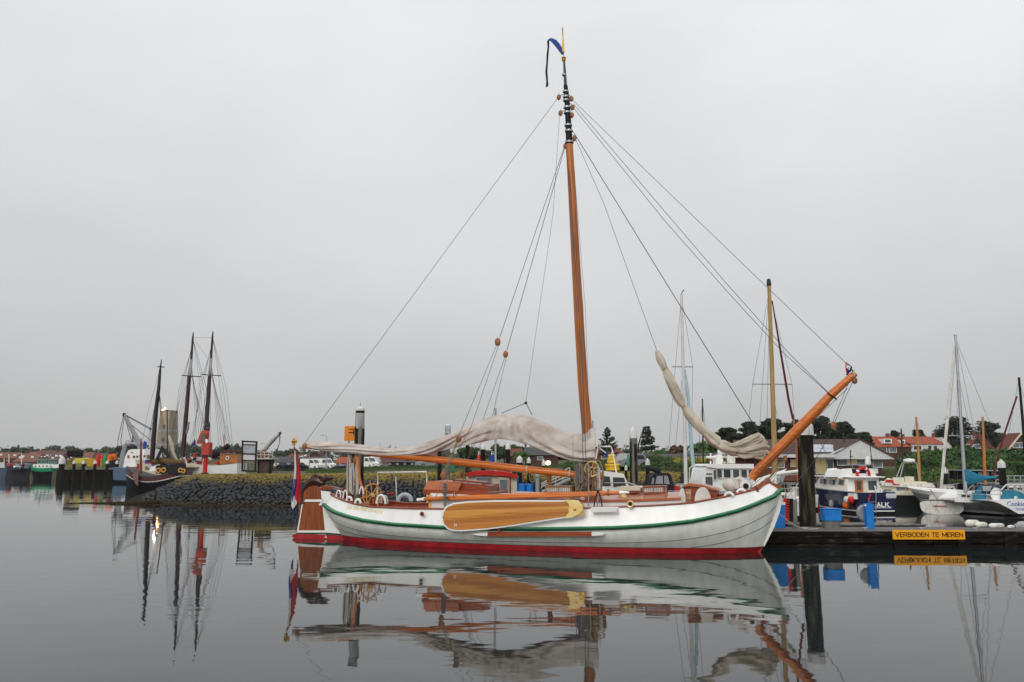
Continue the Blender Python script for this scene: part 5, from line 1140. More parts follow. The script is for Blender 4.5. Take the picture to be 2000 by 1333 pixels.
M().ell(fr.p(1690, 988, -.1), (.04, .03, .04), 6, 4).build('knob', white, ps)
fr = onp(1522, 28.8); bl2 = T('blue_fender_board', 'blue board hanging at the pontoon end beside the barge bow', 'board', fr)
panel(bl2, fr, [(1509, 985), (1533, 988), (1533, 1032), (1506, 1032)], -.1, .2, blue, 'board', bevel=.01); panel(bl2, fr, [(1520, 979), (1534, 982), (1533, 988), (1514, 986)], -.1, .2, white, 'white_top')
fr = onp(1536, 29.0); rl_ = T('red_rubber_ladder', 'ribbed red rubber fender strip on a black panel beside the blue board', 'fender', fr)
panel(rl_, fr, [(1530, 975), (1536, 975), (1540, 1015), (1536, 1024), (1531, 1020)], -.1, .1, redp, 'red_strip')
for k in range(8): M().box(fr.p(1538.5, 979 + 5 * k, -.08), (.09, .08, .045)).build('rib', redp, rl_)
panel(rl_, fr, [(1537, 975), (1549, 975), (1549, 1018), (1541, 1018)], .02, .1, rubber, 'black_panel')
fr = onp(1554, 29.1); gp2 = T('grey_dock_post', 'square grey wooden post between the red strip and the black pile', 'post', fr)
panel(gp2, fr, [(1549, 977), (1557, 977), (1558, 1033), (1550, 1033)], -.08, .2, greyt, 'post')
random.seed(8)
FG = 'white fenders lying on the pontoon'
for i, (a, c, L, r_, lb) in enumerate(((1900, 1019, .5, .13, 'white plastic canister lying first on the pontoon behind the sign'), (1917, 1029, .45, .10, 'stubby white fender lying between canister and long fender'), (1947, 1029, .62, .085, 'long white fender lying on the pontoon'), (1975, 1031, .35, .06, 'smallest white fender at the right end of the row'))):
    fr = onp(a, 29.6 - .2 * i); o_ = T('fender', lb, 'fender', loc=fr.loc + Vector((0, 0, r_)), rz=.2 * i - .2, group=FG)
    M().lathe([(.02, -L / 2), (r_ * .8, -L / 2 + .05), (r_, -L / 2 + .12), (r_, L / 2 - .12), (r_ * .8, L / 2 - .05), (.02, L / 2)], (0, 0, 0), 9, 'x').build('body', dirtyw, o_); M().torus((L / 2 + .03, 0, 0), .04, .012, n=8, m=4).build('eye', rubber, o_)
mo = T('mooring_rope', 'white mooring rope from the barge bow to the pontoon', 'rope', loc=(0, 0, 0))
e0 = BF.w(P(1515, 998, -.1)); e1 = gx(1598, 28.6, DZ + .06); pts = [e0.lerp(e1, k / 12) - Vector((0, 0, .22 * sin(pi * k / 12))) for k in range(13)]
M().tube(pts, .014, 5).build('rope', ropew, mo)
# fittings: cleats
for a in (1572, 1690, 1800, 1905):
    q = gx(a, 28.5, DZ + .03); o_ = T('dock_cleat', 'small galvanised cleat on the pontoon edge ' + {1572: 'beside the black pile', 1690: 'left of the blue post', 1800: 'above the amber sign', 1905: 'in front of the white canister'}[a], 'cleat', loc=q, group='cleats along the pontoon edge'); M().tube([(-.1, 0, .07), (.1, 0, .07)], .016, 5).build('horn', steel, o_); M().bb((-.03, -.02, -.02), (.03, .02, .07)).build('foot', steel, o_)
# ================================================================ moored boats right to left
MB = 'boats moored in the marina'
# navy cruiser
fr = Fr(((at(1672, 1003, 46).x + at(1757, 1003, 46).x) / 2, 46, 0), pi / 2 + .10); LX = (at(1757, 1003, 46).x - at(1672, 1003, 46).x)
alk = T('navy_motor_cruiser', 'navy blue motor cruiser named ALK with white flybridge and red life ring', 'motor boat', fr, group=MB)
boat_hull(alk, 8.2, LX, 1.18, 1.42, [(0, .30, black, 'bottom'), (.30, .34, white, 'boot_stripe'), (.34, 1, navy, 'hull')], white, rail=gpaint, tw=.9, wl=.86)
def Q(px_, py_, x=0.0): return fr.q(px_, py_, x)
def qbox(o, x0, y0, x1, y1, xa, xb, mt, name, **kw):
    a, c = Q(x0, y1, xa), Q(x1, y0, xa); return M().bb((xa, a.y, a.z), (xb, c.y, c.z)).build(name, mt, o, **kw)
def poly_x(o, pts, xa, xb, mt, name, **kw):
    m = M(); m.prismx([(q.y, q.z) for q in [Q(a, c, xa) for a, c in pts]], xa, xb); return m.build(name, mt, o, **kw)
letters('ALK', .27, white, alk, TM(-.014, Q(1724, 987, 0).y, Q(1724, 986.5, 0).z, -pi / 2), bold=.2)
letters('TERSCHELLING', .095, white, alk, TM(-.014, Q(1724, 993, 0).y, Q(1724, 992, 0).z, -pi / 2), bold=.17)
xs = 1.3
cabz = Q(1700, 934, xs).z
# cabin body
ya, yb = LX / 2 - .2, -LX / 2 + .2
cabm = M(); cabm.add([(xs, ya, 1.0), (xs, yb, 1.0), (xs, yb + .08, cabz), (xs, ya - .08, cabz), (6.3, ya - .3, 1.1), (6.3, yb + .3, 1.1), (5.3, yb + .35, cabz), (5.3, ya - .35, cabz)], [(0, 1, 2, 3), (5, 4, 7, 6), (4, 0, 3, 7), (1, 5, 6, 2), (3, 2, 6, 7)]); cabm.build('cabin', white, alk, bevel=.03)
M().bb((xs - .5, yb - .05, cabz), (5.6, ya + .05, cabz + .08)).build('cabin_roof', white, alk, bevel=.03)
for k in range(3):
    X0 = xs + .5 + k * 1.15; m = M(); m.add([(X0, ya + .0, 1.55), (X0 + .7, ya - .06, 1.55), (X0 + .6, ya - .10, cabz - .12), (X0 + .05, ya - .06, cabz - .12), (X0, ya - .1, 1.55), (X0 + .7, ya - .16, 1.55), (X0 + .6, ya - .2, cabz - .12), (X0 + .05, ya - .16, cabz - .12)], [(0, 1, 2, 3), (0, 4, 5, 1), (3, 2, 6, 7), (0, 3, 7, 4), (1, 5, 6, 2)]); m.build('side_window', glass, alk)
for (a, c, d, e, mt_, nm) in ((1671, 939, 1685, 965, mat('orange_door_wood', (.42, .13, .03), .4), 'wooden_door'), (1697, 940, 1712, 958, glass, 'aft_window'), (1688, 942, 1694, 962, cream, 'door_panel')): qbox(alk, a, c, d, e, xs - .04, xs, mt_, nm)
qbox(alk, 1674.5, 942, 1681.5, 958, xs - .06, xs - .035, glass, 'door_glass')
# flybridge
poly_x(alk, [(1638, 934), (1645, 918), (1662, 917), (1664, 927), (1692, 927), (1695, 918), (1703, 918), (1714, 936)], 1.7, 3.4, white, 'flybridge', bevel=.04)
poly_x(alk, [(1664, 917), (1693, 916), (1693, 927), (1664, 927)], 1.75, 2.2, navy, 'flybridge_seat')
for a in (1665, 1690): M().tube([Q(a, 932, 2.1), Q(a, 908, 2.1)], .02, 5).build('rail_post', steel, alk)
M().tube([Q(1640, 910, 2.1), Q(1706, 909, 2.1)], .02, 5).build('fly_rail', steel, alk)
qq = Q(1686, 927, 1.45); M().torus(qq, .36, .085, 'x', 20, 8).build('life_ring', redp, alk)
for k in range(4): M().torus(qq, .36, .09, 'x', 3, 8, k * pi / 2 + .4, k * pi / 2 + .62).build('ring_band', white, alk)
M().lathe([(.16, 0), (.18, .1), (.13, .4), (.02, .47)], Q(1695.5, 908, 3.2), 10).build('radome', white, alk)
M().tube([Q(1696, 915, 2.6), Q(1704, 912, 2.6), Q(1697, 850, 2.6)], [.02, .03, .02], 5).build('whip_aerial', dsteel, alk)
M().tube([Q(1662, 912, 2.6), Q(1661, 880, 2.6)], .03, 5).build('signal_mast', dsteel, alk); M().tube([Q(1659, 893, 2.6), Q(1666, 893, 2.6)], .02, 4).build('cross_tree', dsteel, alk); M().tube([Q(1641, 930, 2.6), Q(1641, 908, 2.6)], .035, 5).build('stern_aerial', dsteel, alk)
lad = M().tube([Q(1703, 936, 1.6), Q(1713, 965, .9)], .03, 5).build('ladder', white, alk); M().tube([Q(1710, 934, 1.6), Q(1724, 965, .9)], .03, 5).build('ladder_rail', white, lad)
for k in range(6): u = k / 6 + .06; M().tube([Q(1703 + 10 * u, 936 + 29 * u, 1.6 - .7 * u), Q(1710.5 + 13.5 * u, 935 + 30 * u, 1.6 - .7 * u)], .022, 5).build('rung', white, lad)
qbox(alk, 1669, 965, 1693, 976, .1, .8, white, 'stern_locker'); qbox(alk, 1703, 966, 1732, 976, .1, .9, white, 'deck_box'); qbox(alk, 1699, 934.5, 1710, 939, 1.6, 1.9, redp, 'red_light_box')
cv = qbox(alk, 1731, 964, 1752, 976, -.05, .6, mat('striped_cover', (.62, .63, .68), .8, c2=(.35, .36, .42), scale=5, stretch=(8, 8, .2)), 'outboard_cover', bevel=.08)
poly_x(alk, [(1695, 977), (1699, 965), (1702, 967), (1697, 978)], -.02, .1, redp, 'red_flag_roll')
M().tube([Q(1697, 975, -.08), Q(1697, 990, -.1)], .015, 4).build('transom_ladder', steel, alk); M().tube([Q(1711, 960, -.08), Q(1711, 1003, -.1)], .02, 4).build('transom_ladder', steel, alk)
for k in range(3): M().tube([Q(1697, 982 + 6 * k, -.09), Q(1711, 981 + 6 * k, -.09)], .014, 4).build('ladder_step', steel, alk)
for a, c, mt_ in ((1662, 977.5, redp), (1654, 977, dirtyw), (1652, 987.5, orange)):
    yy = LX / 2 + .14; o_ = M().ell(fr.p(a, c, yy), (.2, .17, .22), 12, 8).build('ball_fender', mt_, alk)
for a, c in ((1594, 1010), (1621, 985)):
    M().ell(fr.p(a + 2, min(c, 990), LX / 2 + .1), (.13, .12, .24), 9, 7).build('fender', redp if a < 1600 else gpaint, alk)
m = M(); 
for z_ in (1.95, 2.3): m.tube([(4.6 + k * .6, (LX / 2 - .05) * (1 - (max(0, (4.6 + k * .6 - 3.3)) / 4.9) ** 2.3), z_ + .05 * k) for k in range(6)], .022, 5)
m.build('bow_rail', steel, alk)
for k in range(4): x = 4.8 + k * .85; y = (LX / 2 - .05) * (1 - ((x - 3.3) / 4.9) ** 2.3); M().tube([(x, y, 1.3), (x, y, 2.5)], .02, 5).build('stanchion', steel, alk)
# cream cruiser behind
fr = Fr(((at(1728, 1000, 54).x + at(1822, 1000, 54).x) / 2, 54, 0), pi / 2 - .38); LX = (at(1826, 1000, 54).x - at(1726, 1000, 54).x)
cc = T('cream_cabin_cruiser', 'cream cabin cruiser with red flash, brown wood trim and radar arch', 'motor boat', fr, group=MB)
boat_hull(cc, 9, LX, .98, 1.5, [(0, .80, black, 'bottom'), (.80, 1, cream, 'hull')], dirtyw, rail=black, tw=.92)
poly_x(cc, [(1724, 976), (1726, 950), (1740, 938), (1770, 944), (1820, 946), (1832, 975)], 1.6, 5.5, cream, 'cabin', bevel=.05)
poly_x(cc, [(1723, 948), (1725, 944), (1800, 947), (1823, 948), (1826, 952), (1760, 951)], 1.3, 5.7, dirtyw, 'roof', bevel=.03)
poly_x(cc, [(1728, 943), (1731, 938), (1744, 938), (1746, 945), (1757, 947), (1757, 949), (1744, 948), (1742, 943)], 1.25, 1.6, redp, 'red_flash')
for a, c, d, e, mt_ in ((1727, 957, 1741, 968, glass), (1752, 953, 1768, 970, pglass), (1771, 953, 1781, 974, mat('warm_brown_trim', (.25, .09, .03), .5)), (1783, 954, 1801, 970, pglass)): qbox(cc, a, c, d, e, 1.54, 1.6, mt_, 'window')
qbox(cc, 1768, 932, 1785, 947, 1.8, 2.6, cream, 'flybridge_seat'); qbox(cc, 1745, 934, 1766, 948, 2.0, 3.0, dirtyw, 'flybridge')
m = M()
for a, c, d in ((1750, 935, 1762), (1757, 938, 1766)): m.tube([Q(a, c, 2), Q(d - 2, 910, 2), Q(d, 905, 2), Q(1790, 905, 2), Q(1796, 940, 2)], .03, 6)
m.build('radar_arch', ropew, cc)
M().lathe([(.1, 0), (.36, .03), (.38, .12), (.33, .22), (.02, .27)], Q(1776, 904, 2), 14).build('radar_dome', white, cc)
poly_x(cc, [(1760, 965), (1768, 972), (1780, 974), (1771, 981), (1758, 979)], .2, .25, orange, 'orange_cloth')
for a in (1769, 1793): M().tube([Q(a, 947, .3), Q(a, 978, .3)], .025, 5).build('awning_post', steel, cc)
poly_x(cc, [(1766, 973), (1790, 966), (1818, 972), (1822, 981), (1770, 982)], .1, .5, cream, 'cockpit_coaming')
# old white workboat with rounded transom
fr = Fr(((at(1803, 1004, 46).x + at(1878, 1004, 46).x) / 2, 46, 0), pi / 2 - .46)
ow = T('old_white_dinghy', 'old weathered white open boat with blue waterline and rounded transom', 'dinghy', fr, group=MB)
hwv = (at(1878, 1004, 46).x - at(1803, 1004, 46).x) / 2
boat_hull(ow, 4.2, hwv * 1.96, .66, .74, [(0, .32, blue, 'bottom'), (.32, 1, dirtyw, 'hull')], greyt, rail=black, tw=.9)
sg_ = lambda v: (1 if v > 0 else -1)
m = M(); m.prismx([(hwv * sg_(cos(a)) * abs(cos(a)) ** .45, .60 + .14 * sin(a) if sin(a) > 0 else .60 - .58 * abs(sin(a)) ** .6) for a in [2 * pi * k / 36 for k in range(36)]], -.06, .02); m.build('transom', dirtyw, ow, bevel=.02)
M().tube([(-.05, hwv * 1.02 * sg_(cos(a)) * abs(cos(a)) ** .45, .61 + .15 * sin(a)) for a in [pi * k / 16 for k in range(17)]], .03, 5).build('transom_cap', black, ow)
for z_ in (.46, .40): M().bb((-.09, -.25, z_), (-.065, .4, z_ + .02)).build('transom_bracket', fred, ow)
M().bb((-.09, -.28, .41), (-.07, .46, .43)).build('red_step', fred, ow)
poly_x2 = [(-.6, .55), (-.55, .88), (.5, .90), (.6, .55)]
M().prismx(poly_x2, 2.2, 4.2).build('cuddy', dirtyw, ow, bevel=.05)
M().tube([(.3, .2, .8), (1.6, .5, 1.3)], .025, 5).build('oar', teak, ow)
# Cookie yacht
CKR = 1.80
fr = Fr((at(1990, 1004, 45).x, 45, 0), CKR); ck = T('white_sailing_yacht', 'white sailing yacht named Cookie with grey hull stripe and blue canvas covers', 'sailing yacht', fr, group=MB)
boat_hull(ck, 8.6, 3.1, 1.05, 1.3, [(0, .28, black, 'bottom'), (.28, .36, white, 'boot_stripe'), (.36, .84, gpaint, 'grey_topside'), (.84, 1, white, 'sheer_strake')], white, rail=None, tw=.72, rake=.9)
# sugar-scoop transom : white sloping panel carrying the name
tf = Fr((at(1973, 1000, 43.2).x, 43.2, 0), .18); 
tr = M(); tp = [BFq for BFq in [tf.p(1934, 979), tf.p(1955, 984), tf.p(1972, 993), tf.p(1990, 1003), tf.p(2040, 1006), tf.p(2045, 978), tf.p(1990, 976)]]
cks = T('x', 'x', 'x', tf); cks.name = 'stern_scoop'; del cks['label'], cks['category']; cks.parent = ck; cks.matrix_parent_inverse = Matrix.Identity(4)
cks.location = Matrix.Rotation(-fr.rz, 3, 'Z') @ (tf.loc - fr.loc); cks.rotation_euler = (0, 0, tf.rz - fr.rz)
M().prism([(q.x, q.z) for q in tp], 0, 1.6).build('transom', white, cks, bevel=.02)
M().prism([(q.x, q.z) for q in [tf.p(1930, 977), tf.p(1938, 977), tf.p(1962, 984), tf.p(1980, 994), tf.p(1995, 1004.5), tf.p(1988, 1004.5), tf.p(1970, 994), tf.p(1950, 984)]], -.04, .1).build('scoop_edge', white, cks)
text('Cookie', .36, mat('blue_lettering', (.03, .12, .42), .5), cks, TM(tf.p(1984, 985).x, -.006, tf.p(1979, 985.5).z), depth=.002, bold=.004)
letters('TERSCHELLING', .13, MATS['blue_lettering'], cks, TM(tf.p(1996, 995).x, -.006, tf.p(1996, 995.5).z), bold=.16)
fr = Fr((at(1930, 1000, 44.5).x, 44.5, 0)); 
ct = bpy.data.objects.new('deck_gear', None); COL.objects.link(ct); ct.parent = ck; R_ = Matrix.Rotation(-CKR, 3, 'Z'); ct.location = R_ @ (fr.loc - Fr((at(1990, 1004, 45).x, 45, 0)).loc); ct.rotation_euler = (0, 0, -CKR)
panel(ct, fr, [(1866, 975), (1885, 962), (1900, 962), (1934, 976), (1934, 982), (1866, 980)], 0, 1.6, white, 'coach_roof', bevel=.04)
for w_ in ((1878, 967, 1886, 971), (1889, 968, 1894, 972)): win(ct, fr, *w_, -.02, glass)
panel(ct, fr, [(1899, 964), (1927, 965), (1926, 978), (1901, 977)], -.3, .05, teal, 'dodger_panel')
m = M(); rr_ = []
for u in range(9):
    a_ = u / 8; xx = 1904 + (1962 - 1904) * a_; yt = 950 - 3 * sin(a_ * pi); rr_.append([fr.p(xx, 966, -.2), fr.p(xx, yt + 3, -.2), fr.p(xx, yt, .5), fr.p(xx, yt + 1, 1.4), fr.p(xx, 966, 1.9)])
m.loft(rr_, False, False).build('bimini', mat('navy_canvas', (.012, .02, .05), .8), ct)
panel(ct, fr, [(1917, 950.5), (1938, 950), (1933, 960), (1921, 960)], -.26, .03, pvc, 'clear_window'); panel(ct, fr, [(1941, 951), (1955, 955), (1947, 960), (1938, 959)], -.26, .03, pvc, 'clear_window')
panel(ct, fr, [(1904, 964), (1914, 949), (1919, 950), (1916, 965)], -.28, .04, teal, 'sprayhood_side')
q = fr.p(1946, 967, -.5); M().lathe([(.3, -.05), (.33, 0), (.3, .05)], q, 16, 'y').build('wheel_cover', white, ct)
m = M(); rr_ = []
for k in range(7):
    a_ = pi * k / 6; rr_.append([(fr.p(1966, 970).x + .75 * cos(a_) * w_, -.6 + .9 * v, fr.p(1966, 980).z + .62 * sin(a_) * w_) for v, w_ in ((0, .96), (.1, 1), (.9, 1), (1, .96))])
m.loft(rr_, False, False); m.build('rolled_dinghy_cover', teal, ct); M().prism([(fr.p(1966, 970).x + .72 * cos(a_), fr.p(1966, 980).z + .6 * sin(a_)) for a_ in [pi * k / 8 for k in range(9)]], -.62, -.55).build('cover_end', teal, ct)
text('E', .34, white, ct, TM(fr.p(1969.5, 975).x, -.63, fr.p(1969.5, 974.5).z, 0, .25), name='sail_mark', depth=.003, bold=.01)
panel(ct, fr, [(1991, 967), (2012, 968), (2012, 978), (1991, 977)], -.5, .05, teal, 'dodger_panel')
M().tube([fr.p(1948, 965, -.4), fr.p(1965, 948, -.2), fr.p(2010, 947, -.1)], .03, 6).build('stern_arch', white, ct)
for k in range(4): M().tube([fr.p(1900 + 27 * k, 976, -.6), fr.p(1900 + 27 * k, 957, -.6)], .015, 4).build('stanchion', steel, ct)
m = M(); m.tube([fr.p(1870, 960, -.6), fr.p(2010, 957, -.6)], .012, 4); m.tube([fr.p(1870, 967, -.6), fr.p(2010, 966, -.6)], .012, 4); m.build('guard_wire', steel, ct)
alum = mat('anodised_mast', (.36, .39, .42), .4, .3)
yacht_mast(ct, fr, [(1886, 962), (1883, 920), (1874, 780), (1866, 655)], .105, alum, [(1872, 740, -20)] and [(1877, 852, 24)], [[(1866, 660), (1838, 955)], [(1868, 668), (1905, 852), (1925, 960)], [(1868, 670), (1852, 852), (1870, 960)], [(1867, 664), (1985, 955)], [(1869, 720), (1890, 820), (1935, 955)], [(1869, 720), (1870, 955)]])
M().tube([fr.p(1838, 956, -.2), fr.p(1852, 800, -.1), fr.p(1865, 668, 0)], [.07, .085, .03], 7).build('furled_foresail', dirtyw, ct)
M().tube([fr.p(1863, 655, 0), fr.p(1869, 657, 0)], .03, 4).build('wind_vane', dsteel, ct)
m = M(); rr_ = []
for u in range(13):
    a_ = u / 12; xx = 1881 + (1943 - 1881) * a_; yt = interp([(1881, 912), (1890, 918), (1905, 925), (1925, 930), (1943, 931)], xx); yb_ = interp([(1881, 946), (1897, 948), (1910, 944), (1925, 938.5), (1943, 937)], xx)
    T0, B0 = fr.p(xx, yt), fr.p(xx, yb_); hh = (T0.z - B0.z) / 2; cz = (T0.z + B0.z) / 2; w_ = .12 + .06 * sin(a_ * 9)
    rr_.append([(T0.x, w_ * cos(t_), cz + hh * sin(t_)) for t_ in [2 * pi * k / 10 for k in range(10)]])
m.loft(rr_).build('boom_cover', mat('turquoise_canvas', (.012, .12, .21), .85, c2=(.03, .19, .30), scale=4, stretch=(1, 1, 3), bump=.02), ct)
M().tube([fr.p(1943, 935), fr.p(1948, 934)], .07, 7).build('boom_end', dsteel, ct); M().tube([fr.p(1910, 938), fr.p(1890, 958)], .03, 5).build('kicker', steel, ct)
# further boats with masts
def mast_boat(label, hx0, hx1, ywl, Y, hb, mpts, r, mmt, sp=None, stays=(), cover=None, deckc=dirtyw, name='sailing_boat', cat='sailing boat', hullm=white, rz=None):
    cx = (hx0 + hx1) / 2; fr = Fr(gx(cx, Y)); L = (hx1 - hx0) * Y / F; o = T(name, label, cat, fr, group=MB)
    hb_ = bpy.data.objects.new('hull_assembly', None)
    m = hull_loft(L, L * .3, hb, hb * 1.35, 0, .35, tw=.7, rake=.6, wl=.75); m.v = [(x - L / 2, y, z) for x, y, z in m.v]; m.build('bottom', black, o)
    m = hull_loft(L, L * .3, hb, hb * 1.35, .35, 1, tw=.7, rake=.6, wl=.75); m.v = [(x - L / 2, y, z) for x, y, z in m.v]; m.build('hull', hullm, o)
    M().bb((-L * .35, -L * .09, hb - .15), (L * .2, L * .09, hb + .42)).build('coach_roof', deckc, o, bevel=.08); M().prism([(-L * .5, hb - .1), (L * .35, hb - .05), (L * .35, hb), (-L * .5, hb)], -L * .12, L * .12).build('deck', deckc, o)
    for k in range(3): M().bb((-L * .28 + k * L * .14, -L * .092, hb + .12), (-L * .2 + k * L * .14, -L * .088, hb + .3)).build('cabin_window', glass, o)
    yacht_mast(o, fr, mpts, r, mmt, sp, stays)
    for s_ in (-1, 1):
        for k in range(7): M().tube([(-L * .42 + k * L * .12, s_ * L * .13, hb - .05), (-L * .42 + k * L * .12, s_ * L * .13, hb + .6)], .014, 4).build('stanchion', steel, o)
        M().tube([(-L * .42, s_ * L * .13, hb + .6), (L * .3, s_ * L * .13, hb + .62)], .012, 4).build('guard_wire', steel, o)
    return o, fr
goldm = mat('ochre_spar', (.40, .27, .09), .45, c2=(.30, .19, .06), scale=2, stretch=(5, 5, .2))
o_, fr = mast_boat('sailing boat with ochre mast and furled maroon foresail behind the patrol vessel', 1440, 1600, 985, 42, .9, [(1514, 960), (1512, 860), (1507, 700), (1502, 556)], .15, goldm, [(1508.5, 751, 39)], [[(1502, 570), (1470, 752), (1448, 960)], [(1502, 570), (1547, 752), (1560, 950)], [(1501, 575), (1484, 830)], [(1503, 580), (1497, 880)], [(1508, 760), (1530, 880)]])
M().tube([fr.p(1508, 588), fr.p(1525, 690), fr.p(1540, 780), fr.p(1549, 820)], [.03, .055, .06, .06], 6).build('furled_foresail', mat('maroon_sailcloth', (.10, .015, .02), .8), o_)
M().lathe([(.1, 0), (.13, .1), (.1, .35), (.05, .4)], fr.p(1502, 560), 8).build('mast_cap', dsteel, o_)
o_, fr = mast_boat('sailing boat with orange brown mast and maroon painted spar behind the big black pile', 1530, 1650, 975, 55, .8, [(1560, 945), (1556, 880), (1549, 810)], .11, mat('faded_orange_spar', (.40, .12, .06), .5), None, [[(1549, 812), (1592, 940)], [(1549, 815), (1530, 930)]], hullm=dirtyw)
lbs = mat('light_blue_spar', (.36, .52, .58), .5)
o_, fr = mast_boat('sailing yacht with white mast and light blue spar behind the fore deck', 1290, 1375, 975, 41, .85, [(1340, 960), (1338, 860), (1334, 715), (1331, 575)], .10, mat('off_white_mast', (.62, .62, .60), .4), [(1333, 717, 20)], [[(1331, 580), (1319, 717), (1306, 880), (1300, 950)], [(1331, 580), (1353, 717), (1350, 900)], [(1334, 720), (1312, 950)], [(1334, 720), (1362, 940)]])
M().tube([fr.p(1358, 948), fr.p(1351, 880), fr.p(1343, 760), fr.p(1338, 722)], [.09, .10, .07, .03], 8).build('light_blue_spar', lbs, o_); M().tube([fr.p(1331, 575), fr.p(1335, 567), fr.p(1337, 570)], .02, 4).build('wind_vane', dsteel, o_)
o_, fr = mast_boat('small boat with ochre wooden mast behind the cream cruiser', 1770, 1835, 960, 60, .7, [(1797, 950), (1793, 870), (1789.5, 815)], .11, mat('yellow_brown_spar', (.42, .20, .05), .45), None, [[(1790, 818), (1760, 940)], [(1790, 818), (1822, 940)]])
o_, fr = mast_boat('boat with orange wooden mast right of the turquoise boom cover', 1895, 1960, 955, 62, .7, [(1924, 950), (1922, 880), (1919, 815)], .12, mat('bright_orange_spar', (.50, .19, .05), .45), None, [[(1919, 820), (1895, 940)], [(1920, 820), (1950, 940)], [(1920, 830), (1965, 945)]], deckc=greyt)
o_, fr = mast_boat('boat with black mast and maroon raked spar at the right edge', 1940, 2060, 955, 58, .8, [(2006, 950), (1999, 840), (1990, 738)], .12, black, None, [[(1990, 742), (1960, 900)], [(1990, 745), (2040, 900)]], hullm=dirtyw)
M().tube([fr.p(1938, 935), fr.p(1958, 860), fr.p(1986, 775)], .06, 6).build('raked_spar', MATS['maroon_sailcloth'], o_)
o_, fr = mast_boat('boat with short dark mast left of the ochre wooden mast', 1735, 1790, 955, 66, .6, [(1764, 945), (1762, 880), (1760, 838)], .09, dsteel, None, [])
o_, fr = mast_boat('boat with thin grey mast below the furled jib', 1355, 1410, 955, 60, .7, [(1374, 945), (1373, 860), (1372, 780)], .07, dsteel, [(1373, 895, 10)], [[(1372, 784), (1360, 930)], [(1372, 784), (1388, 930)]])
# white patrol vessel
fr = Fr(gx(1440, 37)); pv = T('white_patrol_vessel', 'white steel patrol vessel with wheelhouse windows behind the fore deck', 'motor vessel', fr, group=MB)
L = 190 * 37 / F; x0 = fr.p(1368, 960).x
for f0, f1_, mt_, nm in ((0, .5, white, 'hull'), (.5, .56, dkgreen, 'green_stripe'), (.56, 1, white, 'topside')):
    m = hull_loft(L * .93, 3.6, 1.3, 2.55, f0, f1_, tw=.85, rake=.9, wl=.7); m.v = [(x + x0 - .2, y, z) for x, y, z in m.v]; m.build(nm, mt_, pv)
M().bb((x0 - .1, -1.5, 1.0), (fr.p(1480, 950).x, 1.5, 1.2)).build('deck', gpaint, pv)
panel(pv, fr, [(1371, 958), (1377, 920), (1383, 912), (1400, 909), (1470, 909), (1474, 944), (1474, 958)], -1.1, 2.4, white, 'wheelhouse', bevel=.04)
panel(pv, fr, [(1381, 912), (1385, 908), (1471, 908), (1472, 915), (1400, 915)], -1.25, 2.6, white, 'wheelhouse_roof', bevel=.02)
for w_ in ((1413.5, 918, 1426, 934), (1431.5, 918, 1443, 934), (1447.5, 918, 1458, 934), (1462, 918, 1470, 934), (1400.5, 918, 1403, 934), (1405, 918, 1409, 934), (1393.5, 919, 1398, 938)): win(pv, fr, *w_, -1.12, glass, white)
for k in range(3): win(pv, fr, 1378.5 + 4.6 * k, 932, 1381.6 + 4.6 * k, 948, -1.12, glass)
for k in range(3): win(pv, fr, 1380 + 4 * k, 925, 1382.5 + 4 * k, 928, -1.12, glass)
panel(pv, fr, [(1398, 908), (1400, 890), (1410, 888), (1414, 908)], -.3, .6, white, 'radar_mast'); M().tube([fr.p(1379, 894), fr.p(1428, 893)], .06, 6).build('radar_scanner', white, pv); M().tube([fr.p(1402, 884, -.2), fr.p(1423, 884, -.2)], .10, 8).build('radar_bar', white, pv)
M().lathe([(.18, 0), (.19, .2), (.13, .45), (.1, .5)], fr.p(1428, 906, -.3), 9).build('vent_cowl', dirtyw, pv); M().tube([fr.p(1346, 960, -1), fr.p(1347, 915, -1), fr.p(1352, 911, -1), fr.p(1385, 911, -1)], .03, 6).build('gantry_rail', dirtyw, pv); M().ell(fr.p(1415, 906, -.8), (.1, .1, .1), 8, 5).build('dome_light', steel, pv)
M().tube([fr.p(1388, 910), fr.p(1388, 886)], .04, 5).build('lantern_post', white, pv); M().bb(fr.p(1387, 901, -.05), fr.p(1389.5, 897, .05)).build('nav_light', redp, pv)
q = fr.p(1519, 930, -1.0); M().torus(q, .09, .03, n=10, m=5).build('hawse', steel, pv)
for k in range(3): M().tube([fr.p(1504 + 6 * k, 952 + k, -1.1), fr.p(1524 + 3 * k, 940 + 3 * k, -.6)], .03, 5).build('bow_stripe', dkgreen, pv)
sbm = T('white_boom_spar', 'long white bowsprit boom pointing right past the black pile', 'spar', Fr(gx(1550, 33))); fr = Fr(gx(1550, 33))
M().tube([fr.p(1515, 927), fr.p(1579, 919)], .07, 8).build('spar', white, sbm); M().ell(fr.p(1573, 926), (.13, .1, .1), 8, 6).build('float', orange, sbm); M().tube([fr.p(1578, 921), fr.p(1536, 975)], .02, 5).build('stay', ropew, sbm); M().tube([fr.p(1515, 931), fr.p(1570, 926)], .02, 5).build('lower_stay', ropew, sbm); M().tube([fr.p(1515, 927), fr.p(1515, 1000)], .05, 7).build('stem_post', white, sbm)
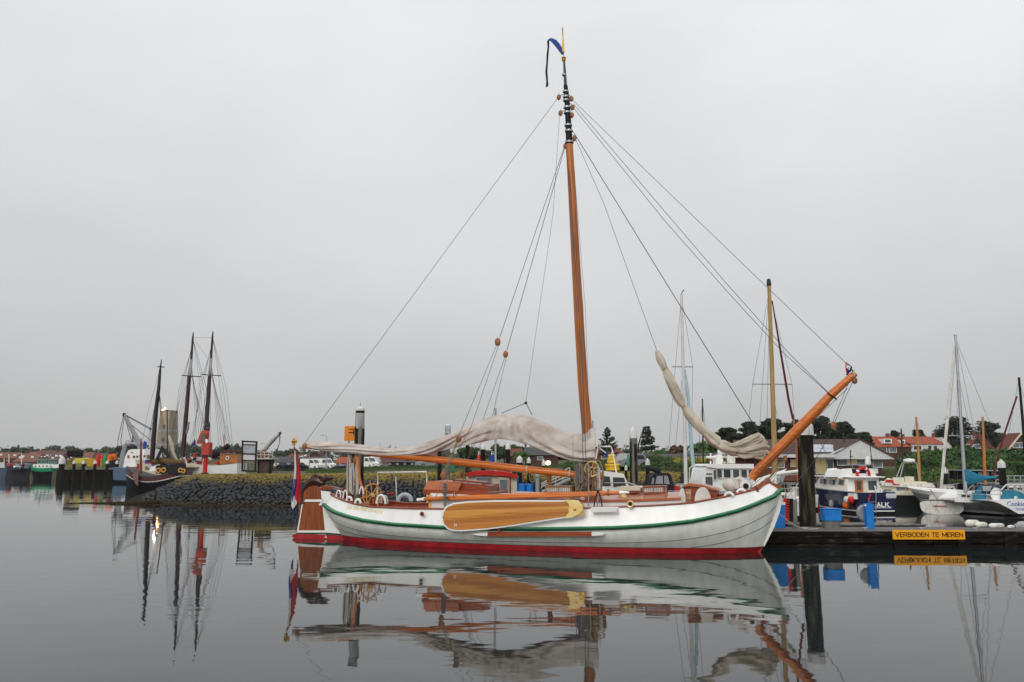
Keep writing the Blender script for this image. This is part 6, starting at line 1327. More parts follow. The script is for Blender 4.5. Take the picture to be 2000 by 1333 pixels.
# black canopy boat
def small_boat(label, x0, x1, yw, Y, hb, hm_, name, cat, deck=white, under=black):
    fr = Fr(gx((x0 + x1) / 2, Y)); o = T(name, label, cat, fr, group=MB); L = (x1 - x0) * Y / F
    for f0, f1_, mt_, nm in ((0, .4, under, 'bottom'), (.4, 1, hm_, 'hull')):
        m = hull_loft(L, L * .36, hb, hb * 1.2, f0, f1_, tw=.8, rake=.5, wl=.8); m.v = [(x - L / 2, y, z) for x, y, z in m.v]; m.build(nm, mt_, o)
    M().prism([(-L * .5, hb - .12), (L * .3, hb - .08), (L * .3, hb - .03), (-L * .5, hb - .07)], -L * .15, L * .15).build('deck', deck, o)
    return o, fr
o, fr = small_boat('small motor boat under a black canopy with clear windows', 1255, 1325, 990, 42, .8, black, 'canopy_motor_boat', 'motor boat')
panel(o, fr, [(1270, 962), (1275, 932), (1281, 928), (1304, 927), (1309, 931), (1314, 952), (1314, 970), (1270, 970)], -.9, 1.8, tarp, 'canopy', bevel=.06)
for pts in ([(1283, 931), (1294.5, 930), (1295, 946), (1280, 946)], [(1297, 930), (1304, 930), (1308, 947), (1297.5, 946)], [(1274, 935), (1278, 934), (1277, 946), (1272, 947)]): panel(o, fr, pts, -.93, .02, pvc, 'clear_window')
M().tube([fr.p(1262, 914), fr.p(1285, 921), fr.p(1290, 926)], [.08, .15, .08], 6).build('folded_hood', tarp, o)
panel(o, fr, [(1317, 950), (1327, 950), (1327, 975), (1317, 975)], -.8, .3, redp, 'red_frame')
# white cabin boat by the mast
o, fr = small_boat('white hard top motor boat with steel pulpit behind the mast foot', 1120, 1245, 995, 37, .85, white, 'white_motor_boat', 'motor boat')
panel(o, fr, [(1150, 965), (1160, 925), (1175, 922), (1216, 928), (1226, 950), (1228, 966)], -1.0, 2.0, white, 'cabin', bevel=.05)
panel(o, fr, [(1175, 930), (1191, 932), (1193, 950), (1174, 950)], -1.03, .02, glass, 'cabin_window'); panel(o, fr, [(1197, 933), (1219, 934), (1223, 951), (1198, 952)], -1.03, .02, glass, 'cabin_window')
m = M(); m.tube([fr.p(1168, 873), fr.p(1193, 873), fr.p(1196, 880), fr.p(1204, 925)], .03, 6); m.tube([fr.p(1170, 875), fr.p(1192, 893), fr.p(1196, 882)], .025, 5); m.tube([fr.p(1160, 922), fr.p(1168, 873)], .03, 6); m.build('radar_arch', white, o)
M().bb(fr.p(1160, 869, -.3), fr.p(1171, 864, .3)).build('radar', dirtyw, o)
panel(o, fr, [(1184, 882), (1188, 884), (1187, 894), (1183, 891)], -.1, .04, dblue, 'blue_pennant_cloth'); M().tube([fr.p(1159, 900), fr.p(1158, 822)], .02, 5).build('whip_aerial', dsteel, o)
M().tube([fr.p(1180, 944, -1.3), fr.p(1228, 945, -1.3), fr.p(1246, 952, -1.2), fr.p(1250, 965, -1.1)], .02, 6).build('pulpit', steel, o)
# red-roofed wheelhouse boat
o, fr = small_boat('cream wheelhouse boat with arched bright red roof behind the skylight', 890, 1060, 1000, 35, .95, white, 'red_roofed_wheelhouse_boat', 'motor boat')
panel(o, fr, [(911, 970), (912, 931), (1008, 934), (1008, 972)], -.9, 1.9, cream, 'wheelhouse', bevel=.03)
ro = panel(o, fr, [(911, 931), (911, 925), (930, 922), (965, 921.5), (990, 924), (1010, 929), (1010, 935), (990, 930.5), (965, 928), (930, 929)], -1.1, 2.3, redp, 'wheelhouse_roof', bevel=.02)
win(o, fr, 931, 934.5, 958, 956, -.93, pglass, steel); dd_ = panel(o, fr, [(972, 933), (999, 935), (999, 966), (972, 965)], -.96, .06, cream, 'door', bevel=.01); win(dd_, fr, 977, 938.5, 990.5, 959, -1.0, pglass, steel)
panel(o, fr, [(995, 934), (998, 934.5), (998, 967), (995, 966)], -.98, .05, mahog, 'door_trim')
for a in (917, 1004.5): M().lathe([(.06, -.08), (.1, 0), (.06, .06)], fr.p(a, 921 if a < 950 else 924, -.8), 10, 'y').build('deck_light', dsteel, o)
M().tube([fr.p(968, 921), fr.p(967.5, 798)], .045, 7).build('signal_mast', steel, o); M().bb(fr.p(965.8, 810, -.06), fr.p(970, 799, .06)).build('mast_box', gpaint, o)
M().bb(fr.p(1009, 968, -.5), fr.p(1013, 931, .5)).build('blue_panel', blue, o)
for a in (1020, 1034): 
    f2_ = Fr(gx(a, 50)); c_ = T('blue_bin', 'small blue bin %s beside the red roofed wheelhouse' % ('nearest' if a == 1020 else 'second from'), 'bin', f2_); M().lathe([(.19, 0), (.22, f2_.p(a, 948).z)], (0, 0, 0), 12).build('body', blue, c_); M().lathe([(.23, f2_.p(a, 948).z), (.22, f2_.p(a, 948).z + .06)], (0, 0, 0), 12).build('lid', blue, c_)
# buoys standing on the far quay
def buoy(label, px_, y0, y1, w_, Y, mt_, cap_mt, lat=True):
    f = Fr(gx(px_, Y)); o = T('navigation_buoy', label, 'buoy', f, group='buoys stored on the quay'); z1, z0 = f.p(px_, y0).z, f.p(px_, y1).z; r = w_ * Y / F / 2; h = z1 - z0
    M().lathe([(r, z0), (r, z0 + h * .25), (r * .85, z0 + h * .45), (r * .5, z0 + h * .75), (r * .45, z0 + h * .8)], (0, 0, 0), 12).build('body', mt_, o)
    M().torus((0, 0, z1 - h * .08), r * .32, r * .07, n=12, m=5).build('top_ring', cap_mt, o)
    m = M(); [m.tube([(r * .4 * cos(a), r * .4 * sin(a), z0 + h * .75), (r * .25 * cos(a), r * .25 * sin(a), z1 - h * .12)], .03, 4) for a in (0, 2.1, 4.2)]; m.build('cage', cap_mt, o); return o, f
buoy('dark green conical buoy with white top behind the sail sheet', 889, 880, 915, 11, 62, dkgreen, white); buoy('red conical buoy with white top behind the boom', 935, 881, 915, 11, 60, redp, white); buoy('blue and white buoy with ring top left of the signal mast', 961, 882, 915, 12, 60, dblue, white); buoy('green cone buoy left of the big timber pile', 1228.5, 886, 912, 8, 66, green, green)
panel(buoy('bright green box buoy below the dark green one', 883, 905, 924, 9, 58, green, green)[0], Fr(gx(883, 58)), [(879, 908), (887, 908), (887, 922), (879, 922)], -.4, .2, green, 'box')
f = Fr(gx(1195, 62)); yb2 = T('yellow_buoy', 'large bright yellow stepped buoy on the quay right of the mast', 'buoy', f)
for (a, c, d, e) in ((1187, 889, 1203, 893), (1186, 894, 1204, 899), (1185, 900, 1206, 905), (1181, 907, 1211, 911), (1183, 911, 1210, 920)): A, C = f.p(a, e), f.p(c and d, c); M().lathe([((C.x - A.x) / 2, A.z), ((C.x - A.x) / 2 * .96, C.z)], ((A.x + C.x) / 2, 0, 0), 12).build('tier', yellow, yb2, bevel=.02)
M().lathe([((f.p(1200, 890).x - f.p(1190, 890).x) / 2, f.p(1195, 920).z), ((f.p(1200, 890).x - f.p(1190, 890).x) / 2, f.p(1195, 888).z)], (f.p(1195, 900).x, 0, 0), 10).build('core', yellow, yb2)
# grey lamp bollard, frame with white rails, inflatable, clear screen stand behind the stern
f = Fr(gx(1050, 44)); o = T('grey_vent_bollard', 'grey domed steel bollard behind the boom right of the piles', 'bollard', f); r = 5 * 44 / F
M().lathe([(r * .7, 0), (r * .75, f.p(1050, 934).z), (r * 1.1, f.p(1050, 933).z), (r * 1.25, f.p(1050, 930).z), (r * .9, f.p(1050, 926).z), (.02, f.p(1050, 924.5).z)], (0, 0, 0), 14).build('body', gpaint, o); M().bb((-r, -r, -.5), (r, r, .3)).build('foot', gpaint, o)
f = Fr(gx(1085, 48)); o = T('gangway', 'white railed gangway rising behind the mainsheet', 'gangway', f)
for yy in (-.5, .5):
    for dy in (0, 8, 16): M().tube([f.p(1058, 945 + dy * .4, yy), f.p(1113, 914 + dy, yy)], .03, 5).build('hand_rail', ropew, o)
    for k in range(5): u = k / 4; M().tube([f.p(1058 + 55 * u, 955 - 18 * u, yy), f.p(1058 + 55 * u, 945 - 31 * u, yy)], .025, 5).build('upright', ropew, o)
m = M(); a, c = f.p(1058, 960), f.p(1113, 934); m.add([(a.x, -.5, a.z), (c.x, -.5, c.z), (c.x, .5, c.z), (a.x, .5, a.z), (a.x, -.5, a.z - .1), (c.x, -.5, c.z - .1), (c.x, .5, c.z - .1), (a.x, .5, a.z - .1)], [(0, 1, 2, 3), (7, 6, 5, 4), (0, 4, 5, 1), (2, 6, 7, 3)]); m.build('walkway', gpaint, o)
f = Fr(gx(785, 38)); o = T('white_frame_stand', 'white rectangular tubular frame with a sheet on it behind the cockpit', 'frame', f)
M().tube([f.p(737, 975), f.p(738, 924), f.p(833, 922.5), f.p(834, 945)], .045, 6).build('frame_tube', dirtyw, o); M().tube([f.p(773, 932), f.p(775, 978)], .03, 5).build('upright', dirtyw, o); M().tube([f.p(737, 975), f.p(737.5, 1000)], .045, 6).build('leg', dirtyw, o); M().tube([f.p(834, 945), f.p(835, 1000)], .045, 6).build('leg', dirtyw, o)
fd = Fr(gx(762, 37)); o = T('aluminium_dinghy', 'small flat grey aluminium workboat behind the steering wheel', 'dinghy', fd, group=MB)
L = 2.4
for f0, f1_, mt_, nm in ((0, 1, mat('dull_aluminium', (.36, .38, .37), .5, .3), 'hull'),):
    m = hull_loft(L, 1.2, .55, .62, f0, f1_, tw=.95, rake=.2); m.v = [(x - L / 2, y, z) for x, y, z in m.v]; m.build(nm, mt_, o)
M().bb((-L / 2, -.5, .40), (L / 3, .5, .5)).build('deck', steel, o); M().tube([fd.p(757, 966), fd.p(770, 964.5)], .05, 6).build('red_roll', redp, o)
fd = Fr(gx(792, 36.5)); o = T('inflatable_fender', 'pale grey arched inflatable tube behind the bulwark', 'fender', fd); M().torus(fd.p(790.5, 980), .28, .10, 'y', 14, 8, 0, pi).build('tube', mat('pale_pvc', (.45, .50, .54), .5), o)
f = Fr(gx(820, 39)); o = T('small_floating_jetty', 'low floating jetty of grey boards behind the barge', 'pontoon', f)
A, C = f.p(735, 985), f.p(1010, 985); M().bb((A.x, -.4, -.3), (C.x, .6, .28)).build('float', edge, o)
pr2 = M().box((0, 0, 0), (.17, 1.0, .03)).mesh('deck_board', deckg, False)
for k in range(int((C.x - A.x) / .19)): q_ = bpy.data.objects.new('deck_board', pr2); COL.objects.link(q_); q_.parent = o; q_.location = (A.x + .1 + k * .19, .1, .30)
# ================================================================ stone breakwater
random.seed(21)
bwf = Fr((0, 0, 0)); bw = T('stone_breakwater', 'breakwater of dark basalt blocks with yellow lichen on its crest', 'breakwater', bwf)
CREST = [(270, .0), (285, .45), (305, .85), (330, 1.25), (350, 1.55), (380, 1.9), (410, 1.90), (640, 1.93), (880, 2.05), (1300, 2.05), (1400, 1.9)]
def front(px): return interp([(150, 59), (300, 57.5), (420, 55.5), (700, 55), (1400, 58)], px)
def bws(px, u):                          # u 0 water's edge .. 1 crest
    h = interp(CREST, px); Y = front(px) + u * (4.6 * min(1, h / 2 + .15)); return Vector(((px - 1000) / F * Y * .983, Y, -.15 + (h + .15) * max(0, sin(min(max(u, 0), 1) * pi / 2)) ** .95))
core = M(); rings = []
for px_ in range(262, 1420, 12):
    h = interp(CREST, px_); a = [bws(px_, u) - Vector((0, 0, .07)) for u in (0, .2, .4, .6, .8, 1.0)]; t_ = a[-1]
    b0 = Vector((t_.x, a[0].y - 1.5, -1.2)); back = [t_ + Vector((t_.x * 3.2 / t_.y, 3.2 * min(1, h), 0)), Vector((t_.x * 1.15, t_.y + 8.5, -1.2))]
    rings.append([b0] + a + back)
core.loft(rings, False, False); mossm = mat('mossy_ground', (.13, .11, .02), .95, c2=(.05, .055, .02), scale=1.2, detail=9)
core.build('core', mat('dark_rubble', (.010, .010, .009), .95, c2=(.018, .016, .011), scale=4, spec=.1), bw)
# basalt material: lichen grows with height
sm = bpy.data.materials.new('basalt_block'); sm.use_nodes = True; t = sm.node_tree; b = t.nodes['Principled BSDF']; b.inputs['Roughness'].default_value = .7; b.inputs['Specular IOR Level'].default_value = .3
ge = N('ShaderNodeNewGeometry', t); se = N('ShaderNodeSeparateXYZ', t); t.links.new(ge.outputs['Position'], se.inputs[0])
nz1 = N('ShaderNodeTexNoise', t); nz1.inputs['Scale'].default_value = .9; nz1.inputs['Detail'].default_value = 6; t.links.new(ge.outputs['Position'], nz1.inputs[0])
nz2 = N('ShaderNodeTexNoise', t); nz2.inputs['Scale'].default_value = 7; nz2.inputs['Detail'].default_value = 5; t.links.new(ge.outputs['Position'], nz2.inputs[0])
ad = N('ShaderNodeMath', t); ad.operation = 'MULTIPLY_ADD'; t.links.new(nz1.outputs['Fac'], ad.inputs[0]); ad.inputs[1].default_value = 1.5; t.links.new(se.outputs['Z'], ad.inputs[2])
mrr = N('ShaderNodeMapRange', t); mrr.inputs['From Min'].default_value = 2.08; mrr.inputs['From Max'].default_value = 2.75; t.links.new(ad.outputs[0], mrr.inputs[0])
ml = N('ShaderNodeMath', t); ml.operation = 'MULTIPLY'; t.links.new(mrr.outputs[0], ml.inputs[0]); t.links.new(nz2.outputs['Fac'], ml.inputs[1])
ml2 = N('ShaderNodeMath', t); ml2.operation = 'MULTIPLY'; ml2.use_clamp = True; t.links.new(ml.outputs[0], ml2.inputs[0]); ml2.inputs[1].default_value = 1.5
oi = N('ShaderNodeMix', t); oi.data_type = 'RGBA'; oi.inputs[6].default_value = (.010, .011, .013, 1); oi.inputs[7].default_value = (.046, .049, .052, 1); t.links.new(nz2.outputs['Fac'], oi.inputs[0])
mo_ = N('ShaderNodeMix', t); mo_.data_type = 'RGBA'; mo_.inputs[6].default_value = (.34, .25, .012, 1); mo_.inputs[7].default_value = (.17, .12, .012, 1); t.links.new(nz1.outputs['Fac'], mo_.inputs[0])
mx = N('ShaderNodeMix', t); mx.data_type = 'RGBA'; t.links.new(ml2.outputs[0], mx.inputs[0]); t.links.new(oi.outputs[2], mx.inputs[6]); t.links.new(mo_.outputs[2], mx.inputs[7])
wt = N('ShaderNodeMapRange', t); wt.inputs['From Min'].default_value = .05; wt.inputs['From Max'].default_value = .42; t.links.new(se.outputs['Z'], wt.inputs[0])
mw = N('ShaderNodeMix', t); mw.data_type = 'RGBA'; mw.inputs[6].default_value = (.022, .020, .012, 1); t.links.new(wt.outputs[0], mw.inputs[0]); t.links.new(mx.outputs[2], mw.inputs[7]); t.links.new(mw.outputs[2], b.inputs['Base Color'])
def stone_geo(seed):
    r_ = random.Random(seed); n = r_.choice((5, 6, 6, 7)); a0 = r_.uniform(0, 6.28); rad = [r_.uniform(.8, 1.1) for _ in range(n)]; vs = []
    for s_, z in ((.98, -.10), (1.0, .03), (.72, .085 + r_.uniform(-.02, .03))):
        vs += [(.225 * s_ * rad[k] * cos(a0 + 2 * pi * k / n), .19 * s_ * rad[k] * sin(a0 + 2 * pi * k / n), z) for k in range(n)]
    fs = [(i * n + k, i * n + (k + 1) % n, (i + 1) * n + (k + 1) % n, (i + 1) * n + k) for i in range(2) for k in range(n)] + [tuple(range(2 * n, 3 * n))]
    return vs, fs
SG = [stone_geo(k) for k in range(10)]
SM = []
for k in range(10): mm = M(); mm.add(*SG[k]); SM.append(mm.mesh('stone', sm, False))
allst = []
for row in range(23):
    u = (row + .5) / 23; px_ = 262 + (row % 2) * 4.5
    while px_ < 1330:
        h = interp(CREST, px_)
        if h > -.1:
            if h < .9 and row % 2: px_ += 9; continue
            p = bws(px_ + random.uniform(-2, 2), min(1, u + random.uniform(-.01, .01))); e = bws(px_, u + .03) - bws(px_, u - .03) if u < .95 else Vector((0, 1, 0))
            allst.append((p, atan2(e.z, e.y), random.uniform(-.25, .25), random.uniform(.50, .90), random.randrange(10), px_))
        px_ += 9.1 * random.uniform(.9, 1.1)
allst.sort(key=lambda s: (s[0].y, abs(s[5] - 640)))
vis = [s for s in allst if s[5] < 640]; vis.sort(key=lambda s: s[0].y); keep = set(id(s) for s in vis[:300]); rest = M()
for s in allst:
    p, tilt, rz, sc_, k, _ = s; R = Matrix.Rotation(tilt, 4, 'X') @ Matrix.Rotation(rz, 4, 'Z'); jit = Vector((0, 0, random.uniform(-.02, .05)))
    if id(s) in keep:
        o = bpy.data.objects.new('stone', SM[k]); COL.objects.link(o); o.parent = bw; o.location = p + jit; o.rotation_euler = (tilt, 0, rz); o.scale = (sc_, sc_, .8)
    else: rest.add([p + jit + (R @ Vector((v[0] * sc_, v[1] * sc_, v[2]))) for v in SG[k][0]], SG[k][1])
rest.build('stones', sm, bw, smooth=False, kind='stuff')
# crest path (mossy top) and weed at the waterline
m = M(); rings = []
for px_ in range(380, 1420, 20):
    a = bws(px_, 1.0) + Vector((0, .1, .05)); rings.append([a, a + Vector((0, 3.4, .03 + .1 * noise.noise((px_ * .05, 0, 0))))])
m.loft(rings, False, False).build('crest', mossm, bw)
m = M()
for _ in range(4200):
    px_ = random.uniform(120, 420) if random.random() < .62 else random.uniform(400, 1000); Y = front(px_) - random.uniform(-.6, 1.0) * (1.1 if px_ > 300 else .55) - .3; X = (px_ - 1000) / F * Y * .983
    if px_ < 300 and noise.noise((X * .5, Y * 1.3, 7)) < -.12 + (.25 if px_ < 200 else 0): continue
    r = random.uniform(.05, .2) * (1 if px_ > 270 else .6); m.ell((X, Y, random.uniform(-.05, .02)), (r * 1.3, r * .8, r * random.uniform(.2, .5)), 5, 4)
for _ in range(1500):
    px_ = 155 + 150 * random.random() ** .6; k = (px_ - 155) / 150; Y = 58.6 - 1.3 * k + random.uniform(-.7, .7) * k; X = (px_ - 1000) / F * Y * .983
    if noise.noise((X * .9, Y * .6, 2)) < -.25 + .15 * (1 - k): continue
    r = random.uniform(.08, .24); m.ell((X, Y, random.uniform(-.04, .02) + .16 * k ** 3), (r * 1.6, r, r * random.uniform(.3, .6) * (.5 + k)), 5, 4)
h_ = m.build('seaweed', mat('wet_seaweed', (.016, .013, .006), .9, c2=(.035, .026, .010), scale=3, spec=.1), smooth=False); h_['kind'] = 'stuff'; h_['label'] = 'dark wet seaweed along the foot of the breakwater'
# ================================================================ things on the breakwater end
f = Fr(gx(402, 60.5, 1.95)); o = T('red_harbour_light', 'red harbour light with square box and tilted solar panel on the breakwater end', 'harbour light', f)
A = f.p(398, 926); r = 4.2 * 60 / F
M().lathe([(r, -.3), (r, f.p(402, 890).z)], (f.p(401.5, 900).x, 0, 0), 12).build('column', redp, o); M().lathe([(r * 1.7, -.35), (r * 1.7, .12), (r, .15)], (f.p(401.5, 900).x, 0, 0), 12).build('foot', dsteel, o)
A, C = f.p(395.5, 890), f.p(412.5, 865); M().bb((A.x, -.32, A.z), (C.x, .32, C.z)).build('cabinet', fred, o, bevel=.02); M().bb((A.x - .03, -.35, A.z - .06), (C.x + .03, .35, A.z)).build('cabinet_base', dsteel, o)
M().tube([f.p(405, 865), f.p(406.5, 842)], .10, 8).build('neck', fred, o)
pn = M().add([f.p(383, 866, .3), f.p(400, 866.5, -.4), f.p(408, 843, -.1), f.p(394, 841.5, .5), f.p(383, 867.5, .3), f.p(400, 868, -.4), f.p(409, 844.5, -.1), f.p(394, 843, .5)], [(0, 1, 2, 3), (7, 6, 5, 4), (0, 4, 5, 1), (1, 5, 6, 2), (2, 6, 7, 3), (3, 7, 4, 0)]).build('solar_panel', fred, o)
M().add([f.p(386, 864.5, .25), f.p(398.5, 865, -.44), f.p(404, 848, -.2), f.p(394, 846.5, .4)], [(0, 1, 2, 3)]).build('panel_backing', mat('rusty_panel_back', (.12, .08, .06), .7, c2=(.05, .07, .05)), pn)
M().lathe([(.10, 0), (.14, .05), (.12, .3), (.15, .32), (.15, .38), (.11, .42), (.09, .62)], f.p(406.5, 842), 10).build('lantern', dsteel, o); M().lathe([(.13, .02), (.13, .22)], f.p(406.5, 842), 10).build('lens', pglass, o); M().lathe([(.16, 0), (.16, .08)], f.p(402.5, 862.5, -.34), 8, 'y').build('round_lamp', white, o)
f = Fr(gx(487, 61.5, 2.0)); o = T('tide_board', 'black framed board with grey and white blank panels on the breakwater', 'sign board', f)
for pts in ([(471.5, 922), (474, 922), (474.5, 861), (472, 861)], [(496.5, 922), (499, 922), (502, 863), (499.5, 863)]): panel(o, f, [(a - (0 if a < 480 else 0), c) for a, c in pts], -.08, .16, black, 'post')
for a, c in ((861.5, 864), (868, 870), (886, 888.5), (899, 901), (919, 922)): panel(o, f, [(472, a), (501, a + 1), (500.5, c + 1), (472, c)], -.06, .12, black, 'cross_bar')
panel(o, f, [(475, 870), (499, 871), (498, 886.5), (474.5, 886)], -.03, .06, mat('grey_board', (.34, .36, .40), .5), 'grey_panel'); panel(o, f, [(474.5, 889), (498, 889), (497.5, 899.5), (474, 899)], -.03, .06, mat('pale_board', (.55, .56, .58), .5), 'white_panel'); panel(o, f, [(475, 864), (499, 865), (499, 867.5), (475, 867)], -.03, .06, MATS['pale_board'], 'top_strip')
for k in range(3): M().tube([f.p(478 + 7 * k, 921, .5), f.p(478 + 7 * k, 906, .5)], .05, 6).build('picket', greyt, o)
f = Fr(gx(525, 66, 1.6)); o = T('quay_crane', 'small grey quay crane with white railed platform and dangling hook', 'crane', f)
panel(o, f, [(505, 926), (505, 897), (528, 897), (523, 926)], -.6, 1.2, mat('rusty_steel', (.11, .07, .055), .8, c2=(.06, .045, .04), scale=3), 'tower'); panel(o, f, [(503, 898), (505, 898), (505, 926), (503, 926)], -.7, .2, black, 'tower_post'); panel(o, f, [(526, 898), (529, 898), (529, 926), (526, 926)], -.7, .2, black, 'tower_post')
panel(o, f, [(500, 895.5), (532, 896), (532, 898), (500, 898)], -1, 2, ropew, 'platform')
for yy in (-.95, .95):
    for a in (883.5, 889): M().tube([f.p(501, a, yy), f.p(533, a + .5, yy)], .03, 5).build('platform_rail', ropew, o)
    for k in range(5): M().tube([f.p(502 + 7.5 * k, 883.5, yy), f.p(502 + 7.5 * k, 896, yy)], .03, 5).build('rail_post', ropew, o)
M().tube([f.p(516, 895), f.p(516, 880)], [.22, .2], 8).build('pedestal', mat('rust_orange', (.22, .09, .05), .7), o); M().tube([f.p(515, 881), f.p(530, 863), f.p(547, 847)], [.16, .13, .09], 7).build('jib', mat('pale_crane_grey', (.34, .33, .30), .5), o); M().tube([f.p(516, 883), f.p(532, 866), f.p(547, 849)], .05, 5).build('hydraulic_ram', black, o)
M().tube([f.p(545, 848), f.p(549, 846)], .11, 6).build('jib_head', dsteel, o); M().tube([f.p(547, 848), f.p(546, 866), f.p(542, 878), f.p(536, 884), f.p(531, 884)], [.05, .02, .04, .03, .02], 5).build('hook_cable', black, o)
# ================================================================ left side ships
LG = 'ships at the far quay'
def rig(o, f, pts, r, mt_, lines, sp=(), top=None, name='mast'):
    mm = M().tube([f.p(*q) for q in pts], r, 7).build(name, mt_, o)
    if top: M().tube([f.p(*q) for q in top[0]], top[1], 6).build('topmast', top[2], mm)
    for (a, c, d, e) in sp: M().tube([f.p(a, c), f.p(d, e)], .05, 4).build('spreader', black, mm)
    for l in lines: M().tube([f.p(*q) for q in l], .018, 3, cap=False).build('shroud', wire, mm)
dmast = mat('dark_red_brown_spar', (.055, .018, .018), .5)
f = Fr(gx(330, 92)); o = T('two_masted_schooner', 'white hulled two masted schooner with varnished wheelhouse behind the breakwater', 'schooner', f, group=LG)
L = 142 * 92 / F; xa = f.p(352, 930).x
fh_ = Fr(gx(415, 92)); X0 = f.p(368, 925).x; L = f.p(472, 925).x - X0
for f0, f1_, mt_, nm in ((0, .5, hullg, 'hull'), (.5, .53, black, 'hull_line'), (.53, 1, white, 'bulwark')):
    m = hull_loft(L, 4.2, 2.75, 2.95, f0, f1_, tw=.8, rake=.5, wl=.8, mid=.3); m.v = [(X0 + L - x, y, z) for x, y, z in m.v]; m.build(nm, mt_, o)
m = hull_loft(8.5, 4.2, 2.6, 3.2, 0, 1, tw=.9, rake=.6, wl=.7); m.v = [(X0 + 2.0 - x, y + 1, z) for x, y, z in m.v]; m.build('fore_hull', cream, o)
M().bb((X0 - 3, -1.6, 2.2), (X0 + L - .5, 1.6, 2.35)).build('deck', teak, o)
panel(o, f, [(429, 907), (430, 884), (462, 881), (464, 905)], -1.4, 2.6, mat('orange_wheelhouse_wood', (.42, .16, .035), .4, c2=(.28, .09, .02), scale=3), 'wheelhouse'); panel(o, f, [(427, 884), (430, 879.5), (462, 879.5), (465, 882), (465, 885)], -1.6, 3, brick, 'wheelhouse_roof')
for w_ in ((440, 882.5, 449, 888), (455, 883, 461, 888.5), (431.5, 883.5, 434.5, 890)): win(o, f, *w_, -1.43, pglass, mahog)
M().torus(f.p(444, 895.5, -1.5), .18, .05, n=12, m=5).build('life_ring', white, o); M().tube([f.p(438, 880), f.p(437.5, 850)], .05, 6).build('stub_mast', fred, o)
M().tube([f.p(414, 888), f.p(430, 884), f.p(447, 870)], [.5, .35, .25], 8).build('furled_sail', tarp, o)
random.seed(4)
for k in range(26):
    a = random.uniform(365, 430); c = random.uniform(893, 905); s_ = random.uniform(.15, .5); M().box(f.p(a, c + 3, random.uniform(-1, 1)), (s_, s_, s_ * .8), rz=random.random()).build('deck_gear', random.choice((redp, redp, white, tarp, fred, steel)), o)
whm = mat('pale_mast_section', (.40, .40, .40), .5)
for (b0, b1, t1, sx) in (((357, 893), (370, 735), (377.5, 650), 0), ((400, 880), (409.5, 735), (416, 648), 1)):
    ls = []
    for k in range(6): ls.append([(t1[0] - 5 + 1.2, t1[1] + 50 + 6 * k, 0), (b0[0] - 20 + k * 5 + (4 if sx else -6), 895, -1.5)]); ls.append([(t1[0] - 4, t1[1] + 50 + 7 * k, 0), (b0[0] + 30 + k * 6, 895, 1.5)])
    for k in range(3): ls.append([(t1[0] - 1, t1[1] + 15 + 6 * k, 0), (t1[0] - 20 - 4 * k, t1[1] + 110, 0), (b0[0] - 32 + 5 * k, 880, 0)]); ls.append([(t1[0], t1[1] + 15, 0), (t1[0] + 14 + 6 * k, t1[1] + 110, 0), (b0[0] + 44 + 6 * k, 885, 0)])
    rig(o, f, [(b0[0], b0[1]), (b1[0], b1[1])], [.27, .21], dmast, ls, [(t1[0] - 23, t1[1] + 84, t1[0] + 16, t1[1] + 87)], ([(b1[0], b1[1]), (t1[0] - 4, t1[1] + 53)], [.2, .16], whm))
    M().tube([f.p(t1[0] - 4, t1[1] + 55), f.p(t1[0] - 1, t1[1] + 12), f.p(*t1)], [.14, .11, .05], 6).build('topmast', dmast, o)
M().tube([f.p(378, 660), f.p(416, 660)], .015, 3).build('triatic_stay', wire, o); M().tube([f.p(380, 664), f.p(405, 700)], .015, 3).build('stay', wire, o)
M().tube([f.p(351, 874), f.p(366, 840), f.p(369, 825)], [.2, .16, .1], 6).build('derrick_boom', gpaint, o)
M().bb(f.p(377, 895, -1.7), f.p(384, 886, -1.2)).build('red_box', redp, o)
pg = T('violet_pennant_flag', 'small violet flag hanging between the schooner masts', 'flag', f); panel(pg, f, [(375, 870), (380, 857), (382, 862), (382, 868), (378, 873)], -.2, .03, mat('violet_cloth', (.08, .02, .22), .8), 'cloth'); M().tube([f.p(380, 856), f.p(381, 840)], .015, 4).build('halyard', wire, pg)
# dark sailing barge with leeboard
f = Fr(gx(300, 86)); o = T('dark_sailing_ship', 'dark hulled flat bottomed sailing ship with maroon stripe and orange life rings', 'sailing ship', f, group=LG)
Ls = f.p(362, 950).x - f.p(244, 950).x; xx0 = f.p(362, 950).x
for f0, f1_, mt_, nm in ((0, .66, mat('black_hull_tar', (.006, .006, .007), .5, spec=.12), 'hull'), (.66, .70, dirtyw, 'white_line'), (.70, .90, mat('maroon_paint', (.10, .03, .035), .5), 'maroon_band'), (.90, 1, mat('dark_rail', (.06, .05, .045), .6), 'rail')):
    m = hull_loft(Ls, 4.6, 2.3, 2.5, f0, f1_, tw=.8, rake=.1, wl=.85, mid=.9, inner=(f1_ == 1)); m.v = [(xx0 - x, y, z) for x, y, z in m.v]; m.build(nm, mt_, o)
panel(o, f, [(258, 928), (270, 920), (269, 950), (264, 945)], -2.45, .12, mat('worn_leeboard', (.20, .10, .09), .7, c2=(.12, .10, .09), scale=3), 'leeboard')
panel(o, f, [(290, 922), (294, 913), (303, 910), (304, 921)], -1.8, 1, white, 'deck_house'); panel(o, f, [(304, 926), (306, 910), (360, 906), (362, 926), (340, 927)], -2.1, .4, tarp, 'stern_bulwark')
for a, c in ((309.5, 920), (319.5, 919), (352, 919.5), (358, 921)): M().torus(f.p(a, c, -2.2), .2 if a < 340 else .17, .075, n=14, m=6).build('life_ring', mat('amber_ring', (.62, .30, .06), .6), o)
for k in range(8): M().ell(f.p(311 + 6.2 * k, 909 + (k % 3), -2.0), (.08, .08, .06), 6, 4).build('deck_light', white, o)
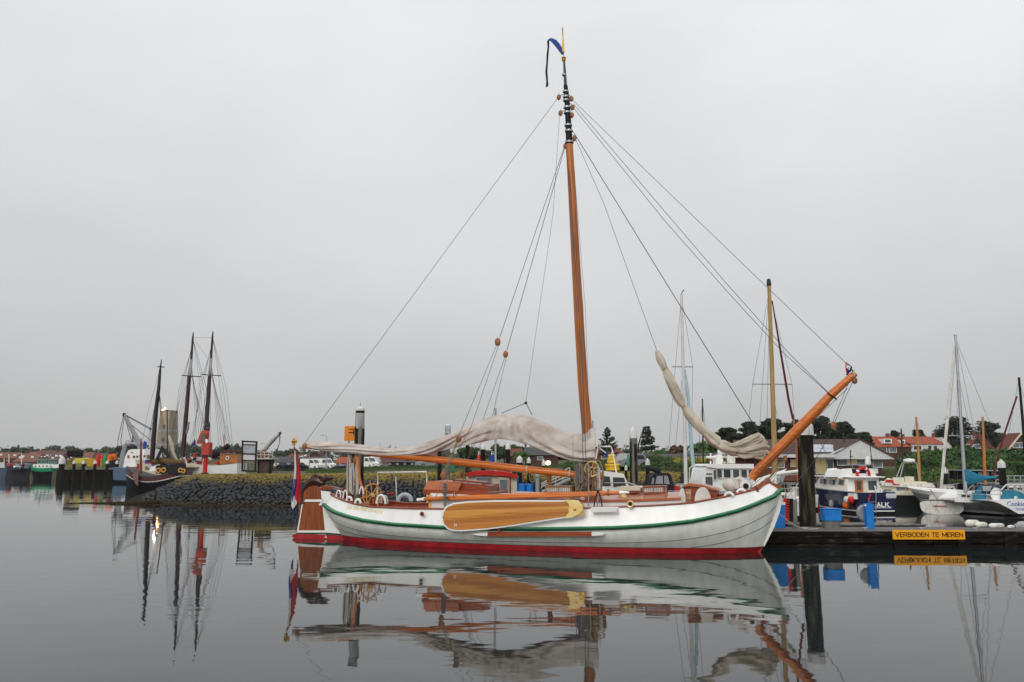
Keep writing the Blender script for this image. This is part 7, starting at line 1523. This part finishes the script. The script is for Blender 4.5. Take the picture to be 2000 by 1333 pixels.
M().tube([f.p(290, 905), f.p(312, 901), f.p(335, 903), f.p(358, 905)], [.25, .38, .38, .2], 8).build('furled_sail', mat('ochre_sailcloth', (.17, .095, .035), .9, c2=(.10, .055, .02), scale=2), o)
M().tube([f.p(296, 907), f.p(320, 898), f.p(334, 890)], .09, 6).build('boom', dmast, o); M().tube([f.p(308, 903), f.p(334, 891)], .06, 5).build('gaff', black, o)
panel(o, f, [(303, 899), (315, 872), (333, 893), (327, 894), (315, 880), (307, 900)], -.8, .3, tarp, 'dark_tent_cloth')
M().tube([f.p(330, 852), f.p(335, 868), f.p(338, 885), f.p(346, 900)], [.12, .2, .16, .1], 7).build('furled_flag', canvas2, o)
rig(o, f, [(296, 908), (305, 800), (310, 760), (313, 722)], [.26, .22, .18, .12], mat('black_brown_spar', (.022, .012, .012), .5), [[(309, 760, 0), (279 + 3 * k, 905, -1.8)] for k in range(5)] + [[(310, 758, 0), (318 + 4 * k, 900, 1.8)] for k in range(4)] + [[(313, 720, 0), (290, 800, 0), (270, 905, 0)]], [(307, 717, 321, 718)])
M().tube([f.p(313, 722), f.p(315.5, 703)], [.09, .04], 6).build('topmast', black, o); M().tube([f.p(275, 930), f.p(275.5, 870), f.p(275.5, 857)], [.13, .1, .05], 6).build('red_mizzen_spar', mat('rust_red_spar', (.20, .045, .03), .6), o); M().tube([f.p(269.5, 918), f.p(269.5, 907)], .13, 7).build('red_post', redp, o); M().tube([f.p(327, 905), f.p(326.5, 802)], .06, 6).build('mizzen_mast', dmast, o); M().tube([f.p(316, 800), f.p(329, 803)], .05, 5).build('crosstree', black, o)
for k in range(22): a = random.uniform(283, 358); s_ = random.uniform(.12, .4); M().box(f.p(a, random.uniform(900, 916), random.uniform(-1.2, 1)), (s_, s_, s_), rz=random.random()).build('deck_gear', random.choice((white, tarp, redp, dblue, teak, steel, tarp)), o)
ef = T('stern_ensign', 'drooping ensign on the stern of the dark sailing ship', 'flag', f); panel(ef, f, [(360, 893), (364, 899), (365, 908), (362, 905)], -1.5, .04, fw_, 'white_cloth'); panel(ef, f, [(362, 898), (367, 896), (366, 903)], -1.45, .04, fr_, 'red_cloth'); M().tube([f.p(359, 925, -1.5), f.p(363, 894, -1.5)], .03, 4).build('staff', dmast, ef)
# blue trawler
f = Fr(gx(240, 118)); o = T('blue_trawler', 'weathered blue trawler with white wheelhouse and steel gallows', 'trawler', f, group=LG)
xx0 = f.p(235, 930).x; Ls = f.p(312, 930).x - xx0
for f0, f1_, mt_, nm in ((0, .3, black, 'bottom'), (.3, 1, trawlb, 'hull')):
    m = hull_loft(Ls, 5.2, 2.2, 2.6, f0, f1_, tw=.9, rake=.3, wl=.8, mid=.3, inner=(f1_ == 1)); m.v = [(x + xx0, y, z) for x, y, z in m.v]; m.build(nm, mt_, o)
panel(o, f, [(241, 913), (245, 893), (251, 881), (258, 879), (294, 879), (296, 910)], -1.5, 3.5, white, 'wheelhouse', bevel=.05)
for w_ in ((248.5, 890, 253, 896, MATS['warm_brown_trim']), (259, 891, 264, 895, glass), (266, 891, 270, 895, glass), (280, 890, 284, 894, glass), (286, 889, 292, 897, MATS['warm_brown_trim']), (256, 884, 260, 885.5, glass)): win(o, f, w_[0], w_[1], w_[2], w_[3], -1.53, w_[4])
M().tube([f.p(237, 915), f.p(240, 890), f.p(245, 869)], .35, 6).build('gallows_leg', gpaint, o); M().tube([f.p(245, 868), f.p(274, 868)], .3, 6).build('gallows_beam', gpaint, o); M().tube([f.p(272, 869), f.p(276, 905)], .3, 6).build('gallows_leg', gpaint, o)
for k in range(5): M().tube([f.p(246 + 5 * k, 866), f.p(246 + 5 * k, 862)], .05, 4).build('rail_post', gpaint, o)
M().tube([f.p(246, 862), f.p(268, 862)], .05, 4).build('top_rail', gpaint, o)
M().tube([f.p(274, 870), f.p(258, 840), f.p(243, 811)], [.35, .3, .25], 6).build('derrick', gpaint, o); M().bb(f.p(239, 814, -.3), f.p(246, 808, .3)).build('derrick_head', dsteel, o)
for l in ([(245, 811), (295, 838)], [(246, 813), (294, 840)], [(258, 832), (305, 870)], [(241, 813), (230, 862), (230, 880)], [(243, 813), (236, 860), (237, 880)], [(243, 815), (258, 866)], [(246, 818), (266, 868)]): M().tube([f.p(*q) for q in l], .05, 3).build('derrick_wire', dsteel, o)
M().bb(f.p(292, 841, -.3), f.p(296, 837, .3)).build('hoist_block', dsteel, o); M().tube([f.p(259, 868), f.p(259.5, 850)], .1, 5).build('signal_mast', dsteel, o); M().ell(f.p(259, 874), (.5, .5, .5), 8, 6).build('dark_ball', dsteel, o)
for a in (231, 236): M().lathe([(.25, 0), (.4, .3), (.3, .6), (.1, .7)], f.p(a, 881), 8).build('exhaust_cowl', dsteel, o)
panel(o, f, [(230, 895), (230, 882), (242, 881), (240, 897)], .6, 1.4, brick, 'net_store')
panel(o, f, [(242, 876), (250, 871), (262, 869), (270, 878), (266, 880)], .5, 1, mat('green_net', (.06, .11, .02), .9, c2=(.10, .12, .03), bump=.1), 'heaped_net'); panel(o, f, [(278, 870), (281, 862), (285, 865), (283, 879), (279, 879)], -.6, .3, dblue, 'blue_tarpaulin')
# lighthouse
f = Fr((gx(323.5, 620).x, 620, 0)); o = T('lighthouse', 'square pale brick lighthouse with lit lamp in the mist', 'lighthouse', f)
zb_ = gz(323, 620) - 2; zt_ = f.p(323, 824).z; r0, r1 = 22 * 620 / F, 16.5 * 620 / F
lw = mat('pale_yellow_brick', (.27, .235, .17), .9, c2=(.20, .17, .12), scale=.35, stretch=(1, 1, .25), detail=9)
m = M(); rings = []
for k in range(7): u = k / 6; r = r0 + (r1 - r0) * u; rings.append([(r * cos(a), r * sin(a), zb_ + (zt_ + 7.5 - zb_) * u) for a in (pi / 4 - .3, 3 * pi / 4 - .3, 5 * pi / 4 - .3, 7 * pi / 4 - .3)])
m.loft(rings); m.v = [(x * .98, y * .98, z) for x, y, z in m.v]; m.build('tower', lw, o, smooth=False)
for u in (.35, .62): 
    r = (r0 + (r1 - r0) * u) * 1.03; z = zb_ + (zt_ + 7.5 - zb_) * u; M().lathe([(r, z - .8), (r, z + .8)], (0, 0, 0), 4, ang=pi / 4 - .3).build('string_course', gpaint, o)
for u in (.2, .45, .7): z = zb_ + (zt_ + 7.5 - zb_) * u; r = (r0 + (r1 - r0) * u) * .72; M().box((-1, -r, z), (1.4, 1.0, 2.6), rz=-.3).build('window', glass, o)
M().lathe([(r1 * 1.02, zt_ + 7.5), (r1 * 1.02, zt_ + 8.2)], (0, 0, 0), 4, ang=pi / 4 - .3).build('parapet', gpaint, o)
ql = f.p(322.5, 803); M().lathe([(1.6, -3), (1.6, 1.2)], ql, 12).build('lantern_room', steel, o)
M().ell(ql + Vector((0, -2.6, -.2)), (1.7, .8, 1.5), 12, 8).build('lamp', lampm, o)
pl = bpy.data.lights.new('lighthouse_lamp', 'POINT'); pl.energy = 60000; pl.color = (1, .62, .28); pl.shadow_soft_size = 1.2; po = bpy.data.objects.new('lighthouse_lamp', pl); COL.objects.link(po); po.parent = o; po.location = ql + Vector((0, -3.5, 5.0))
M().lathe([(1.8, 1.2), (1.2, 2.0), (.1, 2.7)], ql, 12).build('lantern_roof', dsteel, o)
# left quay: timber face, posts, containers, stored buoys
f = Fr(gx(180, 124)); o = T('timber_quay', 'dark timber faced quay with stubby white topped posts', 'quay', f)
xa, xb = f.p(110, 930).x, f.p(234, 930).x; zq = f.p(180, 918).z
n_ = 74
for k in range(n_):
    x = xa + (xb - xa) * k / n_; M().bb((x + .02, -.05 - .05 * (k % 3), -1), (x + (xb - xa) / n_ - .02, .2, zq - .1 * ((k * 7) % 3) * .3)).build('sheet_pile', tar, o)
M().bb((xa, -.05, zq), (xb, 8, zq + .12)).build('capping', greyt, o)
for a in (142, 160.5, 183, 207, 226):
    fp = Fr(gx(a, 122.5)); p_ = T('quay_post', 'stubby white topped post of the timber quay ' + {142: 'in front of the yellow machine', 160.5: 'in front of the pale yellow container', 183: 'in front of the ochre container', 207: 'in front of the orange buoys', 226: 'beside the blue trawler bow'}[a], 'mooring post', fp, group='white topped posts of the timber quay'); z1 = fp.p(a, 907).z
    M().lathe([(.24, -1), (.22, z1)], (0, 0, 0), 8).build('post', tar, p_); M().lathe([(.25, z1), (.25, z1 + .25), (.1, z1 + .5)], (0, 0, 0), 8).build('cap', capm, p_)
def crate(label, pts, Y, mt_, name='container', cat='container', d=2.2):
    f = Fr(gx(sum(p[0] for p in pts) / len(pts), Y)); o = T(name, label, cat, f, group='gear stored on the timber quay'); panel(o, f, pts, 0, d, mt_, 'body', bevel=.03)
    A, C = f.p(pts[0][0], pts[0][1]), f.p(pts[2][0], pts[2][1])
    for k in range(5): x = A.x + (C.x - A.x) * (k + .5) / 5; M().bb((x - .05, -.05, C.z + .1), (x + .05, 0, A.z - .1)).build('rib', mt_, o)
    return o, f
crate('large ochre yellow container right of the pale yellow one', [(170, 897), (198, 897), (198, 911.5), (170, 911.5)], 127, mat('ochre_paint', (.50, .29, .02), .6)); crate('pale yellow container beside the dark machine', [(144.5, 896), (164, 896.5), (164, 906), (144.5, 905)], 128, mat('pale_yellow_paint', (.55, .50, .06), .6))
crate('green grey net crate under the pale yellow container', [(146, 906), (165, 906), (165, 912), (146, 912)], 127, mat('olive_paint', (.18, .19, .06), .7)); crate('yellow brown machine with black cowl on the quay', [(131, 899), (145, 897), (145, 911), (131, 912)], 128, mat('machine_yellow', (.32, .20, .03), .6, c2=(.06, .05, .03), scale=1.2), 'dredging_machine', 'machine')
def bulk(label, x0, x1, y0, y1, Y, mt_):
    f = Fr(gx((x0 + x1) / 2, Y)); o = T('stored_buoy', label, 'buoy', f, group='coloured buoys stored on the timber quay'); A, C = f.p(x0, y1), f.p(x1, y0); w_ = (C.x - A.x) / 2; h = C.z - A.z
    M().lathe([(w_ * .9, 0), (w_ * 1.0, h * .3), (w_ * .95, h * .8), (w_ * .6, h)], (0, 0, A.z), 10).build('body', mt_, o); M().lathe([(w_ * 1.0, h * .02), (w_ * 1.05, h * .15), (w_ * .95, h * .3)], (0, 0, A.z), 10).build('float_collar', mt_, o)
gb = mat('signal_green_paint', (.01, .26, .09), .5)
bulk('red buoy leftmost of the coloured row', 183, 194, 888, 911, 127, redp); bulk('red buoy behind the green one', 192, 201, 889, 911, 129, redp); bulk('green buoy between red and orange ones', 198, 208, 889, 911, 127, gb); bulk('orange buoy right of the green one', 206, 216, 888, 911, 127, orange); bulk('orange buoy rightmost of the row', 213, 225, 887.5, 906, 128, orange)
crate('dark tarpaulin heap under the orange buoys', [(208, 903), (230, 898), (234, 914), (208, 914)], 125, tarp, 'tarpaulin_heap', 'tarpaulin')
for k in range(5): a = 136 + k * 5.5; fb = Fr(gx(a, 134)); p_ = T('ball_topmark', ['leftmost', 'second', 'middle', 'fourth', 'rightmost'][k] + ' of the five black ball topmarks above the yellow machine', 'topmark', fb, group='ball topmarks on poles'); M().tube([(0, 0, 1), fb.p(a, 884)], .06, 4).build('pole', dsteel, p_); M().ell(fb.p(a, 884), (.4, .4, .4), 8, 6).build('ball', black, p_); M().ell(fb.p(a, 889), (.4, .4, .4), 8, 6).build('ball', black, p_)
# green workboat and grey barge
f = Fr(gx(85, 148)); o = T('green_workboat', 'white and bright green workboat at the far left quay', 'workboat', f, group=LG)
x0 = f.p(58, 930).x; Ls = f.p(112, 930).x - x0
for f0, f1_, mt_, nm in ((0, .72, black, 'bottom'), (.72, 1, mat('bright_green_paint', (.01, .28, .13), .5), 'hull')):
    m = hull_loft(Ls, 5, 2.0, 2.5, f0, f1_, tw=.8, rake=.6, wl=.8, mid=.2); m.v = [(x0 + Ls - x, y, z) for x, y, z in m.v]; m.build(nm, mt_, o)
panel(o, f, [(64, 915), (65, 908), (103, 908), (108, 915)], -1.6, 3, white, 'superstructure', bevel=.04); panel(o, f, [(72, 908), (73, 899), (94, 899), (95, 908)], -1.2, 2.4, mat('pale_green_paint', (.16, .30, .25), .5), 'wheelhouse'); panel(o, f, [(71, 899), (72, 897.5), (95, 897.5), (96, 899)], -1.4, 2.8, mat('pale_green_paint', (.16, .30, .25), .5), 'wheelhouse_roof')
for k in range(3): win(o, f, 74.5 + 7 * k, 901, 80 + 7 * k, 905, -1.22, glass)
for k in range(5): win(o, f, 68 + 7.5 * k, 910, 70.5 + 7.5 * k, 913, -1.62, glass)
M().tube([f.p(84, 898), f.p(84, 891)], .12, 5).build('mast', dsteel, o); M().tube([f.p(80, 893), f.p(89, 893)], .08, 5).build('radar', white, o)
f = Fr(gx(30, 155)); o = T('grey_barge', 'long low dark grey barge heaped with fishing gear', 'barge', f, group=LG); x0 = f.p(-30, 930).x; Ls = f.p(62, 930).x - x0
m = hull_loft(Ls, 6, 1.9, 2.0, 0, 1, tw=.95, rake=.2, wl=.9); m.v = [(x0 + x, y, z) for x, y, z in m.v]; m.build('hull', mat('dark_grey_hull', (.05, .05, .06), .6), o); M().bb((x0, -2.5, 1.5), (x0 + Ls * .9, 2.5, 1.75)).build('deck', dsteel, o)
random.seed(9)
for k in range(60): a = random.uniform(-5, 60); s_ = random.uniform(.3, .9); M().box(f.p(a, random.uniform(908, 915), random.uniform(-1.5, 1.5)), (s_, s_, s_ * .8), rz=random.random()).build('stacked_gear', random.choice((gpaint, dsteel, white, trawlb, dsteel, fred, steel)), o)
for a, c in ((17.5, 888), (42, 886), (8, 896)): M().tube([f.p(a, 912), f.p(a, c)], .09, 5).build('pole', cream, o)
f = Fr(gx(-2, 140)); o = T('small_blue_boat', 'small blue fishing boat cut off by the left edge', 'fishing boat', f, group=LG); Ls = 34 * 140 / F; x0 = f.p(13, 930).x - Ls
m = hull_loft(Ls, 2.4, 1.5, 1.9, 0, 1, tw=.8, rake=.4); m.v = [(x0 + x, y, z) for x, y, z in m.v]; m.build('hull', trawlb, o); panel(o, f, [(-16, 915), (-15, 904), (-2, 904), (0, 915)], -.7, 1.4, white, 'wheelhouse')
# town houses far left
TG = 'red roofed houses of the town'
far_r = mat('far_red_roof', (.20, .085, .06), .9, c2=(.14, .07, .055), scale=1.5); far_r2 = mat('far_brown_roof', (.13, .07, .06), .9, c2=(.09, .055, .05), scale=1.5)
for i, (a, b_, yt, ye, Y, rm, lb) in enumerate(((-40, 32, 884, 896, 262, far_r, 'low red roofed house at the left edge of the photo'), (24, 70, 886, 903, 245, far_r, 'long orange red roof behind the grey barge'), (52, 104, 880, 897, 275, far_r2, 'tall brown roofed house behind the green workboat'), (36, 62, 883, 897, 268, far_r, 'narrow red roofed house between two larger ones'), (88, 118, 882, 900, 258, far_r2, 'brown roofed house left of the lone dolphin'), (116, 140, 885, 901, 262, far_r2, 'brown roofed house right of the lone dolphin'), (138, 176, 884, 902, 280, far_r, 'pale red roofed house behind the ball topmarks'), (170, 200, 886, 902, 290, far_r2, 'roof behind the ochre container'), (-110, -36, 883, 896, 270, far_r2, 'brown roofed house beyond the left edge'))):
    house(lb, a, b_, yt, ye, 916, Y, brickr if i % 2 else brick, rm, 9, 'side', TG, [(a + 6 + (b_ - a - 10) * k / 4, ye + 2.5, a + 9 + (b_ - a - 10) * k / 4, ye + 5.5) for k in range(4)], hip=.12, chim=((a + (b_ - a) * .3, 3, yt - 3),))
    f = Fr(gx((a + b_) / 2, Y))
# sheds and houses behind the breakwater
NG = 'sheds and houses behind the car park'
for i, (a, b_, yt, ye, yb_, Y, wl_, rm, gb_, lb) in enumerate(((530, 640, 893, 897, 912, 235, brick, tileg, 'side', 'long dark house row with white gutters behind the white vans'), (525, 580, 895, 904, 917, 205, cream, tileg, 'side', 'cream shed with grey roof left of the ensign'), (590, 640, 882, 900, 912, 245, brick, brick, '617', 'dark brick gabled house above the white vans'), (655, 700, 893, 906, 912, 190, brickr, tiler, 'side', 'small orange roofed shed left of the boom gallows'), (712, 745, 884, 901, 913, 215, render_w, tiled, '738', 'white gabled house with red roof right of the boom gallows'), (745, 792, 888, 905, 914, 190, greyt, mat('mossy_red_roof', (.12, .05, .045), .9), 'side', 'grey shed with red roof below the boom'), (755, 850, 902, 903.5, 918, 150, tarp, tileg, 'side', 'dark open flat roofed shelter below the boom'), (828, 862, 884, 893, 905, 210, brick, tiled, 'side', 'reddish roofed house behind the open cage pile'), (560, 600, 888, 895, 912, 260, brick, tiled, 'side', 'low brown roofed house behind the crane hook'))):
    house(lb, a, b_, yt, ye, yb_, Y, wl_, rm, 7, gb_, NG, [(a + 5 + (b_ - a - 8) * k / 6, ye + 2, a + 8.5 + (b_ - a - 8) * k / 6, ye + 5) for k in range(6)], fascia=white if i in (0, 4) else None, chim=((a + (b_ - a) * .7, 2.5, yt - 3),) if i != 6 else ())
vehicle('white panel van nearest the ensign', 592, 624, 902, 196, white, 'van', 1); vehicle('second white van behind the first one', 619, 649, 903, 200, white, 'van', 1, name='parked_van'); 
vehicle('silver estate car right of the shelter', 822, 850, 905, 150, steel, 'car', -1, 'cars in the harbour car park', 'parked_car'); vehicle('dark car left of the ensign', 546, 572, 906, 190, navy, 'car', 1, 'cars in the harbour car park', 'parked_car'); vehicle('black car behind the ensign', 570, 595, 906, 185, black, 'car', 1, 'cars in the harbour car park', 'parked_car'); vehicle('white van behind the gallows ropes', 708, 728, 902, 185, white, 'van', 1)
vehicle('pale car half hidden by the big timber pile', 1215, 1245, 907, 84, gpaint, 'car', -1, 'cars in the harbour car park', 'parked_car')
f = Fr(gx(664, 170, 1.3)); o = T('blue_upturned_boat', 'dark blue boat lying on the grass right of the vans', 'dinghy', f); M().tube([f.p(652, 914), f.p(664, 911.5), f.p(676, 911)], [.2, .5, .35], 8).build('hull', navy, o); M().tube([f.p(652, 916), f.p(676, 913)], .06, 5).build('keel', dblue, o)
for i, (a, yt, hd) in enumerate(((638, 851, -9), (519, 868, -8), (742, 862, 0), (604, 882, 0), (636, 884, 0), (663, 886, 0))):
    f = Fr(gx(a, 175)); zb_ = gz(a, 175); o = T('street_lamp', ['tall lamp post with curved arm above the vans', 'lamp post with arm left of the crane jib', 'thin lamp post right of the orange sign', 'short thin pole behind the first van', 'short thin pole behind the second van', 'short thin pole right of the vans'][i], 'lamp post', f, group='poles along the quay road')
    t0_ = f.p(a, yt + 3); M().tube([(0, 0, zb_ - .2), t0_], [.09, .06], 6).build('pole', steel, o)
    if hd: M().tube([t0_, f.p(a + hd * .4, yt), f.p(a + hd, yt)], .05, 5).build('arm', steel, o); M().box(f.p(a + hd, yt), (.7, .2, .14)).build('lamp_head', gpaint, o)
# low fence along the quay behind the crane
f = Fr(gx(555, 104)); o = T('quay_fence', 'dark post and rail fence on the quay right of the crane', 'fence', f); zf = f.p(555, 922).z
for k in range(26): x = f.p(530 + k * 2.6, 915).x; M().bb((x, -.04, zf), (x + .1, .04, f.p(530, 911).z)).build('picket', tar, o)
for z_ in (911, 915): M().bb((f.p(529, z_).x, -.06, f.p(529, z_ + .8).z), (f.p(598, z_).x, .0, f.p(529, z_).z)).build('rail', tar, o)
M().bb((f.p(529, 922).x, -.3, zf - 1), (f.p(598, 922).x, .4, zf + .05)).build('kerb', greyt, o)
# low timber revetment along the marina bank
f = Fr(gx(1400, 70)); o = T('bank_revetment', 'low wooden revetment at the foot of the marina bank', 'retaining wall', f)
xa, xb = f.p(1080, 930).x, f.p(2300, 930).x; n_ = 150
for k in range(n_):
    x = xa + (xb - xa) * k / n_; M().bb((x + .02, -.06 * (k % 2), -.8), (x + (xb - xa) / n_ - .02, .3, 1.15 + .06 * ((k * 5) % 3))).build('revetment_plank', tar if k % 4 else MATS['warm_brown_trim'] if False else greyt, o)
M().bb((xa, -.1, 1.05), (xb, -.02, 1.2)).build('waling', greyt, o)
# tarred finger jetty and steel frames deep in the marina at the right
f = Fr(gx(1985, 56)); o = T('grey_boat_trailer_frame', 'grey steel railing and stacked frames at the right edge of the marina', 'railing', f)
for k in range(7): M().tube([f.p(1945 + 12 * k, 955), f.p(1945 + 12 * k, 930)], .04, 5).build('upright', steel, o)
for a in (930, 938, 946): M().tube([f.p(1945, a), f.p(2022, a + 1)], .035, 5).build('rail', steel, o)
f = Fr(gx(1920, 66)); o = T('dark_shed_on_bank', 'low dark wooden shelter behind the turquoise boom cover', 'shelter', f); panel(o, f, [(1893, 920), (1950, 921), (1950, 938), (1893, 938)], 0, 3, tar, 'body'); panel(o, f, [(1890, 918), (1952, 919), (1952, 921.5), (1890, 920.5)], -.3, 3.6, gpaint, 'roof')
for k in range(4): win(o, f, 1898 + 13 * k, 923, 1905 + 13 * k, 932, -.02, pglass)
# far small boats between the piles
for i, (a, b_, Y, c_, lb) in enumerate(((1150, 1190, 64, white, 'small white motor boat behind the mast rigging'), (1318, 1350, 58, white, 'small white boat with cover behind the white yacht mast'), (1560, 1600, 50, white, 'white boat behind the big black pile'), (1600, 1640, 62, white, 'white open boat left of the navy cruiser'), (1835, 1880, 56, white, 'white covered motor boat left of the yacht mast'), (2010, 2070, 52, white, 'white motor yacht at the right edge'))):
    o, fr = small_boat(lb, a, b_, 990, Y, .75, c_, 'small_motor_boat', 'motor boat'); L = (b_ - a) * Y / F
    M().prism([(-L * .35, .6), (-L * .3, 1.25), (L * .1, 1.25), (L * .25, .65)], -L * .12, L * .12).build('cabin', dirtyw, o, bevel=.05)
    for s_ in (-1, 1):
        for k in range(6): M().tube([(-L * .45 + k * L * .13, s_ * L * .15, .7), (-L * .45 + k * L * .13, s_ * L * .15, 1.35)], .015, 4).build('stanchion', steel, o)
        M().tube([(-L * .45, s_ * L * .15, 1.34), (L * .2, s_ * L * .15, 1.36), (L * .42, 0, 1.45)], .015, 4).build('guard_rail', steel, o)
    M().tube([(0, .2, 1.2), (0, .2, 3.2 + .5 * (i % 3))], .02, 4).build('aerial', dsteel, o)
    for k in range(2): M().bb((-L * .22 + k * L * .17, -L * .125, .85), (-L * .1 + k * L * .17, -L * .12, 1.12)).build('cabin_window', glass, o)
tt_ = T('low_reddish_boat', 'ochre timber stack on the bank behind the canopy boat', 'timber stack', Fr(gx(1258, 69, 0))); f = Fr(gx(1258, 69, 0))
for k in range(5): M().bb((f.p(1244, 930).x, -.4, .9 + k * .12), (f.p(1275 + 2 * (k % 2), 930).x, .2, 1.0 + k * .12)).build('plank', teak, tt_)
# ================================================================ thin sea mist in one closed box
hz = M().bb((-700, -12, -1.9), (700, 1200, 75)); hm_ = bpy.data.materials.new('sea_mist'); hm_.use_nodes = True; t = hm_.node_tree; t.nodes.clear()
vo = N('ShaderNodeOutputMaterial', t); vp = N('ShaderNodeVolumePrincipled', t); vp.inputs['Color'].default_value = (.92, .93, .95, 1); vp.inputs['Density'].default_value = 0.00012; t.links.new(vp.outputs[0], vo.inputs['Volume'])
ho = hz.build('haze', hm_, smooth=False); ho['kind'] = 'stuff'
